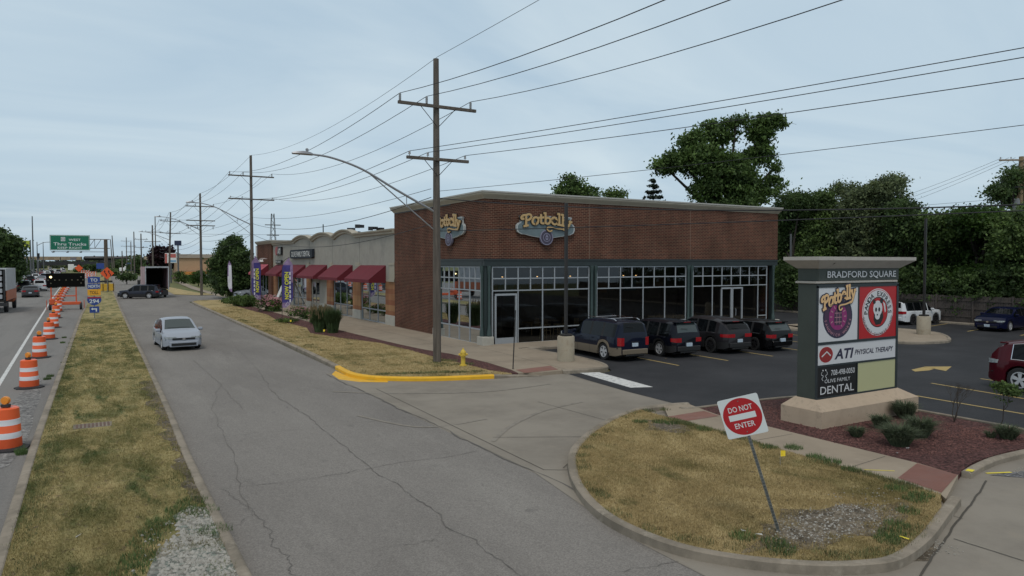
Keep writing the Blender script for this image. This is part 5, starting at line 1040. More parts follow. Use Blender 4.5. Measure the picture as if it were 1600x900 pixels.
# ================================================================ HYDRANT
M['hyd'] = mat('hydrant_yellow', (0.62, 0.44, 0.055), .5, var=.1, dirt=(.2, .12, .04), dscale=8, dlo=.6, dhi=.7)
hy = thing('fire_hydrant', 'yellow fire hydrant in the turf by the yellow kerb', 'hydrant', (12.62, 25.15, .12), R_(-25))
a = MB(); a.lathe([(.14, 0), (.14, .05), (.09, .06), (.085, .38), (.12, .39), (.12, .43), (.09, .44), (.09, .5), (.115, .51), (.115, .54), (.1, .58), (.06, .64), (.03, .66), (.025, .71), (.01, .72)], 16); a.build('barrel', M['hyd'], hy, smooth=40)
for d_, r_ in (((1, 0), .04), ((-1, 0), .04), ((0, -1), .055)):
    a = MB(); a.tube([(d_[0]*.07, d_[1]*.07, .46), (d_[0]*.14, d_[1]*.14, .46)], r_, 10); a.tube([(d_[0]*.14, d_[1]*.14, .46), (d_[0]*.17, d_[1]*.17, .46)], r_*1.25, 10); a.tube([(d_[0]*.17, d_[1]*.17, .46), (d_[0]*.2, d_[1]*.2, .46)], r_*.35, 6); a.build('nozzle', M['hyd'], hy)
# ================================================================ BARRELS
M['bor'] = mat('barrel_orange', (0.62, 0.085, 0.018), .5, var=.08); M['bor2'] = mat('barrel_orange_reflective', (0.80, 0.12, 0.03), .35); M['bwh'] = mat('barrel_white_reflective', (0.66, 0.66, 0.68), .35); M['rub'] = mat('rubber_base', (0.025, 0.025, 0.027), .8); M['amber'] = mat('amber_lens', (0.75, 0.27, 0.03), .3); M['blk2'] = mat('case_dark', (.03, .03, .03), .6)
def barrel():
    t = thing('traffic_barrel', 'x', 'barrel', group='orange and white traffic barrels along the median')
    pr = [(.30, .05), (.295, .22), (.275, .225), (.275, .375), (.27, .38), (.27, .535), (.255, .54), (.255, .69), (.245, .695), (.245, .85), (.235, .855), (.235, .93), (.20, .97), (.19, .97), (.185, .94)]
    ms_ = [0, 0, 1, 0, 2, 0, 1, 0, 2, 0, 0, 0, 0, 0]
    ms_ = [0, 0, 1, 1, 2, 2, 1, 1, 2, 2, 0, 0, 0, 0, 0][:14]
    a = MB(); a.lathe(pr, 24, mis=[3, 3, 0, 0, 1, 1, 2, 2, 1, 1, 2, 2, 2, 2][:14]); a.v, a.f, a.m = [], [], []
    bands = [(.05, .24, .29, .285, 0), (.245, .40, .277, .272, 1), (.405, .56, .27, .265, 2), (.565, .71, .262, .256, 1), (.715, .86, .252, .247, 2)]
    bands = [(.05, .27, .285, .28, 0), (.275, .40, .275, .27, 1), (.405, .565, .268, .262, 2), (.57, .695, .26, .255, 1), (.70, .93, .25, .24, 2)]
    prof_ = []; mi_l = []
    for z0, z1, r0, r1, mm in bands:
        prof_ += [(r0, z0), (r1, z1)]; mi_l += [mm, mm]
    prof_ += [(.20, .955), (.12, .95)]; mi_l += [2, 2]
    a.lathe(prof_, 28, mis=mi_l[:len(prof_)-1]); a.build('body', [M['bor'], M['bwh'], M['bor2']], t, smooth=30)
    a = MB(); a.lathe([(.44, 0), (.44, .035), (.36, .05), (.31, .07), (.28, .07)], 8); a.build('base', M['rub'], t)
    a = MB(); a.bbox(-.07, .03, -.09, .09, .955, 1.03, .01); wl_ = a.build('light_case', M['blk2'], t); a = MB(); a.lathe([(.02, -.05), (.085, -.045), (.095, 0), (.085, .045), (.02, .05)], 16, (-.02, 0, 1.11), axis='x'); a.build('lens', M['amber'], wl_, smooth=50)
    return t
b0 = barrel(); spots = [(-1.71, 19.48), (-1.88, 28.76), (-2.06, 37.7), (-2.09, 46.65), (-2.19, 54.84), (-2.4, 64.3), (-2.55, 73.0), (-2.8, 80), (-2.95, 87), (-3.05, 94), (-3.15, 101), (-3.25, 108), (-3.3, 116), (-3.35, 124), (-3.4, 133), (-3.5, 143), (-3.55, 154), (-3.6, 166)]
bl_ = ['nearest orange and white barrel, cut by the left frame edge', 'second nearest orange and white barrel, by the white edge line', 'third orange and white barrel counted from the camera', 'fourth orange and white barrel counted from the camera', 'fifth orange and white barrel counted from the camera', 'sixth orange and white barrel counted from the camera', 'orange barrel just left of the arrow board trailer']
proto_children = None
for i, (x, y) in enumerate(spots):
    t = b0 if i == 0 else copy_tree(b0); t.location = (x, y, 0.002); t.rotation_euler = (0, 0, random.uniform(-1, 1)+1.4)
    t['label'] = bl_[i] if i < len(bl_) else 'distant orange and white barrel, number %d in the row beyond the arrow board' % (i-6)
# ================================================================ ARROW BOARD
M['saf'] = mat('safety_orange', (0.62, 0.10, 0.03), .5, var=.1); M['bulb_on'] = mat('lit_bulb', (1, .8, .4), .4, emit=((1, .78, .35), 3)); M['bulb_off'] = mat('dark_bulb', (.10, .09, .06), .3)
M['mblack'] = mat('matt_black', (.006, .006, .006), .95, spec=.1)
ab = thing('arrow_board', 'orange trailer carrying a black flashing arrow board beside the median', 'arrow board', (-2.0, 75.3, 0))
a = MB(); fr_ = (Vector((0, -.1, 0)), Vector((1, 0, 0)), Vector((0, 0, 1)), Vector((0, -1, 0))); a.bbox(-1.5, 1.45, -.1, .05, 2.05, 3.3, .03); pb_ = a.build('panel', M['mblack'], ab)
for i, (x, z) in enumerate([(-1.15, 2.95), (-1.35, 2.68), (-1.15, 2.4), (-.85, 2.68), (-.5, 2.68), (0, 2.68), (.45, 2.68), (.9, 2.68), (1.15, 2.95), (1.3, 2.68), (1.15, 2.4)]):
    a = MB(); a.prism(ell(x, z, .09 if i == 0 else .06, .09 if i == 0 else .06, 12), 0, .03, 0, fr_); a.build('bulb', M['bulb_on'] if i == 0 else M['bulb_off'], pb_)
a = MB(); a.bbox(-1.2, -1.1, -.05, .05, .5, 2.05, .01); a.bbox(.7, .8, -.05, .05, .5, 2.05, .01); a.bbox(-1.2, .8, -.04, .04, 1.2, 1.3, .01); a.bbox(-1.3, 1.1, -.2, .2, .45, .72, .03); a.bbox(-1.3, -.9, -.3, 1.0, .5, 1.0, .04); a.tube([(-.1, 0, .55), (-.1, 2.2, .5)], .05, 6); a.build('mast_frame', M['saf'], ab)
for s in (-1.25, 1.1):
    a = MB(); a.lathe([(.2, -.1), (.31, -.09), (.33, 0), (.31, .09), (.2, .1)], 16, (s, 0, .33), axis='x'); w_ = a.build('wheel', M['rub'], ab, smooth=50); a = MB(); a.lathe([(.05, -.112), (.18, -.105), (.18, .105), (.05, .112)], 12, (s, 0, .33), axis='x'); a.build('rim', M['ins'], w_)
for s in (-1.5, 1.35): a = MB(); a.tube([(s, -.1, .05), (s, -.1, .9)], .03, 6); a.build('jack', M['saf'], ab)
# ================================================================ ROUTE SIGNS
M['iblue'] = mat('sign_blue', (0.02, 0.055, 0.25), .45); M['iyel'] = mat('sign_yellow', (0.75, 0.36, 0.02), .45); M['ired'] = mat('sign_red2', (0.35, 0.02, 0.03), .45); M['gback'] = mat('sign_back', (.3, .31, .32), .5)
rs = thing('route_sign', 'stack of blue and yellow route signs reading TO NORTH TOLL 294 with left arrow', 'sign', (0.12, 60.7, .12)); rs.rotation_euler = (0, 0, R_(0))
a = MB(); a.tube([(0, .05, 0), (0, .05, 3.1)], .035, 6); a.build('post', M['galv'], rs)
fr_ = (Vector((0, 0, 0)), Vector((1, 0, 0)), Vector((0, 0, 1)), Vector((0, -1, 0)))
def splate(par, poly, m, name='plate', z=.0): a = MB(); a.prism(poly, z-.012, z, 0, fr_, bottom=True); return a.build(name, m, par)
def rect(w, z0, z1): return [(-w/2, z0), (w/2, z0), (w/2, z1), (-w/2, z1)]
q = splate(rs, rect(.78, 2.62, 3.06), M['iblue']); a = MB(); put_text(a, 'TO', fr_, 0, 2.72, .24, z=.006, bold=.02); a.build('lettering', M['swhite'], q)
q = splate(rs, rect(.82, 2.18, 2.57), M['iblue']); a = MB(); put_text(a, 'NORTH', fr_, 0, 2.27, .22, w=.7, z=.006, bold=.02); a.build('lettering', M['swhite'], q)
q = splate(rs, rect(.84, 1.70, 2.14), M['iyel']); a = MB(); put_text(a, 'TOLL', fr_, 0, 1.80, .24, w=.55, z=.006, bold=.01); a.build('lettering', M['black'], q)
shd = [(-.42, 1.62), (-.46, 1.35), (-.40, 1.18), (-.2, 1.02), (0, .95), (.2, 1.02), (.40, 1.18), (.46, 1.35), (.42, 1.62), (.2, 1.58), (0, 1.63), (-.2, 1.58)]
q = splate(rs, shd, M['iblue']); a = MB(); a.prism([(-.41, 1.6), (-.43, 1.49), (.43, 1.49), (.41, 1.6), (.2, 1.57), (0, 1.61), (-.2, 1.57)], 0, .005, 1, fr_); put_text(a, '294', fr_, 0, 1.14, .28, w=.62, z=.006, bold=.02); a.build('lettering', [M['swhite'], M['ired']], q)
q = splate(rs, rect(.62, .42, .88), M['iblue']); a = MB(); a.prism([(-.22, .70), (-.1, .80), (-.1, .74), (.16, .74), (.16, .5), (.08, .5), (.08, .66), (-.1, .66), (-.1, .60)], 0, .006, 0, fr_); a.build('arrow', M['swhite'], q)
# orange diamond
M['dor'] = mat('diamond_orange', (0.75, 0.10, 0.02), .4)
def diamond(px, pyb, pyc, s, label, arrows=True):
    x, y = G(px, pyb); dep = x*_F.x+y*_F.y; zc = EYE+(411-pyc)*dep/FPX; t = thing('construction_sign', label, 'sign', (x, y, .1))
    a = MB(); a.tube([(0, .05, 0), (0, .05, zc)], .05, 6); a.build('post', M['galv'], t); zc -= .1
    a = MB(); h = s*.7071; a.prism([(-h, zc), (0, zc-h), (h, zc), (0, zc+h)], -.01, 0, 0, fr_, bottom=True); q = a.build('plate', M['dor'], t)
    if arrows:
        a = MB()
        for d_ in (-.28, .22):
            a.ribbon([(d_+.18, zc-.42), (d_+.18, zc-.15), (d_-.02, zc+.12), (d_-.02, zc+.28)], .12, .006, 0, fr_); a.prism([(d_-.16, zc+.25), (d_+.12, zc+.25), (d_-.02, zc+.46)], 0, .0075, 0, fr_)
        a.build('arrow', M['black'], q)
diamond(168, 458, 427, 1.22, 'orange diamond lane shift sign at the end of the median')
diamond(123.5, 437, 419, 1.3, 'small distant orange diamond sign above the arrow board', False)
# green overhead sign
gx_, gy_ = G(166, 450); dep = gx_*_F.x+gy_*_F.y; zf = lambda py: EYE+(411-py)*dep/FPX; xf = lambda px: (px-166)*dep/FPX
gs = thing('overhead_sign', 'large green highway sign cantilevered from a steel column over the road', 'sign', (gx_, gy_, .1)); gs.rotation_euler = (0, 0, R_(-8))
a = MB(); a.tube([(0, .4, 0), (0, .4, zf(374)-.1)], [.32, .28], 14); a.build('column', mat('rusty_column', (0.10, 0.075, 0.055), .7, var=.3), gs, smooth=True)
a = MB(); zt_, zb_ = zf(374)-.1, zf(388)-.1
for z in (zt_, zb_): a.tube([(.6, .4, z), (xf(93), .4, z)], .07, 6)
n_ = 7
for i in range(n_): x0_, x1_ = xf(160-i*9), xf(160-(i+1)*9); a.tube([(x0_, .4, zt_), (x1_, .4, zb_)], .04, 5); a.tube([(x1_, .4, zb_), (x1_, .4, zt_)], .04, 5)
a.build('truss', M['steel'], gs)
z0_, z1_ = zf(391.5)-.1, zf(368)-.1; x0_, x1_ = xf(92), xf(145)
a = MB(); fg = (Vector((0, 0, 0)), Vector((1, 0, 0)), Vector((0, 0, 1)), Vector((0, -1, 0))); a.prism([(x0_, z0_), (x1_, z0_), (x1_, z1_), (x0_, z1_)], -.05, 0, 0, fg, bottom=True); q = a.build('panel', mat('sign_green', (0.005, 0.15, 0.085), .45), gs)
a = MB(); H_ = z1_-z0_; cx = (x0_+x1_)/2; Wd = x1_-x0_
for e in ((x0_+.06, z0_+.06, x1_-.06, z0_+.12), (x0_+.06, z1_-.12, x1_-.06, z1_-.06), (x0_+.06, z0_+.12, x0_+.12, z1_-.12), (x1_-.12, z0_+.12, x1_-.06, z1_-.12)): a.prism([(e[0], e[1]), (e[2], e[1]), (e[2], e[3]), (e[0], e[3])], 0, .01, 0, fg)
put_text(a, 'WEST', fg, cx+Wd*.12, z0_+H_*.62, H_*.15, w=Wd*.30, z=.012, bold=.012); put_text(a, 'Thru Trucks', fg, cx, z0_+H_*.32, H_*.2, w=Wd*.82, z=.012, bold=.012); put_text(a, 'KEEP RIGHT', fg, cx, z0_+H_*.10, H_*.14, w=Wd*.62, z=.012, bold=.012)
sx_ = cx-Wd*.17; a.prism([(sx_-.3, z0_+H_*.60), (sx_+.3, z0_+H_*.60), (sx_+.3, z0_+H_*.86), (sx_-.3, z0_+H_*.86)], 0, .012, 0, fg); a.build('lettering', M['swhite'], q)
a = MB(); a.ribbon([(sx_-.2, z0_+H_*.66), (sx_-.2, z0_+H_*.81), (sx_+.2, z0_+H_*.81), (sx_+.2, z0_+H_*.66)], .07, .014, 0, fg); a.ribbon([(sx_-.2, z0_+H_*.66), (sx_+.2, z0_+H_*.66)], .07, .0145, 0, fg); a.ribbon([(sx_, z0_+H_*.66), (sx_, z0_+H_*.81)], .06, .015, 0, fg); a.build('route_marker', M['black'], q)
a = MB(); a.box(x0_+.3, x1_+2.5, -.9, -.82, z0_-.28, z0_-.2)
for f_ in (.1, .45, .78): a.box(x0_+Wd*f_, x0_+Wd*f_+.08, -.85, .4, z0_-.2, z0_-.12); a.box(x0_+Wd*f_-.12, x0_+Wd*f_+.2, -.95, -.75, z0_-.4, z0_-.26)
a.build('walkway', M['steel'], gs)
# yellow crash cushion and orange barricades
yx, yy = G(166, 459.5); t = thing('crash_cushion', 'yellow crash cushion panels behind the blue route signs', 'barrier', (yx, yy+6, .1))
a = MB(); a.bbox(-1.0, 1.1, -.3, .3, .15, 1.15, .03); a.build('cushion', mat('cushion_yellow', (.6, .36, .03), .5, var=.15), t)
a = MB(); 
for s in (-.95, -.3, .35, 1.0): a.box(s-.04, s+.04, -.36, -.31, .0, 1.3)
a.box(-1.1, .9, -.2, .2, 1.35, 1.6); a.build('support', M['dark'], t)
def barricade(x, y, w, label):
    t = thing('barricade', label, 'barrier', (x, y, 0), group='orange and white barricades behind the arrow board'); a = MB()
    for z in (.45, .9, 1.35): a.box(-w/2, w/2, -.02, .02, z, z+.28, 0)
    a.build('rail', M['bor2'], t); a = MB()
    for s in (-.45, .45): a.box(s*w-.03, s*w+.03, -.3, .3, 0, .05); a.box(s*w-.03, s*w+.03, .021, .06, .05, 1.6)
    a.build('stand', M['galv'], t); a = MB()
    for z in (.45, .9, 1.35):
        for i in range(4): x_ = -w/2+w*(i*.25+.06); a.add([(x_, -.024, z), (x_+w*.1, -.024, z), (x_+w*.16, -.024, z+.28), (x_+w*.06, -.024, z+.28)], [(0, 1, 2, 3)])
    a.build('stripe', M['bwh'], t)
for px, py, w_, l in ((136, 437, 2.4, 'orange barricade right of the arrow board, nearest'), (143, 433, 2.6, 'orange barricade further up the closed lane'), (133, 430, 2.8, 'farthest orange barricade, above the arrow board')): x, y = G(px, py); barricade(x, y, w_, l)
# feather banners -----------------------------------------------------------
M['fpurple'] = mat('banner_purple', (0.055, 0.045, 0.21), .7, var=.25, vscale=2); M['flil'] = mat('banner_lilac', (0.26, 0.18, 0.32), .7, var=.35, vscale=3); M['fyel'] = mat('banner_yellow_ink', (0.66, 0.66, 0.05), .7); M['fwht'] = mat('banner_white', (0.62, 0.62, 0.68), .7, var=.1)
def feather(x, y, h, w, rz, label, words, band=True, m='fpurple'):
    t = thing('feather_banner', label, 'banner', (x, y, .12), rz); H_ = h
    pole = catmull([(0, 0, 0), (0, 0, H_*.5), (.02, 0, H_*.78), (.16*w, 0, H_*.93), (.75*w, 0, H_)], 6)
    a = MB(); a.tube(pole, .02, 5); a.build('pole', M['blk2'], t)
    def edge(z): 
        if z < H_*.78: return .02
        u_ = (z-H_*.78)/(H_*.22); return .02+.72*w*u_**2.2
    zs = [H_*.22+(H_*.77)*i/20 for i in range(21)]; L_ = [(edge(z), z) for z in zs]; Rr = [(w*(1 if i > 3 else .35+.65*(i/3.5)**.6) if z < H_*.9 else edge(z)+(w-edge(z))*max(.05, 1-(z-H_*.9)/(H_*.10)), z) for i, z in enumerate(zs)]
    a = MB(); vs = []; ff = []
    for i in range(21):
        for j in range(5): u_ = j/4; vs.append((L_[i][0]+(Rr[i][0]-L_[i][0])*u_, .05*math.sin(zs[i]*2+u_*3)*u_, zs[i]))
    for i in range(20):
        for j in range(4): ff.append((i*5+j, i*5+j+1, (i+1)*5+j+1, (i+1)*5+j))
    o_ = len(a.v)
    for k, fc in enumerate(ff):
        i, j = divmod(k, 4); a.add([], [], 0); a.f.append(fc); a.m.append(1 if (band and (i < 2 or i > 16 or (j == 3 and i > 9))) else 0)
    a.v = vs; s = a.build('sail', [M[m], M['flil']], t, smooth=True)
    a = MB(); fr2 = (Vector((w*.42, -.07, H_*.56)), Vector((0, 0, 1)), Vector((-1, 0, 0)), Vector((0, -1, 0)))
    if words: put_text(a, words, fr2, 0, -.18*abs(w), .36*abs(w), w=H_*.42, z=0, bold=.03); a.build('lettering', M['fyel'], s)
    a = MB()
    for i in range(7): z = H_*.3+i*H_*.07; a.box(w*.66, w*.80, -.075, -.07, z, z+H_*.05)
    a.ribbon([(w*.3, H_*.26), (w*.5, H_*.31), (w*.7, H_*.27), (w*.45, H_*.24), (w*.3, H_*.26)], .03, 0, 0, (Vector((0, -.075, 0)), Vector((1, 0, 0)), Vector((0, 0, 1)), Vector((0, -1, 0)))); a.build('small_print', M['fwht'], s)
    return t
x, y = G(441, 503, .12); feather(x, y, 4.5, .74, R_(-10), 'purple feather banner reading NOW OPEN in yellow, the front one', 'NOW OPEN')
x, y = G(408, 487, .12); t = feather(x, y, 4.7, -.74, R_(5), 'purple feather banner in front of the second utility pole', 'NOW OPEN'); 
x, y = G(363, 470, .12); feather(x, y, 4.4, .45, R_(150), 'narrow pale feather banner seen edge on beside the dark tree', None, m='fwht')
# ================================================================ VEHICLES
M['tyre'] = mat('tyre_rubber', (0.018, 0.018, 0.019), .85); M['rimm'] = mat('alloy_rim', (0.60, 0.61, 0.63), .35, metal=.4); M['under'] = mat('underbody_black', (0.008, 0.008, 0.009), .9)
M['rimd'] = mat('dark_rim', (0.06, 0.06, 0.065), .35, metal=.7)
M['cglass'] = mat('car_glass', (0.004, 0.005, 0.006), .05, spec=.2); M['cglass_lt'] = mat('car_windscreen', (0.05, 0.065, 0.065), .05, spec=.5); M['plastic'] = mat('black_plastic', (0.010, 0.010, 0.011), .6); M['tail'] = mat('tail_lens', (0.32, 0.008, 0.012), .2, coat=.5); M['head'] = mat('head_lens', (0.34, 0.37, 0.38), .12, coat=1.0, var=.5, vscale=14); M['plate'] = mat('number_plate', (0.42, 0.50, 0.58), .5, var=.2, vscale=18); M['chrome'] = mat('chrome_trim', (0.6, 0.6, 0.62), .15, metal=1)
_paint = {}
def paint(c, metal=.25, rough=.4):
    k = (tuple(c), metal)
    if k not in _paint: _paint[k] = mat('car_paint', c, rough, metal=metal*.3, coat=.4, spec=.06)
    return _paint[k]
def interp(pts, y):
    if y <= pts[0][0]: return pts[0][1]
    for (a, b), (c, d) in zip(pts, pts[1:]):
        if y <= c: t = (y-a)/(c-a) if c > a else 0; return b+(d-b)*t
    return pts[-1][1]
# profiles are fractions: s from 0 (rear) to 1 (front); heights in fractions of H
STY = {
 'suv': dict(top=[(0, .60), (.012, .66), (.045, .90), (.07, .965), (.16, .99), (.40, 1.0), (.55, .985), (.60, .96), (.745, .645), (.80, .625), (.93, .575), (.985, .50), (1, .46)], belt=[(0, .56), (.2, .575), (.6, .555), (1, .5)], pill=[(.055, .085), (.235, .26), (.42, .45), (.60, .62)], roof=(.07, .605), wins=(.085, .715), rear=(.016, .062), screen=(.61, .735)),
 'boxy': dict(top=[(0, .60), (.008, .70), (.03, .93), (.045, .965), (.1, .985), (.35, 1.0), (.54, .985), (.59, .965), (.71, .665), (.76, .645), (.93, .60), (.985, .55), (1, .48)], belt=[(0, .60), (.6, .585), (1, .5)], pill=[(.04, .065), (.235, .265), (.42, .45), (.585, .605)], roof=(.045, .59), wins=(.065, .69), rear=(.010, .040), screen=(.60, .705)),
 'cross': dict(top=[(0, .60), (.012, .67), (.06, .84), (.12, .925), (.22, .975), (.42, 1.0), (.55, .985), (.60, .955), (.745, .645), (.80, .62), (.93, .565), (.985, .49), (1, .44)], belt=[(0, .585), (.2, .60), (.6, .555), (1, .5)], pill=[(.075, .16), (.26, .285), (.43, .455), (.60, .62)], roof=(.12, .605), wins=(.14, .715), rear=(.016, .095), screen=(.61, .735)),
 'hatch': dict(top=[(0, .58), (.015, .66), (.075, .90), (.11, .965), (.2, .99), (.40, 1.0), (.52, .985), (.57, .955), (.74, .655), (.80, .63), (.93, .56), (.985, .47), (1, .42)], belt=[(0, .58), (.2, .59), (.6, .565), (1, .5)], pill=[(.09, .14), (.25, .28), (.42, .45), (.58, .60)], roof=(.11, .575), wins=(.12, .70), rear=(.02, .09), screen=(.585, .725)),
 'sedan': dict(top=[(0, .55), (.012, .68), (.05, .735), (.14, .745), (.17, .75), (.29, .93), (.34, .975), (.45, 1.0), (.53, .985), (.57, .955), (.71, .70), (.76, .675), (.93, .60), (.985, .50), (1, .44)], belt=[(0, .62), (.2, .655), (.6, .62), (1, .52)], pill=[(.26, .30), (.435, .455), (.57, .59)], roof=(.33, .575), wins=(.215, .685), rear=(.175, .305), screen=(.585, .70)),
 'prius': dict(top=[(0, .56), (.01, .70), (.035, .755), (.20, .90), (.33, .97), (.45, 1.0), (.52, .99), (.57, .955), (.77, .645), (.82, .62), (.93, .555), (.985, .47), (1, .42)], belt=[(0, .60), (.2, .60), (.6, .56), (1, .5)], pill=[(.12, .17), (.26, .285), (.44, .46), (.59, .60)], roof=(.30, .565), wins=(.15, .73), rear=(.05, .28), screen=(.575, .755)),
}
def car(label, cat, x, y, rz, L=4.5, W=1.82, H=1.65, style='suv', col=(.05, .05, .06), clad=None, wb=None, wr=.35, glass='cglass', rim='rimm', spokes=5, lod=0, roofrack=False, plate_f=False, tailstyle='side', group=None, name='parked_car', z=0.0, chromewin=False, fo=None, tailm='tail', darkroof=None, flare=None):
    S = STY[style]; t = thing(name, label, cat, (x, y, z), rz, group); P = paint(col); wb = wb or L*.585; fo = fo or L*.20
    yf = L/2-fo; yr = yf-wb; cl = M[clad] if isinstance(clad, str) else (paint(clad, .1, .5) if clad else P)
    step = .10 if not lod else .3; ss = set([0, 1]); 
    nst = int(L/step)
    for i in range(nst+1): ss.add(round(i/nst, 4))
    for a, b in S['top']: ss.add(a)
    for a, b in S['pill']: ss.add(a); ss.add(b)
    for a in S['rear']+S['screen']+S['wins']+S['roof']: ss.add(a)
    if not lod:
        for yc in (yf, yr):
            for q in (-1.12, -1.1, -1, -.85, -.6, -.3, 0, .3, .6, .85, 1, 1.1, 1.12): ss.add(round((yc+q*wr*1.14+L/2)/L, 4))
    ss = sorted(s for s in ss if 0 <= s <= 1); st = [ss[0]]
    for s in ss[1:]:
        if s-st[-1] > .0015: st.append(s)
    rr = .55/L
    def hw(s):
        e = min(s, 1-s)/rr
        return W/2*(1-.22*max(0, 1-e)**2.1) if e < 1 else W/2
    zb = .22*H/1.6
    def sect(s):
        zt = interp(S['top'], s)*H; zbelt = min(interp(S['belt'], s)*H, zt-.02); w = hw(s); yy = s*L-L/2
        ar_ = 0
        for yc in (yf, yr):
            d = abs(yy-yc)/(wr*1.14)
            if d < 1: ar_ = wr+math.sqrt(1-d*d)*wr*1.12
        z0 = max(zb-.02, ar_); lift = .05*(max(0, 1-min(s, 1-s)/(.05)))
        z0 = max(z0, zb+lift*1.5)
        gh = max(0, zt-zbelt); zr_ = zbelt+gh*.84; wt = w-.06-gh*.36; wq = w-.035-gh*.84*.30
        zm = z0+(zbelt-z0)*.45
        return [(0, z0), (w-.13, z0), (w-.012, z0+.01), (w, zm), (w-.006, zbelt-(zbelt-zm)*.25), (w-.04, zbelt), (wq if gh > .1 else w-.08, zr_ if gh > .1 else zbelt+gh*.5), (wt*.93 if gh > .1 else wt*.85, zt-.025*min(1, gh/.3)), (wt*.55, zt-.004), (0, zt)]
    secs = [sect(s) for s in st]; nc = len(secs[0])
    parts = {k: MB() for k in ('body', 'side_window', 'side_window2', 'windscreen', 'rear_window')}
    inr = lambda s0, s1, r: s0 >= r[0]-.0008 and s1 <= r[1]+.0008
    for sd_ in (-1, 1):
        for i in range(len(st)-1):
            s0, s1 = st[i], st[i+1]; y0, y1 = s0*L-L/2, s1*L-L/2
            for j in range(nc-1):
                a, b, c_, d = secs[i][j], secs[i][j+1], secs[i+1][j+1], secs[i+1][j]
                q = [(sd_*a[0], y0, a[1]), (sd_*b[0], y0, b[1]), (sd_*c_[0], y1, c_[1]), (sd_*d[0], y1, d[1])]
                fc = (0, 1, 2, 3) if sd_ < 0 else (3, 2, 1, 0); key = 'body'; mi = 0
                pil = any(inr(s0, s1, p) for p in S['pill']); big = min(b[1]-a[1], c_[1]-d[1]) > .10
                if j == 5 and inr(s0, s1, S['wins']) and not pil and big: key = 'side_window' if sd_ < 0 else 'side_window2'
                elif j == 5 and pil and inr(s0, s1, S['wins']) and S['pill'][1][0]-.001 <= s0 < S['pill'][-1][0]-.001: mi = 2
                elif j >= 7 and inr(s0, s1, S['screen']): key = 'windscreen'
                elif j >= 7 and inr(s0, s1, S['rear']): key = 'rear_window'
                elif j <= 1: mi = 1
                elif j == 2: mi = 1
                elif j >= 6 and darkroof and inr(s0, s1, S['roof']): mi = 3
                parts[key].add(q, [fc], mi)
    for idx, s in ((0, 0), (len(st)-1, 1)):
        se = secs[idx]; y_ = s*L-L/2; vs = [(p[0], y_, p[1]) for p in se]+[(-p[0], y_, p[1]) for p in se[::-1][1:-1]]
        n = len(vs); parts['body'].add(vs, [tuple(range(n))[::(1 if s == 0 else -1)]], 0)
    mm = [P, cl, M['plastic'], paint(darkroof, .1, .35) if darkroof else P]
    # weld the shell so that shading is smooth
    def weld(mb):
        d = {}; nv = []; mp_ = []
        for v in mb.v:
            k = (round(v[0], 4), round(v[1], 4), round(v[2], 4))
            if k not in d: d[k] = len(nv); nv.append(k)
            mp_.append(d[k])
        f2 = []; m2 = []
        for f, m in zip(mb.f, mb.m):
            g = []; [g.append(mp_[i]) for i in f if not g or g[-1] != mp_[i]]
            if len(g) > 1 and g[0] == g[-1]: g.pop()
            if len(set(g)) >= 3 and len(set(g)) == len(g): f2.append(tuple(g)); m2.append(m)
        mb.v, mb.f, mb.m = nv, f2, m2
    for k in parts: weld(parts[k])
    body = parts['body'].build('body', mm, t, smooth=32)
    for k in ('side_window', 'side_window2'):
        if parts[k].f: parts[k].build('side_window', M['cglass'], t, smooth=30)
    if parts['windscreen'].f: parts['windscreen'].build('windscreen', M[glass], t, smooth=30)
    if parts['rear_window'].f: parts['rear_window'].build('rear_window', M[glass], t, smooth=30)
    def path(s_from, cap, front, sd_, off):
        """plan path: along the side from s_from to the end, then across the end by cap (m from the corner)"""
        out_ = []; s_end = 1 if front else 0; n = 5
        for i in range(n+1):
            s = s_from+(s_end-s_from)*i/n; s_ = min(max(s, 0), 1); out_.append((sd_*(hw(s_)+off), s_*L-L/2+(off if front else -off)*(i/n)))
        if cap > 0: w_ = hw(s_end)+off; yy = s_end*L-L/2+(off if front else -off); out_.append((sd_*max(0, w_-cap), yy))
        return out_
    def band(name, s_from, cap, front, z0, z1, m, sides=(-1, 1), off=.008, par=None, z1e=None, taper=0):
        for sd_ in sides:
            p = path(s_from, cap, front, sd_, off); mb = MB(); vs = []; n = len(p)
            for i, (a, b) in enumerate(p):
                u_ = i/(n-1); zz0 = z0+taper*(1-u_); zz1 = z1-taper*.3*(1-u_)
                if z1e is not None: zz1 = z1+(z1e-z1)*u_
                vs += [(a, b, zz0), (a, b, zz1), (a*.97, b*.985, zz1), (a*.97, b*.985, zz0)]
            mb.add(vs, [(4*i+k_, 4*i+(k_+1) % 4, 4*(i+1)+(k_+1) % 4, 4*(i+1)+k_) for i in range(n-1) for k_ in range(4)]+[(0, 1, 2, 3), (4*n-1, 4*n-2, 4*n-3, 4*n-4)]); mb.build(name, m, par or t)
    zbl = interp(S['belt'], 0)*H; zfl = interp(S['top'], .985)*H
    we = hw(0)
    # lights
    if tailstyle == 'tall': band('taillight', .03, .16, False, zbl*.66, zbl*.99, M[tailm])
    elif tailstyle == 'wide': band('taillight', .075, .42, False, zbl*.80, zbl*.97, M[tailm], taper=.03)
    elif tailstyle == 'clear': band('taillight', .07, .3, False, zbl*.84, zbl*1.0, M['head'], taper=.04)
    else: band('taillight', .05, .30, False, zbl*.76, zbl*.97, M[tailm], taper=.03)
    band('headlight', .945, .36, True, zfl*.83 if style != 'boxy' else zfl*.75, zfl*.985, M['head'], taper=.03)
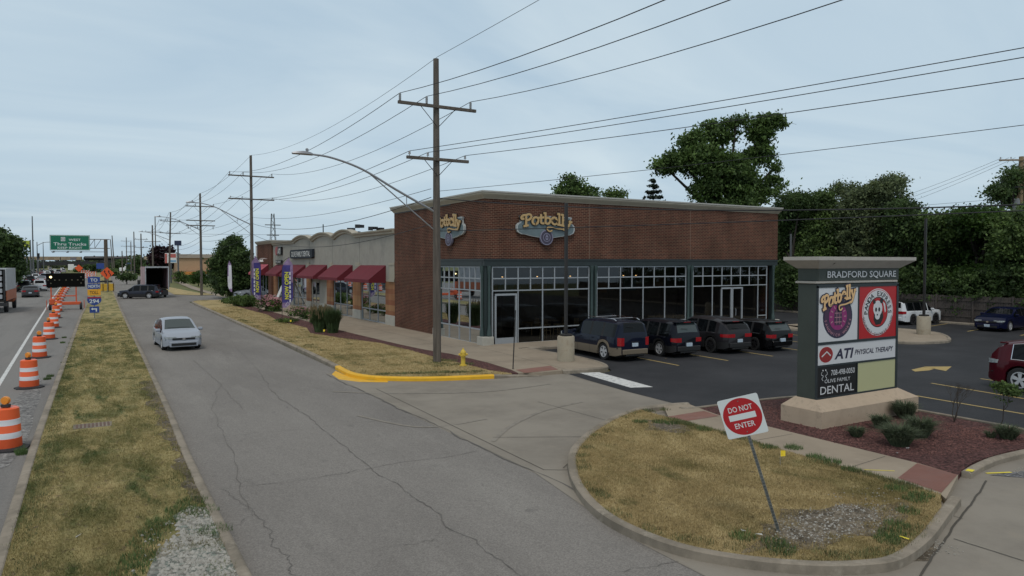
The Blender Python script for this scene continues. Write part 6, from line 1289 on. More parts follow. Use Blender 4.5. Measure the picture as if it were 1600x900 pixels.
    # bumpers, grille, plates
    if not lod or lod == 1:
        mb = MB(); bw = we*1.0
        mb.bbox(-bw*.92, bw*.92, -L/2-.06, -L/2+.05, zb+.08, zb+.30, .025); mb.build('rear_bumper', cl if clad else P, t)
        mb = MB(); mb.bbox(-bw*.7, bw*.7, -L/2-.045, -L/2+.03, zb+.0, zb+.085, .02); mb.build('bumper_valance', M['plastic'], t)
        mb = MB(); mb.bbox(-bw*.92, bw*.92, L/2-.05, L/2+.06, zb+.0, zb+.26, .03); mb.build('front_bumper', cl if clad else P, t)
        mb = MB(); mb.bbox(-.55, .55, L/2+.05, L/2+.072, zb+.05, zb+.18, .01); mb.bbox(-.5, .5, L/2-.01, L/2+.02, zfl*.76, zfl*.90, .01)
        mb.build('grille', M['plastic'], t)
        mb = MB(); mb.prism(ell(0, zfl*.83, .07, .055, 14), L/2+.02, L/2+.03, 0, (Vector((0, 0, 0)), Vector((1, 0, 0)), Vector((0, 0, 1)), Vector((0, 1, 0)))); mb.build('badge', M['chrome'], t)
        mb = MB(); pz = zbl*.56 if tailstyle != 'tall' else zbl*.62; mb.bbox(-.155, .155, -L/2-.03 if pz > zb+.3 else -L/2-.075, -L/2, pz, pz+.155, .004); mb.build('number_plate', M['plate'], t)
        mb = MB(); mb.bbox(-.22, .22, -L/2-.012, -L/2+.01, pz+.19, pz+.215, .004); mb.build('tailgate_handle', M['plastic'], t)
        if plate_f: mb = MB(); mb.bbox(-.155, .155, L/2+.05, L/2+.08, zb+.1, zb+.25, .004); mb.build('number_plate', M['plate'], t)
    mb = MB(); mb.box(-W/2+.24, W/2-.24, -L/2+.25, L/2-.25, zb-.06, zb+.35); mb.box(-W/2+.08, W/2-.08, -L/2+.12, L/2-.12, zb+.34, zb+.36); mb.build('underbody', M['under'], t)
    # mirrors
    if lod < 2:
        for sd_ in (-1, 1):
            mb = MB(); ym = (S['screen'][1]-.035)*L-L/2; zm = interp(S['belt'], .65)*H+.06; a, b = sorted((sd_*(W/2-.03), sd_*(W/2+.19))); mb.bbox(a, b, ym-.07, ym+.05, zm-.02, zm+.13, .035); mb.build('mirror', P, t)
    # wheels
    for yc in (yf, yr):
        for sd_ in (-1, 1):
            mb = MB(); tw = .22; xc = sd_*(W/2-.125); n = 24 if not lod else 12
            mb.lathe([(.02, -tw/2+.07), (wr*.66, -tw/2+.07), (wr*.67, -tw/2), (wr*.93, -tw/2), (wr, -tw/2+.04), (wr, tw/2-.04), (wr*.93, tw/2), (wr*.67, tw/2), (wr*.66, tw/2-.07), (.02, tw/2-.07)], n, (xc, yc, wr), axis='x'); wh = mb.build('wheel', M['tyre'], t, smooth=50)
            if lod > 1: continue
            mb = MB(); xo = xc+sd_*(tw/2-.015); f3 = (Vector((xo, yc, wr)), Vector((0, sd_*1.0, 0)), Vector((0, 0, 1)), Vector((sd_*1.0, 0, 0)))
            R0 = wr*.66
            vs = []
            for rad, zz in ((R0, -.06), (R0, .018), (R0*.90, .018), (R0*.88, -.06)): vs += [tuple(f3[0]+f3[1]*rad*math.cos(q)+f3[2]*rad*math.sin(q)+f3[3]*zz) for q in [6.2832*i/24 for i in range(24)]]
            mb.add(vs, [(k_*24+i, k_*24+(i+1) % 24, (k_+1)*24+(i+1) % 24, (k_+1)*24+i) for k_ in range(3) for i in range(24)], 0)
            for q in range(spokes):
                an = 6.2832*q/spokes+.3
                for o__ in ((-.16, .16) if spokes == 5 else (0,)):
                    c1, s1 = math.cos(an+o__*.35), math.sin(an+o__*.35); c2, s2 = math.cos(an+o__), math.sin(an+o__)
                    mb.ribbon([(c1*R0*.12, s1*R0*.12), (c2*R0*.93, s2*R0*.93)], [R0*.24, R0*.22 if spokes == 5 else R0*.2], .008+q*.0004+o__*.001, 0, f3, .03)
            mb.prism(ell(0, 0, R0*.2, R0*.2, 12), -.05, .014, 0, f3); mb.build('rim', [M[rim], M['under']], wh)
    if flare:
        for yc in (yf, yr):
            for sd_ in (-1, 1):
                mb = MB(); vs = []; n = 12
                for i in range(n+1):
                    an = math.pi*i/n
                    for rad, xo in ((wr*1.12, W/2-.03), (wr*1.12, W/2+.022), (wr*1.34, W/2+.018), (wr*1.38, W/2-.03)): vs.append((sd_*xo, yc+rad*math.cos(an), wr+rad*math.sin(an)))
                mb.add(vs, [(4*i+k_, 4*i+(k_+1) % 4, 4*(i+1)+(k_+1) % 4, 4*(i+1)+k_) for i in range(n) for k_ in range(4)]+[(0, 1, 2, 3), (4*n+3, 4*n+2, 4*n+1, 4*n)]); mb.build('wheel_arch_flare', cl, t, smooth=35)
    if roofrack:
        mb = MB()
        for sd_ in (-1, 1):
            x_ = sd_*(W/2-.30); mb.tube([(x_, -L*.40, H-.02), (x_, -L*.36, H+.05), (x_, L*.02, H+.06), (x_, L*.06, H-.01)], .018, 6)
        for yy in (-L*.30, -L*.05): mb.tube([(-(W/2-.30), yy, H+.055), ((W/2-.30), yy, H+.055)], .014, 6)
        mb.build('roof_rack', M['chrome'] if roofrack == 'c' else M['plastic'], t)
    if not lod:
        # door seams and handles
        sm = MB(); hd = MB()
        dl = [S['pill'][-1][1]+.03, (S['pill'][-2][0]+S['pill'][-2][1])/2, S['pill'][-3][0]+.01 if len(S['pill']) > 2 else .25]
        for s in dl:
            yy = s*L-L/2; sc_ = sect(s)
            for sd_ in (-1, 1):
                pts_ = [(sd_*(p[0]+.002), yy, p[1]) for p in sc_[2:6]]
                for (a, b) in zip(pts_, pts_[1:]): sm.add([(a[0], a[1]-.006, a[2]), (a[0], a[1]+.006, a[2]), (b[0], b[1]+.006, b[2]), (b[0], b[1]-.006, b[2])], [(0, 1, 2, 3), (3, 2, 1, 0)])
        sm.build('door_seam', M['under'], t)
        for s in dl[:2]:
            yy = (s-.045)*L-L/2; sc_ = sect(s-.045)
            for sd_ in (-1, 1):
                x_ = sd_*(sc_[4][0]+.012); a, b = sorted((x_-.02*sd_, x_+.015*sd_)); hd.bbox(a, b, yy-.13, yy+.05, sc_[4][1]-.01, sc_[4][1]+.02, .008)
        hd.build('door_handle', P, t)
        if style in ('sedan', 'prius') or True:
            wp = MB(); s0, s1 = S['screen']
            # wiper arms along the windscreen foot
            yy = s1*L-L/2-.05; zz = interp(S['top'], s1-.012)*H+.012; wp.tube([(-.45, yy, zz), (.05, yy-.04, zz+.02)], .008, 4); wp.tube([(.05, yy+.01, zz), (.55, yy-.03, zz+.02)], .008, 4); wp.build('wiper', M['plastic'], t)
            wp = MB(); s0 = S['rear'][0]+.01; yy = s0*L-L/2-.02; zz = interp(S['top'], s0)*H+.02
            if style in ('suv', 'boxy', 'hatch', 'cross'): wp.tube([(0, yy-.02, zz), (-.38, yy+.0, zz+.03)], .009, 4); wp.build('rear_wiper', M['plastic'], t)
        if style in ('suv', 'hatch', 'cross'):
            sp = MB(); yy = S['rear'][1]*L-L/2; zz = interp(S['top'], S['rear'][1]+.01)*H; sp.bbox(-W/2+.26, W/2-.26, yy-.16, yy+.08, zz-.03, zz+.015, .012); sp.build('spoiler', P, t)
            sp = MB(); sp.bbox(-.2, .2, yy-.172, yy-.15, zz-.02, zz, .004); sp.build('brake_light', M['tail'], t)
    if chromewin:
        for sd_ in (-1, 1):
            mb = MB(); top_ = []; bot_ = []
            for s in [x_ for x_ in st if S['wins'][0]+.01 <= x_ <= S['wins'][1]-.03]:
                sc_ = sect(s); yy = s*L-L/2; bot_.append((sd_*(sc_[5][0]+.006), yy, sc_[5][1]+.012)); top_.append((sd_*(sc_[6][0]+.008), yy, sc_[6][1]+.0))
            mb.tube(bot_, .016, 4); mb.tube([bot_[0]]+top_, .014, 4); mb.build('window_trim', M['chrome'], t)
    return t
# --- the row in front of the restaurant (rear bumpers towards the driveway)
def lotpos(px, py, L, rz):
    """centre from the ground point under the middle of the rear bumper"""
    x, y = G(px, py); return x-math.sin(rz)*L/2, y+math.cos(rz)*L/2
def c_row(px, py, L, rz, **k): x, y = lotpos(px, py, L, rz); return car(x=x, y=y, rz=rz, L=L, name='parked_car', **k)
c_row(992, 565, 4.85, R_(-3), label='dark blue SUV with tan lower cladding parked at the left end of the row', cat='SUV', W=1.83, H=1.74, style='boxy', col=(.006, .009, .022), clad=(.17, .14, .105), wr=.375, tailstyle='tall', roofrack='c', flare=True, spokes=5)
c_row(1076, 559, 4.45, R_(-3), label='black SUV with bright double spoked wheels, second from the left in the row', cat='SUV', W=1.81, H=1.64, style='suv', col=(.004, .005, .010), clad='plastic', wr=.35, glass='cglass_lt', spokes=5)
c_row(1156, 553, 4.5, R_(-3), label='dark grey SUV with sloping roof, third from the left in the row', cat='SUV', W=1.85, H=1.65, style='cross', col=(.020, .019, .022), clad='plastic', wr=.37, rim='rimd', tailstyle='wide', spokes=10)
c_row(1222, 549, 4.25, R_(-3), label='small black hatchback at the right end of the row by the restaurant door', cat='hatchback', W=1.79, H=1.46, style='hatch', col=(.003, .003, .0035), wr=.33, rim='rimd', glass='cglass_lt')
# right of the lot
car('maroon SUV cut off by the right frame edge', 'SUV', 26.8, 10.0, R_(179), L=4.75, W=1.92, H=1.72, style='cross', col=(.062, .004, .009), wr=.40, tailstyle='clear', spokes=5, chromewin=True)
car('white boxy SUV with a dark roof parked against the fence behind the round concrete base', 'SUV', 49.1, 28.3, R_(-93), L=4.25, W=1.8, H=1.62, style='boxy', col=(.62, .64, .66), wr=.36, rim='rimd', darkroof=(.012, .012, .012))
car('dark blue sedan parked nose out beside the fence', 'sedan', 49.6, 22.7, R_(93), L=4.75, W=1.8, H=1.45, style='sedan', col=(.004, .006, .028), wr=.33, plate_f=True)
# frontage road
car('silver hatchback driving towards the camera on the frontage road', 'hatchback', 3.62, 39.4, R_(180+3), L=4.46, W=1.75, H=1.49, style='prius', col=(.33, .36, .41), wr=.31, glass='cglass_lt', name='moving_car', fo=.9)
car('dark blue grey SUV turning across the frontage road in front of the box truck', 'SUV', 4.9, 95.2, R_(68), L=4.5, W=1.82, H=1.66, style='suv', col=(.03, .035, .05), clad='plastic', wr=.35, name='moving_car')
car('silver SUV half hidden behind the second utility pole', 'SUV', 16.6, 87.6, R_(100), L=4.6, W=1.85, H=1.62, style='suv', col=(.30, .33, .37), wr=.35, lod=1, plate_f=True)
x, y = G(345, 438); car('dark parked car far beyond the lawn in front of the tan building', 'car', x, y, R_(95), L=4.6, H=1.45, style='sedan', col=(.05, .055, .06), lod=1)
# highway traffic (rear ends): px, py of the rear bumper centre
cols = dict(w=(.60, .61, .62), s=(.30, .31, .33), k=(.012, .012, .014), g=(.05, .052, .056), b=(.02, .03, .08), r=(.2, .02, .02), t=(.25, .22, .17), db=(.03, .035, .05))
tr = [(46, 465, 'sedan', 'g', 'grey sedan nearest behind the box truck'), (61, 455, 'suv', 'w', 'white SUV between the grey sedan and the arrow board'), (78, 450, 'sedan', 'k', 'black sedan just left of the arrow board'), (46, 444, 'suv', 'k', 'black SUV behind the grey sedan, left lane'), (55, 439, 'suv', 'w', 'white SUV in the middle of the queue, left of the blue car'), (68, 438, 'suv', 'b', 'blue SUV in the middle of the queue'), (38, 430, 'suv', 's', 'silver van like car beside the left tree'), (74, 432, 'suv', 'w', 'white SUV further up the queue'), (83, 436, 'sedan', 'g', 'grey sedan behind the top left corner of the arrow board'), (91, 428, 'suv', 'db', 'dark SUV above the arrow board'), (62, 431, 'sedan', 'r', 'dark red car far up the queue'), (54, 428, 'suv', 't', 'tan SUV far up the queue'), (85, 425, 'sedan', 'w', 'small white car far up the queue'), (99, 426, 'suv', 's', 'silver SUV below the railway bridge'), (67, 426, 'sedan', 'k', 'black car far up the queue'), (46, 425, 'suv', 'w', 'white SUV near the far traffic lights'), (78, 423, 'suv', 's', 'pale SUV under the railway bridge'), (141, 422, 'suv', 'w', 'white van like car beyond the orange barricades'), (133, 425, 'sedan', 's', 'silver car beyond the orange barricades'), (20, 437, 'suv', 'g', 'grey SUV mostly hidden by the box truck'), (31, 441, 'sedan', 's', 'silver sedan partly hidden by the box truck'), (39, 436, 'sedan', 'k', 'black sedan in the outer lane of the queue'), (51, 433, 'suv', 'g', 'grey SUV in the second rank of the queue'), (80, 429, 'suv', 'k', 'black SUV far up the lane beside the arrow board'), (71, 428, 'sedan', 'w', 'white sedan far up the queue'), (89, 432, 'sedan', 'w', 'white sedan right above the arrow board corner'), (97, 423, 'suv', 'w', 'tiny white SUV under the railway bridge'), (64, 442, 'sedan', 's', 'silver sedan in front of the white SUV'), (36, 456, 'suv', 'k', 'black SUV partly behind the grey and orange truck')]
for px, py, sty, c_, lb in tr:
    L_ = 4.7; x, y = G(px, py); car(lb, 'car' if sty == 'sedan' else 'SUV', x, y+L_/2, R_(2), L=L_, W=1.85, H=1.45 if sty == 'sedan' else 1.7, style=sty, col=cols[c_], lod=1 if y < 200 else 2, name='highway_car', group='queue of traffic on the highway')
# box trucks
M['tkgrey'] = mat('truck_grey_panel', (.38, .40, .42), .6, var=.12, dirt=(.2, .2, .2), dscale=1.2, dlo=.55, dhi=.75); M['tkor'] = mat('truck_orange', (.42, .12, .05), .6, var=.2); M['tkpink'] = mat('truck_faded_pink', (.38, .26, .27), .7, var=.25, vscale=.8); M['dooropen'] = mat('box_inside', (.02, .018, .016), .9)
def wheelset(t, spots, r=.5, tw=.28):
    for (x, y) in spots:
        mb = MB(); mb.lathe([(r*.55, -tw/2), (r*.93, -tw/2), (r, -tw/2+.04), (r, tw/2-.04), (r*.93, tw/2), (r*.55, tw/2)], 18, (x, y, r), axis='x'); w = mb.build('wheel', M['tyre'], t, smooth=50)
        mb = MB(); mb.lathe([(.05, -tw/2+.02), (r*.5, -tw/2+.03), (r*.5, tw/2-.03), (.05, tw/2-.02)], 14, (x, y, r), axis='x'); mb.build('rim', M['ins'], w)
x, y = G(246, 465.5); bt = thing('box_truck', 'box truck with open dark rear and faded pink side on the frontage road', 'truck', (x, y, 0), R_(1))
a = MB(); W_ = 1.28; Lb = 7.0
a.box(-W_, -W_+.08, 0, Lb, 1.05, 3.75, 0); a.box(W_-.08, W_, 0, Lb, 1.05, 3.75, 0); a.box(-W_+.08, W_-.08, .1, Lb, 3.66, 3.75, 1); a.box(-W_+.08, W_-.08, .1, Lb, 1.05, 1.15, 1); a.box(-W_+.08, W_-.08, Lb-.1, Lb, 1.15, 3.66, 1); a.build('box', [M['tkpink'], M['dooropen']], bt)
a = MB(); a.box(-W_-.02, -W_+.09, -.06, -.005, .95, 3.8); a.box(W_-.09, W_+.02, -.06, -.005, .95, 3.8); a.box(-W_+.09, W_-.09, -.06, .06, 3.62, 3.8); a.build('rear_frame', M['tkgrey'], bt)
a = MB(); a.box(-W_+.2, W_-.2, .3, 1.5, .55, 1.0); a.box(-W_+.1, W_-.1, -.1, .1, .45, .6); a.box(.1, 1.15, -.35, -.1, .35, .95); a.box(-1.2, -.9, -.12, 0, .7, .85); a.build('chassis', M['dark'], bt)
a = MB(); a.bbox(-1.1, 1.1, Lb+.2, Lb+1.9, .5, 2.3, .12); a.build('cab', M['white'], bt); wheelset(bt, [(-1.0, 1.8), (1.0, 1.8), (-1.0, Lb+1.1), (1.0, Lb+1.1)])
a = MB(); a.box(-1.35, -1.15, -.3, .3, 1.1, 1.25); 
for s in (-1, 1): a.bbox(*sorted((s*1.2, s*1.55)), Lb+1.5, Lb+1.6, 1.4, 2.0, .03)
a.build('mirror', M['dark'], bt)
x, y = G(21, 489); lt = thing('delivery_truck', 'grey and orange box truck with shelves in its open back at the left frame edge', 'truck', (-7.4, 72.5, 0), R_(-.5))
a = MB(); W_ = 1.25; Lb = 7.6
a.box(W_-.08, W_, 0, Lb, 1.9, 3.75, 0); a.box(-W_, -W_+.08, 0, Lb, 1.9, 3.75, 0); a.box(-W_+.08, W_-.08, .0, Lb, 3.66, 3.75, 0); a.box(-W_+.08, W_-.08, Lb-.1, Lb, 1.2, 3.66, 1); a.box(-W_+.08, W_-.08, 0, Lb, .95, 1.1, 1); a.build('box', [M['tkgrey'], M['dooropen']], lt)
a = MB(); a.box(W_-.06, W_+.015, .1, Lb, 1.05, 1.89); a.box(-W_-.015, -W_+.06, .1, Lb, 1.05, 1.89); a.build('lower_panel', M['tkor'], lt)
for i in range(5): a = MB(); z = 1.2+i*.5; a.bbox(-W_+.1, W_-.3, .06, .5, z, z+.36, .03); a.build('shelf_load', M['tkgrey'], lt)
a = MB(); a.box(W_-.22, W_-.09, -.04, .05, 1.1, 3.6); a.box(-W_+.09, -W_+.2, -.04, .05, 1.1, 3.6); a.box(-W_, W_, -.15, .3, .6, .9); a.build('rear_frame', M['dark'], lt)
a = MB(); a.bbox(-1.1, 1.15, Lb+.1, Lb+1.8, .6, 2.1, .15); a.build('cab', M['tkor'], lt); wheelset(lt, [(-1.0, 1.9), (1.02, 1.9), (-1.0, Lb+.9), (1.02, Lb+.9)])
# semi tractor far right of the road, white trailers far
x, y = G(205, 427); sm_ = thing('semi_truck', 'distant white and blue lorry parked beyond the box truck', 'truck', (x, y, 0), R_(70))
a = MB(); a.bbox(-1.2, 1.2, -1.8, 1.6, 1.0, 4.3, .2); a.build('sleeper_cab', mat('lorry_blue', (.03, .08, .22), .5), sm_); a = MB(); a.bbox(-1.1, 1.1, 1.61, 4.2, .8, 2.3, .2); a.build('bonnet', M['white'], sm_)
a = MB(); a.add([(-1.0, 1.62, 2.3), (1.0, 1.62, 2.3), (.9, 1.62, 3.9), (-.9, 1.62, 3.9), (-1.0, 2.4, 2.31), (1, 2.4, 2.31)], [(0, 1, 2, 3), (4, 5, 2, 3), (0, 3, 4), (1, 5, 2)]); a.build('windscreen', M['white'], sm_); wheelset(sm_, [(-1, 3.2), (1, 3.2), (-1, -2.4), (1, -2.4)]); a = MB(); a.box(-.5, .5, -4.5, -1.81, .7, 1.0); a.build('chassis', M['dark'], sm_)
for px, py, w_, h_, lb in ((111, 424, 2.5, 3.6, 'white box truck in the queue below the green sign'), (118, 423, 2.4, 2.6, 'small white van next to the distant white box truck')):
    x, y = G(px, py); v = thing('delivery_van', lb, 'van', (x, y, 0)); a = MB(); a.bbox(-w_/2, w_/2, 0, 6, .6, h_, .1); a.build('box', M['white'], v); a = MB(); a.bbox(-w_/2+.1, w_/2-.1, 6.05, 7.6, .5, 2.2, .15); a.build('cab', M['white'], v); wheelset(v, [(-1, 1.2), (1, 1.2), (-1, 6.6), (1, 6.6)], .42)
# ================================================================ TREES AND PLANTS
def leafmat(name, c, var=.5, vs=.8, trans=.38, rough=.6):
    m = bpy.data.materials.new(name); m.use_nodes = True; t = m.node_tree; b = t.nodes['Principled BSDF']; b.inputs['Roughness'].default_value = rough; b.inputs['Specular IOR Level'].default_value = .3
    pos = N(t, 'ShaderNodeNewGeometry').outputs['Position']; n = N(t, 'ShaderNodeTexNoise', inp={'Scale': vs, 'Detail': 3.0}); t.links.new(pos, n.inputs[0])
    at = N(t, 'ShaderNodeAttribute', attribute_name='tone'); ad = N(t, 'ShaderNodeMath', operation='ADD'); t.links.new(n.outputs[0], ad.inputs[0]); t.links.new(at.outputs['Fac'], ad.inputs[1])
    r = N(t, 'ShaderNodeValToRGB'); t.links.new(ad.outputs[0], r.inputs[0]); r.color_ramp.elements[0].position = .3; r.color_ramp.elements[1].position = 1.1
    r.color_ramp.elements[0].color = (*[x*(1-var) for x in c], 1); r.color_ramp.elements[1].color = (c[0]*(1+var*1.3), c[1]*(1+var), c[2]*(1+var*.6), 1); t.links.new(r.outputs[0], b.inputs['Base Color'])
    if trans:
        tl = N(t, 'ShaderNodeBsdfTranslucent'); mi = N(t, 'ShaderNodeMixShader'); mi.inputs[0].default_value = trans; t.links.new(r.outputs[0], tl.inputs[0]); o = t.nodes['Material Output']; t.links.new(b.outputs[0], mi.inputs[1]); t.links.new(tl.outputs[0], mi.inputs[2]); t.links.new(mi.outputs[0], o.inputs[0])
    return m
M['lf_maple'] = leafmat('leaf_maple', (.095, .165, .05)); M['lf_dark'] = leafmat('leaf_dark', (.070, .122, .042)); M['lf_mid'] = leafmat('leaf_mid', (.11, .18, .058)); M['lf_pale'] = leafmat('leaf_grey_green', (.13, .175, .09)); M['lf_fir'] = leafmat('fir_needles', (.018, .034, .022), trans=.05); M['lf_red'] = leafmat('leaf_dark_red', (.028, .012, .018)); M['lf_lite'] = leafmat('leaf_fresh', (.065, .13, .03)); M['bark'] = mat('bark', (.035, .029, .023), .95, var=.3, vscale=3)
def leaf_cloud(name, blobs, m, size, parent=None, seed=1, sub=26, spread=.55, droop=0.0, wind=0.0):
    """blobs: (x,y,z,rx,ry,rz,n) -> one mesh of leaf quads gathered in small twig clusters"""
    r = np.random.default_rng(seed); C = []; T = []
    for (x, y, z, rx, ry, rz, n) in blobs:
        k = max(3, int(n/sub)); u = r.normal(size=(k, 3)); u /= np.linalg.norm(u, axis=1)[:, None]; q = r.uniform(.25, 1.0, k)**(.42)
        cc = u*q[:, None]*np.array([rx, ry, rz])*(1+.14*np.sin(u[:, :1]*7+seed)+.10*np.cos(u[:, 2:]*9)); cc += [x, y, z]
        tone = r.uniform(-.28, .34, k); sp_ = spread*r.uniform(.5, 1.3, k); idx = r.integers(0, k, n)
        p = cc[idx]+r.normal(size=(n, 3))*sp_[idx][:, None]*np.array([1, 1, .55]); p[:, 2] -= droop*np.abs(r.normal(size=n)); p[:, 0] += wind*np.maximum(0, p[:, 2]-z)*.2
        C.append(p); T.append(tone[idx]+r.uniform(-.06, .06, n))
    P = np.concatenate(C); tone = np.concatenate(T); n = len(P); s = size*r.uniform(.5, 1.25, n)
    a = r.normal(size=(n, 3)); a /= np.linalg.norm(a, axis=1)[:, None]; b = r.normal(size=(n, 3)); b -= (b*a).sum(1)[:, None]*a; b /= np.linalg.norm(b, axis=1)[:, None]
    V = np.stack([P-a*s[:, None]*.6, P+b*s[:, None]*.36, P+a*s[:, None]*.6, P-b*s[:, None]*.36], 1).astype(np.float32)
    me = bpy.data.meshes.new(name); me.vertices.add(n*4); me.vertices.foreach_set('co', V.ravel()); me.loops.add(n*4); me.loops.foreach_set('vertex_index', np.arange(n*4, dtype=np.int32)); me.polygons.add(n); me.polygons.foreach_set('loop_start', np.arange(0, n*4, 4, dtype=np.int32)); me.polygons.foreach_set('loop_total', np.full(n, 4, np.int32)); me.update(calc_edges=True)
    at = me.attributes.new('tone', 'FLOAT', 'POINT'); at.data.foreach_set('value', np.repeat(tone, 4).astype(np.float32)); me.materials.append(m)
    o = bpy.data.objects.new(name, me); COL.objects.link(o); o.parent = parent; return o
def trunk_mesh(t, h, r, blobs, seed=1, bare=0):
    rr = random.Random(seed); a = MB(); top = (rr.uniform(-.3, .3), rr.uniform(-.3, .3), h*.55); a.tube([(0, 0, -.1), (rr.uniform(-.1, .1), 0, h*.15), (rr.uniform(-.15, .15), rr.uniform(-.1, .1), h*.35), top], [r*1.25, r, r*.85, r*.6], 9)
    for bl_ in blobs:
        s = rr.uniform(.3, .55); p0 = (top[0]*s, top[1]*s, h*s); mid = ((p0[0]+bl_[0])*.5+rr.uniform(-.3, .3), (p0[1]+bl_[1])*.5+rr.uniform(-.3, .3), (p0[2]+bl_[2])*.5-rr.uniform(0, .4)); a.tube([p0, mid, (bl_[0], bl_[1], bl_[2]), (bl_[0]*1.1, bl_[1]*1.1, bl_[2]+bl_[5]*.6)], [r*.45, r*.3, r*.18, r*.05], 6)
        for _ in range(5): d = Vector((rr.gauss(0, 1), rr.gauss(0, 1), rr.gauss(.2, .7))).normalized(); e = (bl_[0]+d.x*bl_[3], bl_[1]+d.y*bl_[4], bl_[2]+d.z*bl_[5]); a.tube([(bl_[0], bl_[1], bl_[2]), tuple((Vector(e)+Vector(bl_[:3]))/2+Vector((rr.uniform(-.2, .2), rr.uniform(-.2, .2), .1))), e], [r*.12, r*.08, r*.02], 5)
    for i in range(bare):
        bl_ = blobs[i % len(blobs)]; d = Vector((rr.uniform(.5, 1.2), -rr.uniform(.3, .8), rr.uniform(-.2, .6))); p = Vector(bl_[:3]); pts = [p]
        for k in range(4): p = p+d*bl_[3]*.42+Vector((rr.uniform(-.2, .2), rr.uniform(-.2, .2), rr.uniform(-.25, .15))); pts.append(p)
        a.tube([tuple(q) for q in pts], [r*.1, r*.07, r*.05, r*.03, r*.015], 4)
    return a.build('trunk', M['bark'], t, smooth=True)
def tree(label, x, y, h, r, blobs, m, size, seed=1, sub=26, spread=.55, name='tree', cat='tree', group=None, bare=0, z=0, **k):
    t = thing(name, label, cat, (x, y, z), 0, group); trunk_mesh(t, h, r, blobs, seed, bare); leaf_cloud('crown', blobs, M[m], size, t, seed, sub, spread, **k); return t
def scr(x0, y0, dep, pts, depth_r=None):
    """blobs from crown outlines: (px, py, rpx, rpy, n) seen at the given distance, with real thickness"""
    k = dep/FPX; out_ = []; rr = random.Random(int(x0*7+y0))
    for px, py, rx, ry, n in pts:
        off = rr.uniform(-.5, .5)*(depth_r or rx*k); p = Vector(at_depth(px, py, dep+off)); R0 = rx*(dep+off)/FPX
        out_.append((p.x-x0, p.y-y0, p.z, R0, max(R0*.8, ry*k*.8), ry*k, int(n*1.55)))
    return out_
# big maple behind the restaurant
bx, by, _ = at_depth(1140, 411, 72)
bl_ = scr(bx, by, 72, [(1140, 272, 38, 30, 6500), (1100, 250, 36, 24, 5000), (1165, 300, 34, 22, 3200), (1065, 250, 28, 13, 2600), (1038, 260, 15, 9, 1100), (1083, 220, 20, 15, 1300), (1128, 208, 26, 16, 1500), (1188, 208, 16, 20, 1900), (1205, 190, 22, 9, 1300), (1185, 242, 22, 14, 1700), (1110, 298, 32, 24, 2800), (1207, 290, 13, 16, 700), (1150, 190, 24, 7, 450), (1105, 200, 14, 9, 260), (1150, 325, 40, 18, 2200), (1210, 262, 9, 7, 160)])
tree('large wind blown maple towering behind the restaurant roof', bx, by, 19, .55, bl_, 'lf_maple', .30, seed=3, sub=44, spread=.42, name='maple_tree', bare=12)
for px, dep, pts, m, lb, sd_ in [
    (895, 85, [(895, 300, 22, 16, 1500), (892, 286, 12, 10, 600), (915, 300, 14, 8, 500), (880, 300, 14, 8, 500), (900, 330, 25, 20, 1500)], 'lf_maple', 'broadleaf tree top showing above the left half of the restaurant roof', 5),
    (960, 90, [(960, 304, 17, 6, 500), (958, 320, 22, 14, 900), (930, 306, 5, 5, 120)], 'lf_mid', 'low tree top just above the middle of the restaurant roof', 6)]:
    x, y, _ = at_depth(px, 411, dep); tree(lb, x, y, 12, .3, scr(x, y, dep, pts), m, .32, seed=sd_, spread=.45)
# spruce
x, y, _ = at_depth(1020, 411, 84); k = 84/FPX; t = thing('spruce_tree', 'dark pointed spruce behind the restaurant roof, left of the maple', 'tree', (x, y, 0)); a = MB(); a.tube([(0, 0, 0), (0, 0, 13.8)], [.3, .03], 8); a.build('trunk', M['bark'], t)
bls = []; rr = random.Random(3)
for i in range(11):
    z = 13.9-i*.62; rad = .15+i*.30
    for q in range(3+i): an = rr.uniform(0, 6.28); bls.append((math.cos(an)*rad*.62, math.sin(an)*rad*.62, z-rad*.12, .30+rad*.32, .30+rad*.32, .16, 90))
leaf_cloud('crown', bls, M['lf_fir'], .26, t, 5, 10, .12)
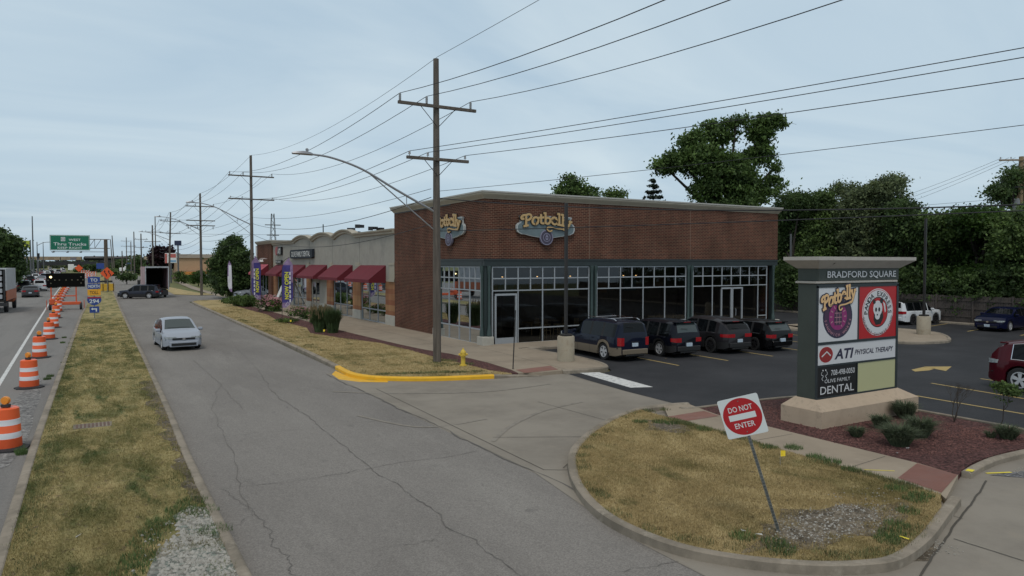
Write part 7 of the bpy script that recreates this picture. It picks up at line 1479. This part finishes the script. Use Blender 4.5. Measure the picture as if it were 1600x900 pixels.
# wall of trees beyond the fence
wall = [
 (1235, 62, [(1235, 330, 26, 30, 5200), (1250, 320, 20, 18, 2400), (1230, 380, 26, 50, 7500), (1240, 440, 30, 35, 4500)], 'lf_dark', 'dark tree right of the restaurant end wall'),
 (1285, 64, [(1275, 325, 24, 24, 2800), (1290, 350, 26, 40, 5000), (1285, 306, 14, 8, 450), (1280, 400, 28, 45, 6500)], 'lf_mid', 'green tree behind the sign cap, left side'),
 (1345, 60, [(1345, 320, 30, 24, 4600), (1380, 300, 26, 18, 2600), (1395, 285, 18, 12, 900), (1320, 300, 22, 14, 1300), (1350, 360, 38, 45, 8500), (1345, 420, 36, 40, 5200), (1392, 330, 28, 24, 3600)], 'lf_pale', 'tall pale feathery tree rising over the monument sign'),
 (1405, 56, [(1410, 340, 26, 24, 4000), (1430, 355, 22, 22, 2600), (1405, 390, 32, 45, 8500), (1410, 440, 32, 36, 5200)], 'lf_dark', 'dark dense tree just right of the monument sign'),
 (1470, 54, [(1465, 370, 30, 28, 5200), (1490, 352, 24, 18, 2600), (1455, 345, 12, 8, 400), (1470, 410, 36, 44, 8500), (1465, 450, 36, 26, 4500)], 'lf_mid', 'broad green tree behind the second light pole'),
 (1530, 52, [(1520, 350, 28, 20, 3600), (1545, 345, 24, 18, 3000), (1505, 338, 16, 9, 700), (1530, 395, 38, 48, 9500), (1525, 445, 36, 30, 4500)], 'lf_lite', 'lighter green tree behind the dark blue sedan'),
 (1590, 58, [(1580, 300, 24, 24, 2600), (1600, 285, 26, 26, 3000), (1560, 300, 16, 10, 700), (1585, 275, 14, 9, 500)], 'lf_dark', 'tree top around the pale transformer pole at the right edge'),
 (1600, 50, [(1590, 370, 34, 34, 6000), (1605, 350, 26, 24, 3600), (1595, 430, 40, 50, 9500), (1640, 380, 40, 60, 6000)], 'lf_mid', 'dense tree filling the right frame edge'),
]
for px, dep, pts, m, lb in wall:
    x, y, _ = at_depth(px, 411, dep); tree(lb, x, y, 10, .28, scr(x, y, dep, pts, depth_r=5.5), m, .215, seed=px, sub=44, spread=.38, group='trees beyond the fence')
# second rank so that no sky shows low down
for i, (px, dep) in enumerate([(1225, 75), (1265, 74), (1305, 78), (1350, 72), (1395, 74), (1440, 70), (1485, 68), (1530, 70), (1575, 66), (1620, 66)]):
    x, y, _ = at_depth(px, 411, dep); tree('shaded tree in the second rank beyond the fence, %s' % ['behind the restaurant corner', 'left of the sign', 'behind the left of the sign cap', 'behind the middle of the sign cap', 'behind the right of the sign cap', 'behind the second light pole', 'right of the second light pole', 'behind the dark blue sedan', 'left of the transformer pole', 'past the right frame edge'][i], x, y, 8, .25, scr(x, y, dep, [(px, 365, 34, 28, 2600), (px+10, 420, 38, 40, 3800), (px-8, 460, 38, 26, 2000)]), 'lf_dark', .5, seed=200+i, sub=24, spread=.5, group='second rank of trees beyond the fence')
# undergrowth along the fence
leaf = [(52.3, 44-i*1.9, 1.9+(i % 3)*.4, 1.0, 1.3, 1.7, 1500) for i in range(24)]
o = leaf_cloud('undergrowth', leaf, M['lf_dark'], .22, None, 44, 30, .3); tag(o, 'dark undergrowth tangled behind the wooden fence', 'bushes', kind='stuff')
# tree beside the far end of the shops
x, y = G(360, 466); dep = x*_F.x+y*_F.y
tree('round dense dark green tree beyond the side street', x, y, 7.4, .22, scr(x, y, dep, [(362, 395, 18, 20, 4200), (345, 425, 16, 22, 3600), (378, 420, 18, 28, 4200), (362, 445, 24, 16, 4200), (392, 435, 10, 22, 1600), (366, 378, 9, 8, 700), (350, 403, 10, 12, 900)]), 'lf_dark', .27, seed=31, spread=.35)
x, y = G(310, 447); dep = x*_F.x+y*_F.y; tree('small fresh green tree on the lawn left of the dark tree', x, y, 3.4, .09, scr(x, y, dep, [(311, 432, 10, 9, 1500), (304, 437, 6, 6, 500), (318, 438, 6, 6, 500)]), 'lf_lite', .26, seed=33, spread=.25)
x, y = G(283, 443); dep = x*_F.x+y*_F.y; tree('low bushy tree behind the box truck', x, y, 3, .09, scr(x, y, dep, [(280, 432, 8, 8, 900), (289, 436, 6, 7, 500)]), 'lf_mid', .3, seed=34, spread=.25)
x, y, _ = at_depth(254, 411, 190); tree('dark red round tree behind the signboards', x, y, 9, .3, scr(x, y, 190, [(253, 402, 16, 16, 3000), (245, 408, 8, 8, 600), (264, 405, 8, 10, 700)]), 'lf_red', .7, seed=35, spread=.7)
x, y, _ = at_depth(-4, 411, 100); tree('dark tree overhanging the left frame edge', x, y, 10, .3, scr(x, y, 100, [(-2, 385, 20, 18, 3600), (14, 400, 14, 10, 1400), (18, 378, 10, 6, 500), (6, 425, 20, 16, 2600), (22, 418, 10, 8, 700), (-10, 365, 14, 8, 700), (26, 388, 7, 5, 220)]), 'lf_dark', .45, seed=36, spread=.5)
for i, (px, py, dep, rx, ry, lb) in enumerate([(30, 432, 170, 14, 9, 'left of the queue of cars'), (175, 428, 230, 9, 6, 'right of the green sign column'), (190, 415, 300, 10, 7, 'behind the distant lorry'), (215, 417, 260, 16, 12, 'behind the box truck roof, left'), (236, 420, 240, 14, 10, 'behind the box truck roof, right'), (45, 415, 250, 10, 8, 'below the yellow billboard'), (198, 433, 140, 12, 4, 'at the right verge before the lorry'), (140, 421, 330, 20, 7, 'under the railway bridge')]):
    x, y, z_ = at_depth(px, py, dep); k = dep/FPX; t = thing('bush', 'dark green bush '+lb, 'bush', (x, y, 0)); leaf_cloud('foliage', [(0, 0, z_, rx*k, rx*k*.7, ry*k, 900)], M['lf_dark'], dep*.0035, t, 50+i, 20, dep*.003); a = MB(); a.tube([(0, 0, 0), (0, 0, max(.5, z_))], .1, 5); a.build('stem', M['bark'], t)
# far belt of trees on the horizon
fb = []; rr = random.Random(9)
for i in range(150):
    px = -60+i*4.6; dep = rr.uniform(560, 760)
    p = at_depth(px, 411, dep); hh = rr.uniform(4.5, 9.5) if px > 150 else rr.uniform(3, 6.5); fb.append((p[0], p[1], hh*.5, 10, 10, hh*.55, 260))
o = leaf_cloud('far_treeline', fb, M['lf_pale'], 2.2, None, 70, 20, 1.6); tag(o, 'low hazy belt of trees along the horizon', 'treeline', kind='stuff')
# ---------------- shrubs & bed plants
def bush(label, x, y, r, h, m, size, n, seed, z=.11, cat='bush', name='bush', group=None, extra=None):
    t = thing(name, label, cat, (x, y, z), 0, group); leaf_cloud('foliage', [(0, 0, h*.5, r, r, h*.5, n), (r*.3, -r*.2, h*.45, r*.7, r*.7, h*.4, n//2)], M[m], size, t, seed, 14, size*.9)
    a = MB(); rr = random.Random(seed)
    for _ in range(7): a.tube([(0, 0, -.02), (rr.uniform(-r, r)*.4, rr.uniform(-r, r)*.4, h*.4), (rr.uniform(-r, r)*.7, rr.uniform(-r, r)*.7, h*.8)], [.02, .015, .006], 4)
    a.build('stem', M['bark'], t)
    if extra:
        a = MB()
        for _ in range(extra[1]):
            an = rr.uniform(0, 6.28); q = rr.uniform(.2, 1)*r; zz = rr.uniform(.4, 1.05)*h; x_, y_ = math.cos(an)*q, math.sin(an)*q; s = extra[2]; a.add([(x_-s, y_, zz), (x_, y_-s, zz+s*.5), (x_+s, y_, zz), (x_, y_+s, zz+s*.5), (x_, y_, zz+s)], [(0, 1, 4), (1, 2, 4), (2, 3, 4), (3, 0, 4)])
        a.build('flowers', extra[0], t)
    return t
def grass_clump(label, x, y, r, h, n, col, seed, z=.11, w=.012, lean=.6, name='ornamental_grass', seedh=None):
    t = thing(name, label, 'plant', (x, y, z)); rr = np.random.default_rng(seed); mb = MB(); mb2 = MB()
    for _ in range(n):
        a = rr.uniform(0, 6.28); q = r*.35*math.sqrt(rr.uniform()); b = a+rr.normal()*.5; bx_, by_ = math.cos(a)*q, math.sin(a)*q; hh = h*rr.uniform(.55, 1.05); l = r*rr.uniform(.2, 1)*lean
        p0 = Vector((bx_, by_, 0)); p1 = Vector((bx_+math.cos(b)*l*.35, by_+math.sin(b)*l*.35, hh*.65)); p2 = Vector((bx_+math.cos(b)*l, by_+math.sin(b)*l, hh*(1-.25*(l/r)))); s = Vector((-math.sin(b), math.cos(b), 0))*w/2; sw = Vector((rr.normal(), rr.normal(), 0)).normalized()*w/2
        mb.add([p0-sw, p0+sw, p1+sw, p2, p1-sw], [(0, 1, 2, 4), (4, 2, 3)])
        if seedh and rr.uniform() < .12: mb2.tube([tuple(p2), tuple(p2+Vector((0, 0, .22)))], .018, 4)
    mb.build('blades', col, t)
    if seedh and mb2.v: mb2.build('seed_heads', seedh, t)
    if True: a = MB(); a.lathe([(r*.32, -.02), (r*.3, .06), (r*.1, .1)], 8); a.build('crown_base', M['dirt'], t)
    return t
gmat = mat('ornamental_grass_green', (.040, .070, .020), .7, var=.45, vscale=5); gmat2 = mat('fescue_green', (.065, .085, .042), .75, var=.5, vscale=9); pinkfl = mat('pink_bloom', (.45, .20, .22), .7, var=.3, vscale=7)
for px, py, r, lb in ((500, 519, .8, 'left part of the tall green grass clump by the shop walk'), (520, 520, .8, 'right part of the tall green grass clump by the shop walk'), (509, 514, .75, 'rear part of the tall green grass clump by the shop walk')):
    x, y = G(px, py, .11); grass_clump(lb, x, y, r, 1.55, 1500, gmat, px, w=.03, seedh=mat('plume', (.16, .12, .06), .8) if px == 500 else None)
for px, py, r, h, lb in ((480, 498, .8, .75, 'pink flowering shrub left of the tall grass clump'), (466, 494, .8, .7, 'pink flowering shrub beside the front banner'), (496, 506, .6, .6, 'pale pink flowering shrub in front of the tall grass')):
    x, y = G(px, py, .11); bush(lb, x, y, r, h, 'lf_mid', .12, 900, px, extra=(pinkfl, 150, .05))
for px, py, r, h, lb in ((417, 486, .9, 1.3, 'tall pink flowering bush between the two purple banners'), (428, 487, .7, 1.1, 'pink flowering bush right of the pole, near the white board')):
    x, y = G(px, py, .11); bush(lb, x, y, r, h, 'lf_mid', .14, 900, px, extra=(pinkfl, 260, .08))
for px, py, r, h, lb in ((372, 478, 1.0, 1.0, 'dark green shrub left of the second utility pole'), (388, 479, .9, 1.1, 'olive green shrub touching the second utility pole'), (356, 474, .6, .5, 'small shrub at the north end of the flower bed')):
    x, y = G(px, py, .11); bush(lb, x, y, r, h, 'lf_mid', .16, 1300, px)
x, y = G(448, 504, .11); bush('low brown green groundcover under the front banner', x, y, .7, .3, 'lf_mid', .1, 500, 71)
for px in (346, 358, 371, 383, 396): x, y = G(px, 455); bush('clipped hedge section beyond the side street, %s' % {346: 'leftmost', 358: 'second from the left', 371: 'middle', 383: 'second from the right', 396: 'rightmost'}[px], x, y, 1.3, 1.5, 'lf_dark', .25, 900, px, z=0, name='hedge', cat='hedge', group='hedge sections beyond the side street')
# bed round the monument sign
for px, py, r, h, n, lb in ((1405, 696, .5, .42, 1500, 'largest tuft of green fescue in front of the sign base'), (1437, 683, .45, .42, 1300, 'fescue tuft right of the largest one'), (1414, 653, .42, .4, 1100, 'fescue tuft at the right corner of the sign base'), (1376, 669, .33, .3, 700, 'fescue tuft in front of the middle of the sign base'), (1338, 682, .27, .22, 500, 'small fescue tuft left of the others'), (1574, 686, .36, .3, 800, 'fescue tuft near the right frame edge'), (1548, 684, .2, .16, 200, 'tiny dry tuft near the right frame edge')):
    x, y = G(px, py, .11); grass_clump(lb, x, y, r, h*1.35, int(n*.55), gmat2, px, w=.02, lean=1.15, name='fescue_tuft')
def twig_shrub(label, px, py, top, seed, leaves):
    x, y = G(px, py, .11); dep = x*_F.x+y*_F.y; h = (py-top)*dep/FPX; t = thing('bare_shrub', label, 'shrub', (x, y, .11)); rr = random.Random(seed); a = MB(); tips = []
    def br(p, d, l, r, n):
        e = p+d*l; m_ = (p+e)/2+Vector((rr.uniform(-.04, .04), rr.uniform(-.04, .04), 0)); a.tube([tuple(p), tuple(m_), tuple(e)], [r, r*.8, r*.6], 5); tips.append(e)
        if n > 0:
            for _ in range(3 if n > 1 else 2): dd = (d+Vector((rr.uniform(-.6, .6), rr.uniform(-.6, .6), rr.uniform(-.1, .5)))).normalized(); br(e, dd, l*.62, r*.55, n-1)
    for _ in range(3 if not leaves else 1): br(Vector((0, 0, 0)), Vector((rr.uniform(-.35, .35), rr.uniform(-.35, .35), 1)).normalized(), h*.38, .014, 4)
    a.build('stems', mat('twig', (.05, .04, .032), .9), t)
    if leaves:
        bl2 = [(q.x, q.y, q.z, .1, .1, .08, 22) for q in tips[6:70]]; leaf_cloud('foliage', bl2, M['lf_mid'], .06, t, seed, 8, .05)
twig_shrub('leafless many stemmed shrub in the sign bed behind the fescue', 1491, 659, 590, 4, False)
twig_shrub('thin leafy sapling in the sign bed in front of the maroon vehicle', 1561, 669, 590, 7, True)
# ================================================================ FENCE
M['fence'] = mat('fence_boards', (.075, .062, .055), .9, var=.25, vscale=2, stretch=(1, 1, .3))
fx = 51.45
for i in range(22):
    y0 = 45-2.44*i; t = thing('fence_panel', 'weathered dark wooden fence panel, %s' % (['first', 'second', 'third', 'fourth', 'fifth', 'sixth', 'seventh', 'eighth', 'ninth', 'tenth', 'eleventh', 'twelfth', 'thirteenth', 'fourteenth', 'fifteenth', 'sixteenth', 'seventeenth', 'eighteenth', 'nineteenth', 'twentieth', 'twenty first', 'twenty second'][i]+' from the restaurant end'), 'fence', (fx, y0, 0), group='wooden fence along the parking lot')
    a = MB(); rr = random.Random(i)
    for k_ in range(16): yy = -2.44+k_*.1525; a.box(-.012+rr.uniform(-.006, .006), .012, yy+.006, yy+.146, .12, 1.95+rr.uniform(-.02, .02))
    a.build('boards', M['fence'], t); a = MB(); 
    for z in (.5, 1.05, 1.6): a.box(-.06, -.02, -2.44, 0, z, z+.09)
    a.build('rail', M['fence'], t); a = MB(); a.box(-.11, -.02, -.05, .05, 0, 2.02); a.build('post', M['fence'], t)
# ================================================================ BACKGROUND BUILDINGS
tb = thing('tan_shop', 'low tan shop with an orange canopy beyond the lawn', 'building', (*G(345, 440), 0)); tb.rotation_euler = (0, 0, 0)
x0, y0 = G(277, 437); k = (x0*_F.x+y0*_F.y)/FPX
tb.location = (x0, y0, 0)
M['tanwall'] = mat('tan_brick', (.30, .20, .13), .85, var=.1); M['palewall'] = mat('pale_parapet', (.36, .31, .26), .85, var=.12); M['orangeband'] = mat('orange_canopy', (.55, .22, .05), .7)
zf2 = lambda py: EYE+(411-py)*k
a = MB(); W_ = 60*k/.86; a.box(0, W_, 0, 14, 0, zf2(423)); a.build('wall', M['tanwall'], tb); a = MB(); a.box(.3, W_, .3, 13.7, zf2(423), zf2(403)); a.build('upper_wall', mat('tan_band', (.42, .28, .17), .85, var=.08), tb); a = MB(); a.box(-.1, W_, -.1, 14.1, zf2(403), zf2(397)); a.build('parapet', M['palewall'], tb)
a = MB(); a.box(.6, W_-1, -1.6, -.01, zf2(429), zf2(424.5)); a.build('canopy', M['orangeband'], tb)
a = MB()
for i in range(5): a.box(.9+i*3, 3.3+i*3, -.06, -.01, .4, zf2(429.5)); 
a.build('window', M['cglass'], tb); a = MB()
for i in range(6): a.box(.65+i*3, .8+i*3, -1.5, -1.35, 0, zf2(429))
a.build('column', M['white'], tb)
x0, y0 = G(330, 443); d2 = thing('dark_house', 'dark grey gabled building with a white window left of the round tree', 'building', (x0+1, y0+3, 0)); k2 = (x0*_F.x+y0*_F.y)/FPX; zz = lambda py: EYE+(411-py)*k2
a = MB(); a.box(0, 9, 0, 9, 0, zz(424)); a.build('wall', mat('dark_siding', (.06, .055, .065), .9), d2); a = MB(); a.add([(-.4, -.4, zz(424)), (9.4, -.4, zz(424)), (9.4, 9.4, zz(424)), (-.4, 9.4, zz(424)), (4.5, -.4, zz(408)), (4.5, 9.4, zz(408))], [(0, 4, 5, 3), (1, 2, 5, 4), (0, 1, 4), (3, 5, 2), (0, 3, 2, 1)]); a.build('roof', mat('shingle', (.08, .075, .08), .9), d2)
a = MB(); a.box(1.0, 2.2, -.05, -.005, zz(437), zz(427)); a.build('window', M['white'], d2)
def signboard(px, top, bot, w_px, dep, m, label, poletop=None, cat='sign', txt=None, post=True, thick=.3, h=None):
    x, y, _ = at_depth(px, 411, dep); k = dep/FPX; t = thing('shop_signboard', label, cat, (x, y, 0), -YAW*.6); z1 = EYE+(411-top)*k; z0 = EYE+(411-bot)*k; w_ = w_px*k
    a = MB(); a.bbox(-w_/2, w_/2, -thick/2, thick/2, z0, z1, .05); q = a.build('board', M[m] if isinstance(m, str) else m, t)
    a = MB(); a.tube([(0, .0, 0), (0, .0, z0)], .18, 8); a.build('post', M['steel'], t)
    return t, z0, z1, w_, k, q
t, z0, z1, w_, k, q = signboard(267, 395.5, 411, 17, 150, 'white', 'red and white shop signboard left of the leaning pole')
fs_ = (Vector((0, -.16, 0)), Vector((1, 0, 0)), Vector((0, 0, 1)), Vector((0, -1, 0)))
a = MB(); a.prism([(-w_*.1, z0+(z1-z0)*.55), (w_*.45, z0+(z1-z0)*.55), (w_*.45, z1-.15), (-w_*.1, z1-.15)], 0, .02, 0, fs_); a.prism([(-w_*.48, z0), (-w_*.3, z0), (-w_*.3, z1-.1), (-w_*.48, z1-.1)], 0, .02, 0, fs_); a.prism([(-w_*.1, z0+.2), (w_*.45, z0+.2), (w_*.45, z0+(z1-z0)*.3), (-w_*.1, z0+(z1-z0)*.3)], 0, .02, 1, fs_); a.build('printed_panel', [mat('faded_red_print', (.5, .12, .1), .6), mat('blue_print', (.2, .35, .5), .6)], q)
signboard(278.5, 376, 383.5, 10, 170, mat('board_navy', (.02, .03, .07), .5), 'small dark blue signboard high on a pole left of the tan shop')
t, z0, z1, w_, k, q = signboard(230.5, 400, 406.5, 10.5, 190, mat('board_brown', (.16, .12, .08), .6), 'brown shop sign with a pale oval, behind the box truck')
a = MB(); a.prism(ell(0, (z0+z1)/2, w_*.42, (z1-z0)*.4, 20), 0, .03, 0, (Vector((0, -.16, 0)), Vector((1, 0, 0)), Vector((0, 0, 1)), Vector((0, -1, 0)))); a.build('oval', mat('oval_tan', (.5, .42, .3), .6), q)
t, z0, z1, w_, k, q = signboard(27, 376, 387, 36, 200, mat('billboard_yellow', (.38, .46, .04), .6), 'yellow green billboard behind the left tree', cat='billboard', thick=.6)
signboard(159, 411.5, 420, 15, 210, 'iblue', 'distant blue road sign above the orange diamond')
# railway bridge with a standing train
bz = 2.6
br = thing('railway_bridge', 'dark steel railway bridge crossing the highway in the distance', 'bridge', (*at_depth(120, 411, 480)[:2], 0), R_(-12))
a = MB(); a.box(-38, 75, -3, 3, bz, bz+2.6); 
for i in range(36): a.box(-38+i*3, -37.7+i*3, -3.1, -3.01, bz+.1, bz+2.4)
a.build('girder', M['dark'], br)
for s in (-34, -16, 4, 24, 44, 64): a = MB(); a.box(s-.5, s+.5, -2.6, 2.6, 0, bz-.01); a.build('pier', M['concb'], br)
for i, (xs, ln, kind_, lb) in enumerate([(-34, 12, 'box', 'tan freight car, leftmost on the bridge'), (-21.5, 12, 'box', 'tan freight car, second from the left on the bridge'), (-9, 12, 'box', 'tan freight car with the blue patch, left of the tank cars'), (4, 13, 'tank', 'black tank car on the bridge, leftmost of the two'), (18, 13, 'tank', 'black tank car on the bridge, rightmost of the two')]):
    f = thing('freight_car', lb, 'freight car', (0, 0, 0), R_(-12), 'freight train standing on the railway bridge'); c_, s_ = math.cos(R_(-12)), math.sin(R_(-12)); xm = xs+ln/2; f.location = (br.location.x+xm*c_, br.location.y+xm*s_, bz+2.65)
    a = MB()
    if kind_ == 'box': a.bbox(-ln/2, ln/2, -1.5, 1.5, .9, 3.3, .1); a.build('body', mat('freight_tan', (.30, .23, .16), .8, var=.25, vscale=.3), f); a = MB(); a.box(-1.2+i*.4, 2.0+i*.6, -1.53, -1.505, 1.1, 2.8); a.build('door', mat('freight_door', (.18, .16, .18) if i == 2 else (.26, .19, .13), .8), f)
    else: a.lathe([(.6, -ln/2), (1.3, -ln/2+.5), (1.45, -ln/2+1), (1.45, ln/2-1), (1.3, ln/2-.5), (.6, ln/2)], 18, (0, 0, 2.2), axis='x'); a.build('tank', M['black'], f, smooth=40); a = MB(); a.lathe([(.5, 3.6), (.5, 4.0), (.2, 4.05)], 10); a.build('dome', M['black'], f)
    for s in (-ln/2+2, ln/2-2): a = MB(); a.bbox(s-1.1, s+1.1, -1.1, 1.1, 0, .85, .1); a.build('bogie', M['dark'], f)
# lattice tower, lamp masts, traffic lights
x, y, _ = at_depth(427, 411, 420); k = 420/FPX; lt_ = thing('lattice_tower', 'distant steel lattice pylon above the far brick block', 'pylon', (x, y, 0)); h = EYE+(411-334)*k; a = MB()
for i in range(9):
    z0, z1 = h*i/9, h*(i+1)/9; w0, w1 = 1.5*(1-i/9)+.7, 1.5*(1-(i+1)/9)+.7
    for sx in (-1, 1):
        for sy in (-1, 1): a.tube([(sx*w0, sy*w0, z0), (sx*w1, sy*w1, z1)], .16, 4)
        a.tube([(sx*w0, -w0, z0), (-sx*w1, -w1, z1)], .11, 4)
a.build('frame', M['steel'], lt_); a = MB(); a.tube([(-4.5, 0, h*.80), (4.5, 0, h*.80)], .25, 4); a.tube([(-3.5, 0, h*.62), (3.5, 0, h*.62)], .25, 4); a.build('crossarm', M['steel'], lt_)
def mast(px, top, dep, reach, label, pylon=False):
    x, y, _ = at_depth(px, 411, dep); k = dep/FPX; h = EYE+(411-top)*k; t = thing('street_lamp', label, 'street lamp', (x, y, 0), group='distant street lamps'); a = MB(); a.tube([(0, 0, 0), (0, 0, h)], [.22, .12], 6); a.build('mast', M['steel'], t)
    if reach: a = MB(); a.tube(catmull([(0, 0, h-1.2), (reach*.5, 0, h-.2), (reach, 0, h)], 4), .09, 5); a.bbox(*sorted((reach, reach+.9*(1 if reach > 0 else -1))), -.2, .2, h-.1, h+.1, .03); a.build('lamp_arm', M['steel'], t)
mast(52, 338, 170, 0, 'tall bare mast above the left trees'); mast(58.5, 378, 230, 3.5, 'street lamp with a curved arm right of the tall mast'); mast(48, 375, 150, -4.5, 'street lamp reaching left in front of the billboard'); mast(68, 378, 280, 0, 'thin mast left of the green sign'); mast(42, 384, 190, 0, 'short mast beside the billboard'); mast(37, 386, 230, 0, 'shortest mast left of the tall one')
for px, py, dep, lb in ((60, 400, 230, 'dark traffic light head in front of the railway bridge'), (63, 415, 240, 'lower traffic light beside the queue of cars')):
    x, y, z_ = at_depth(px, py, dep); t = thing('traffic_light', lb, 'traffic light', (x, y, 0)); a = MB(); a.tube([(0, 0, 0), (0, 0, z_)], .12, 6); a.build('pole', M['steel'], t); a = MB(); a.bbox(-.35, .35, -.2, .2, z_-.8, z_+.9, .05); a.build('head', M['black'], t)
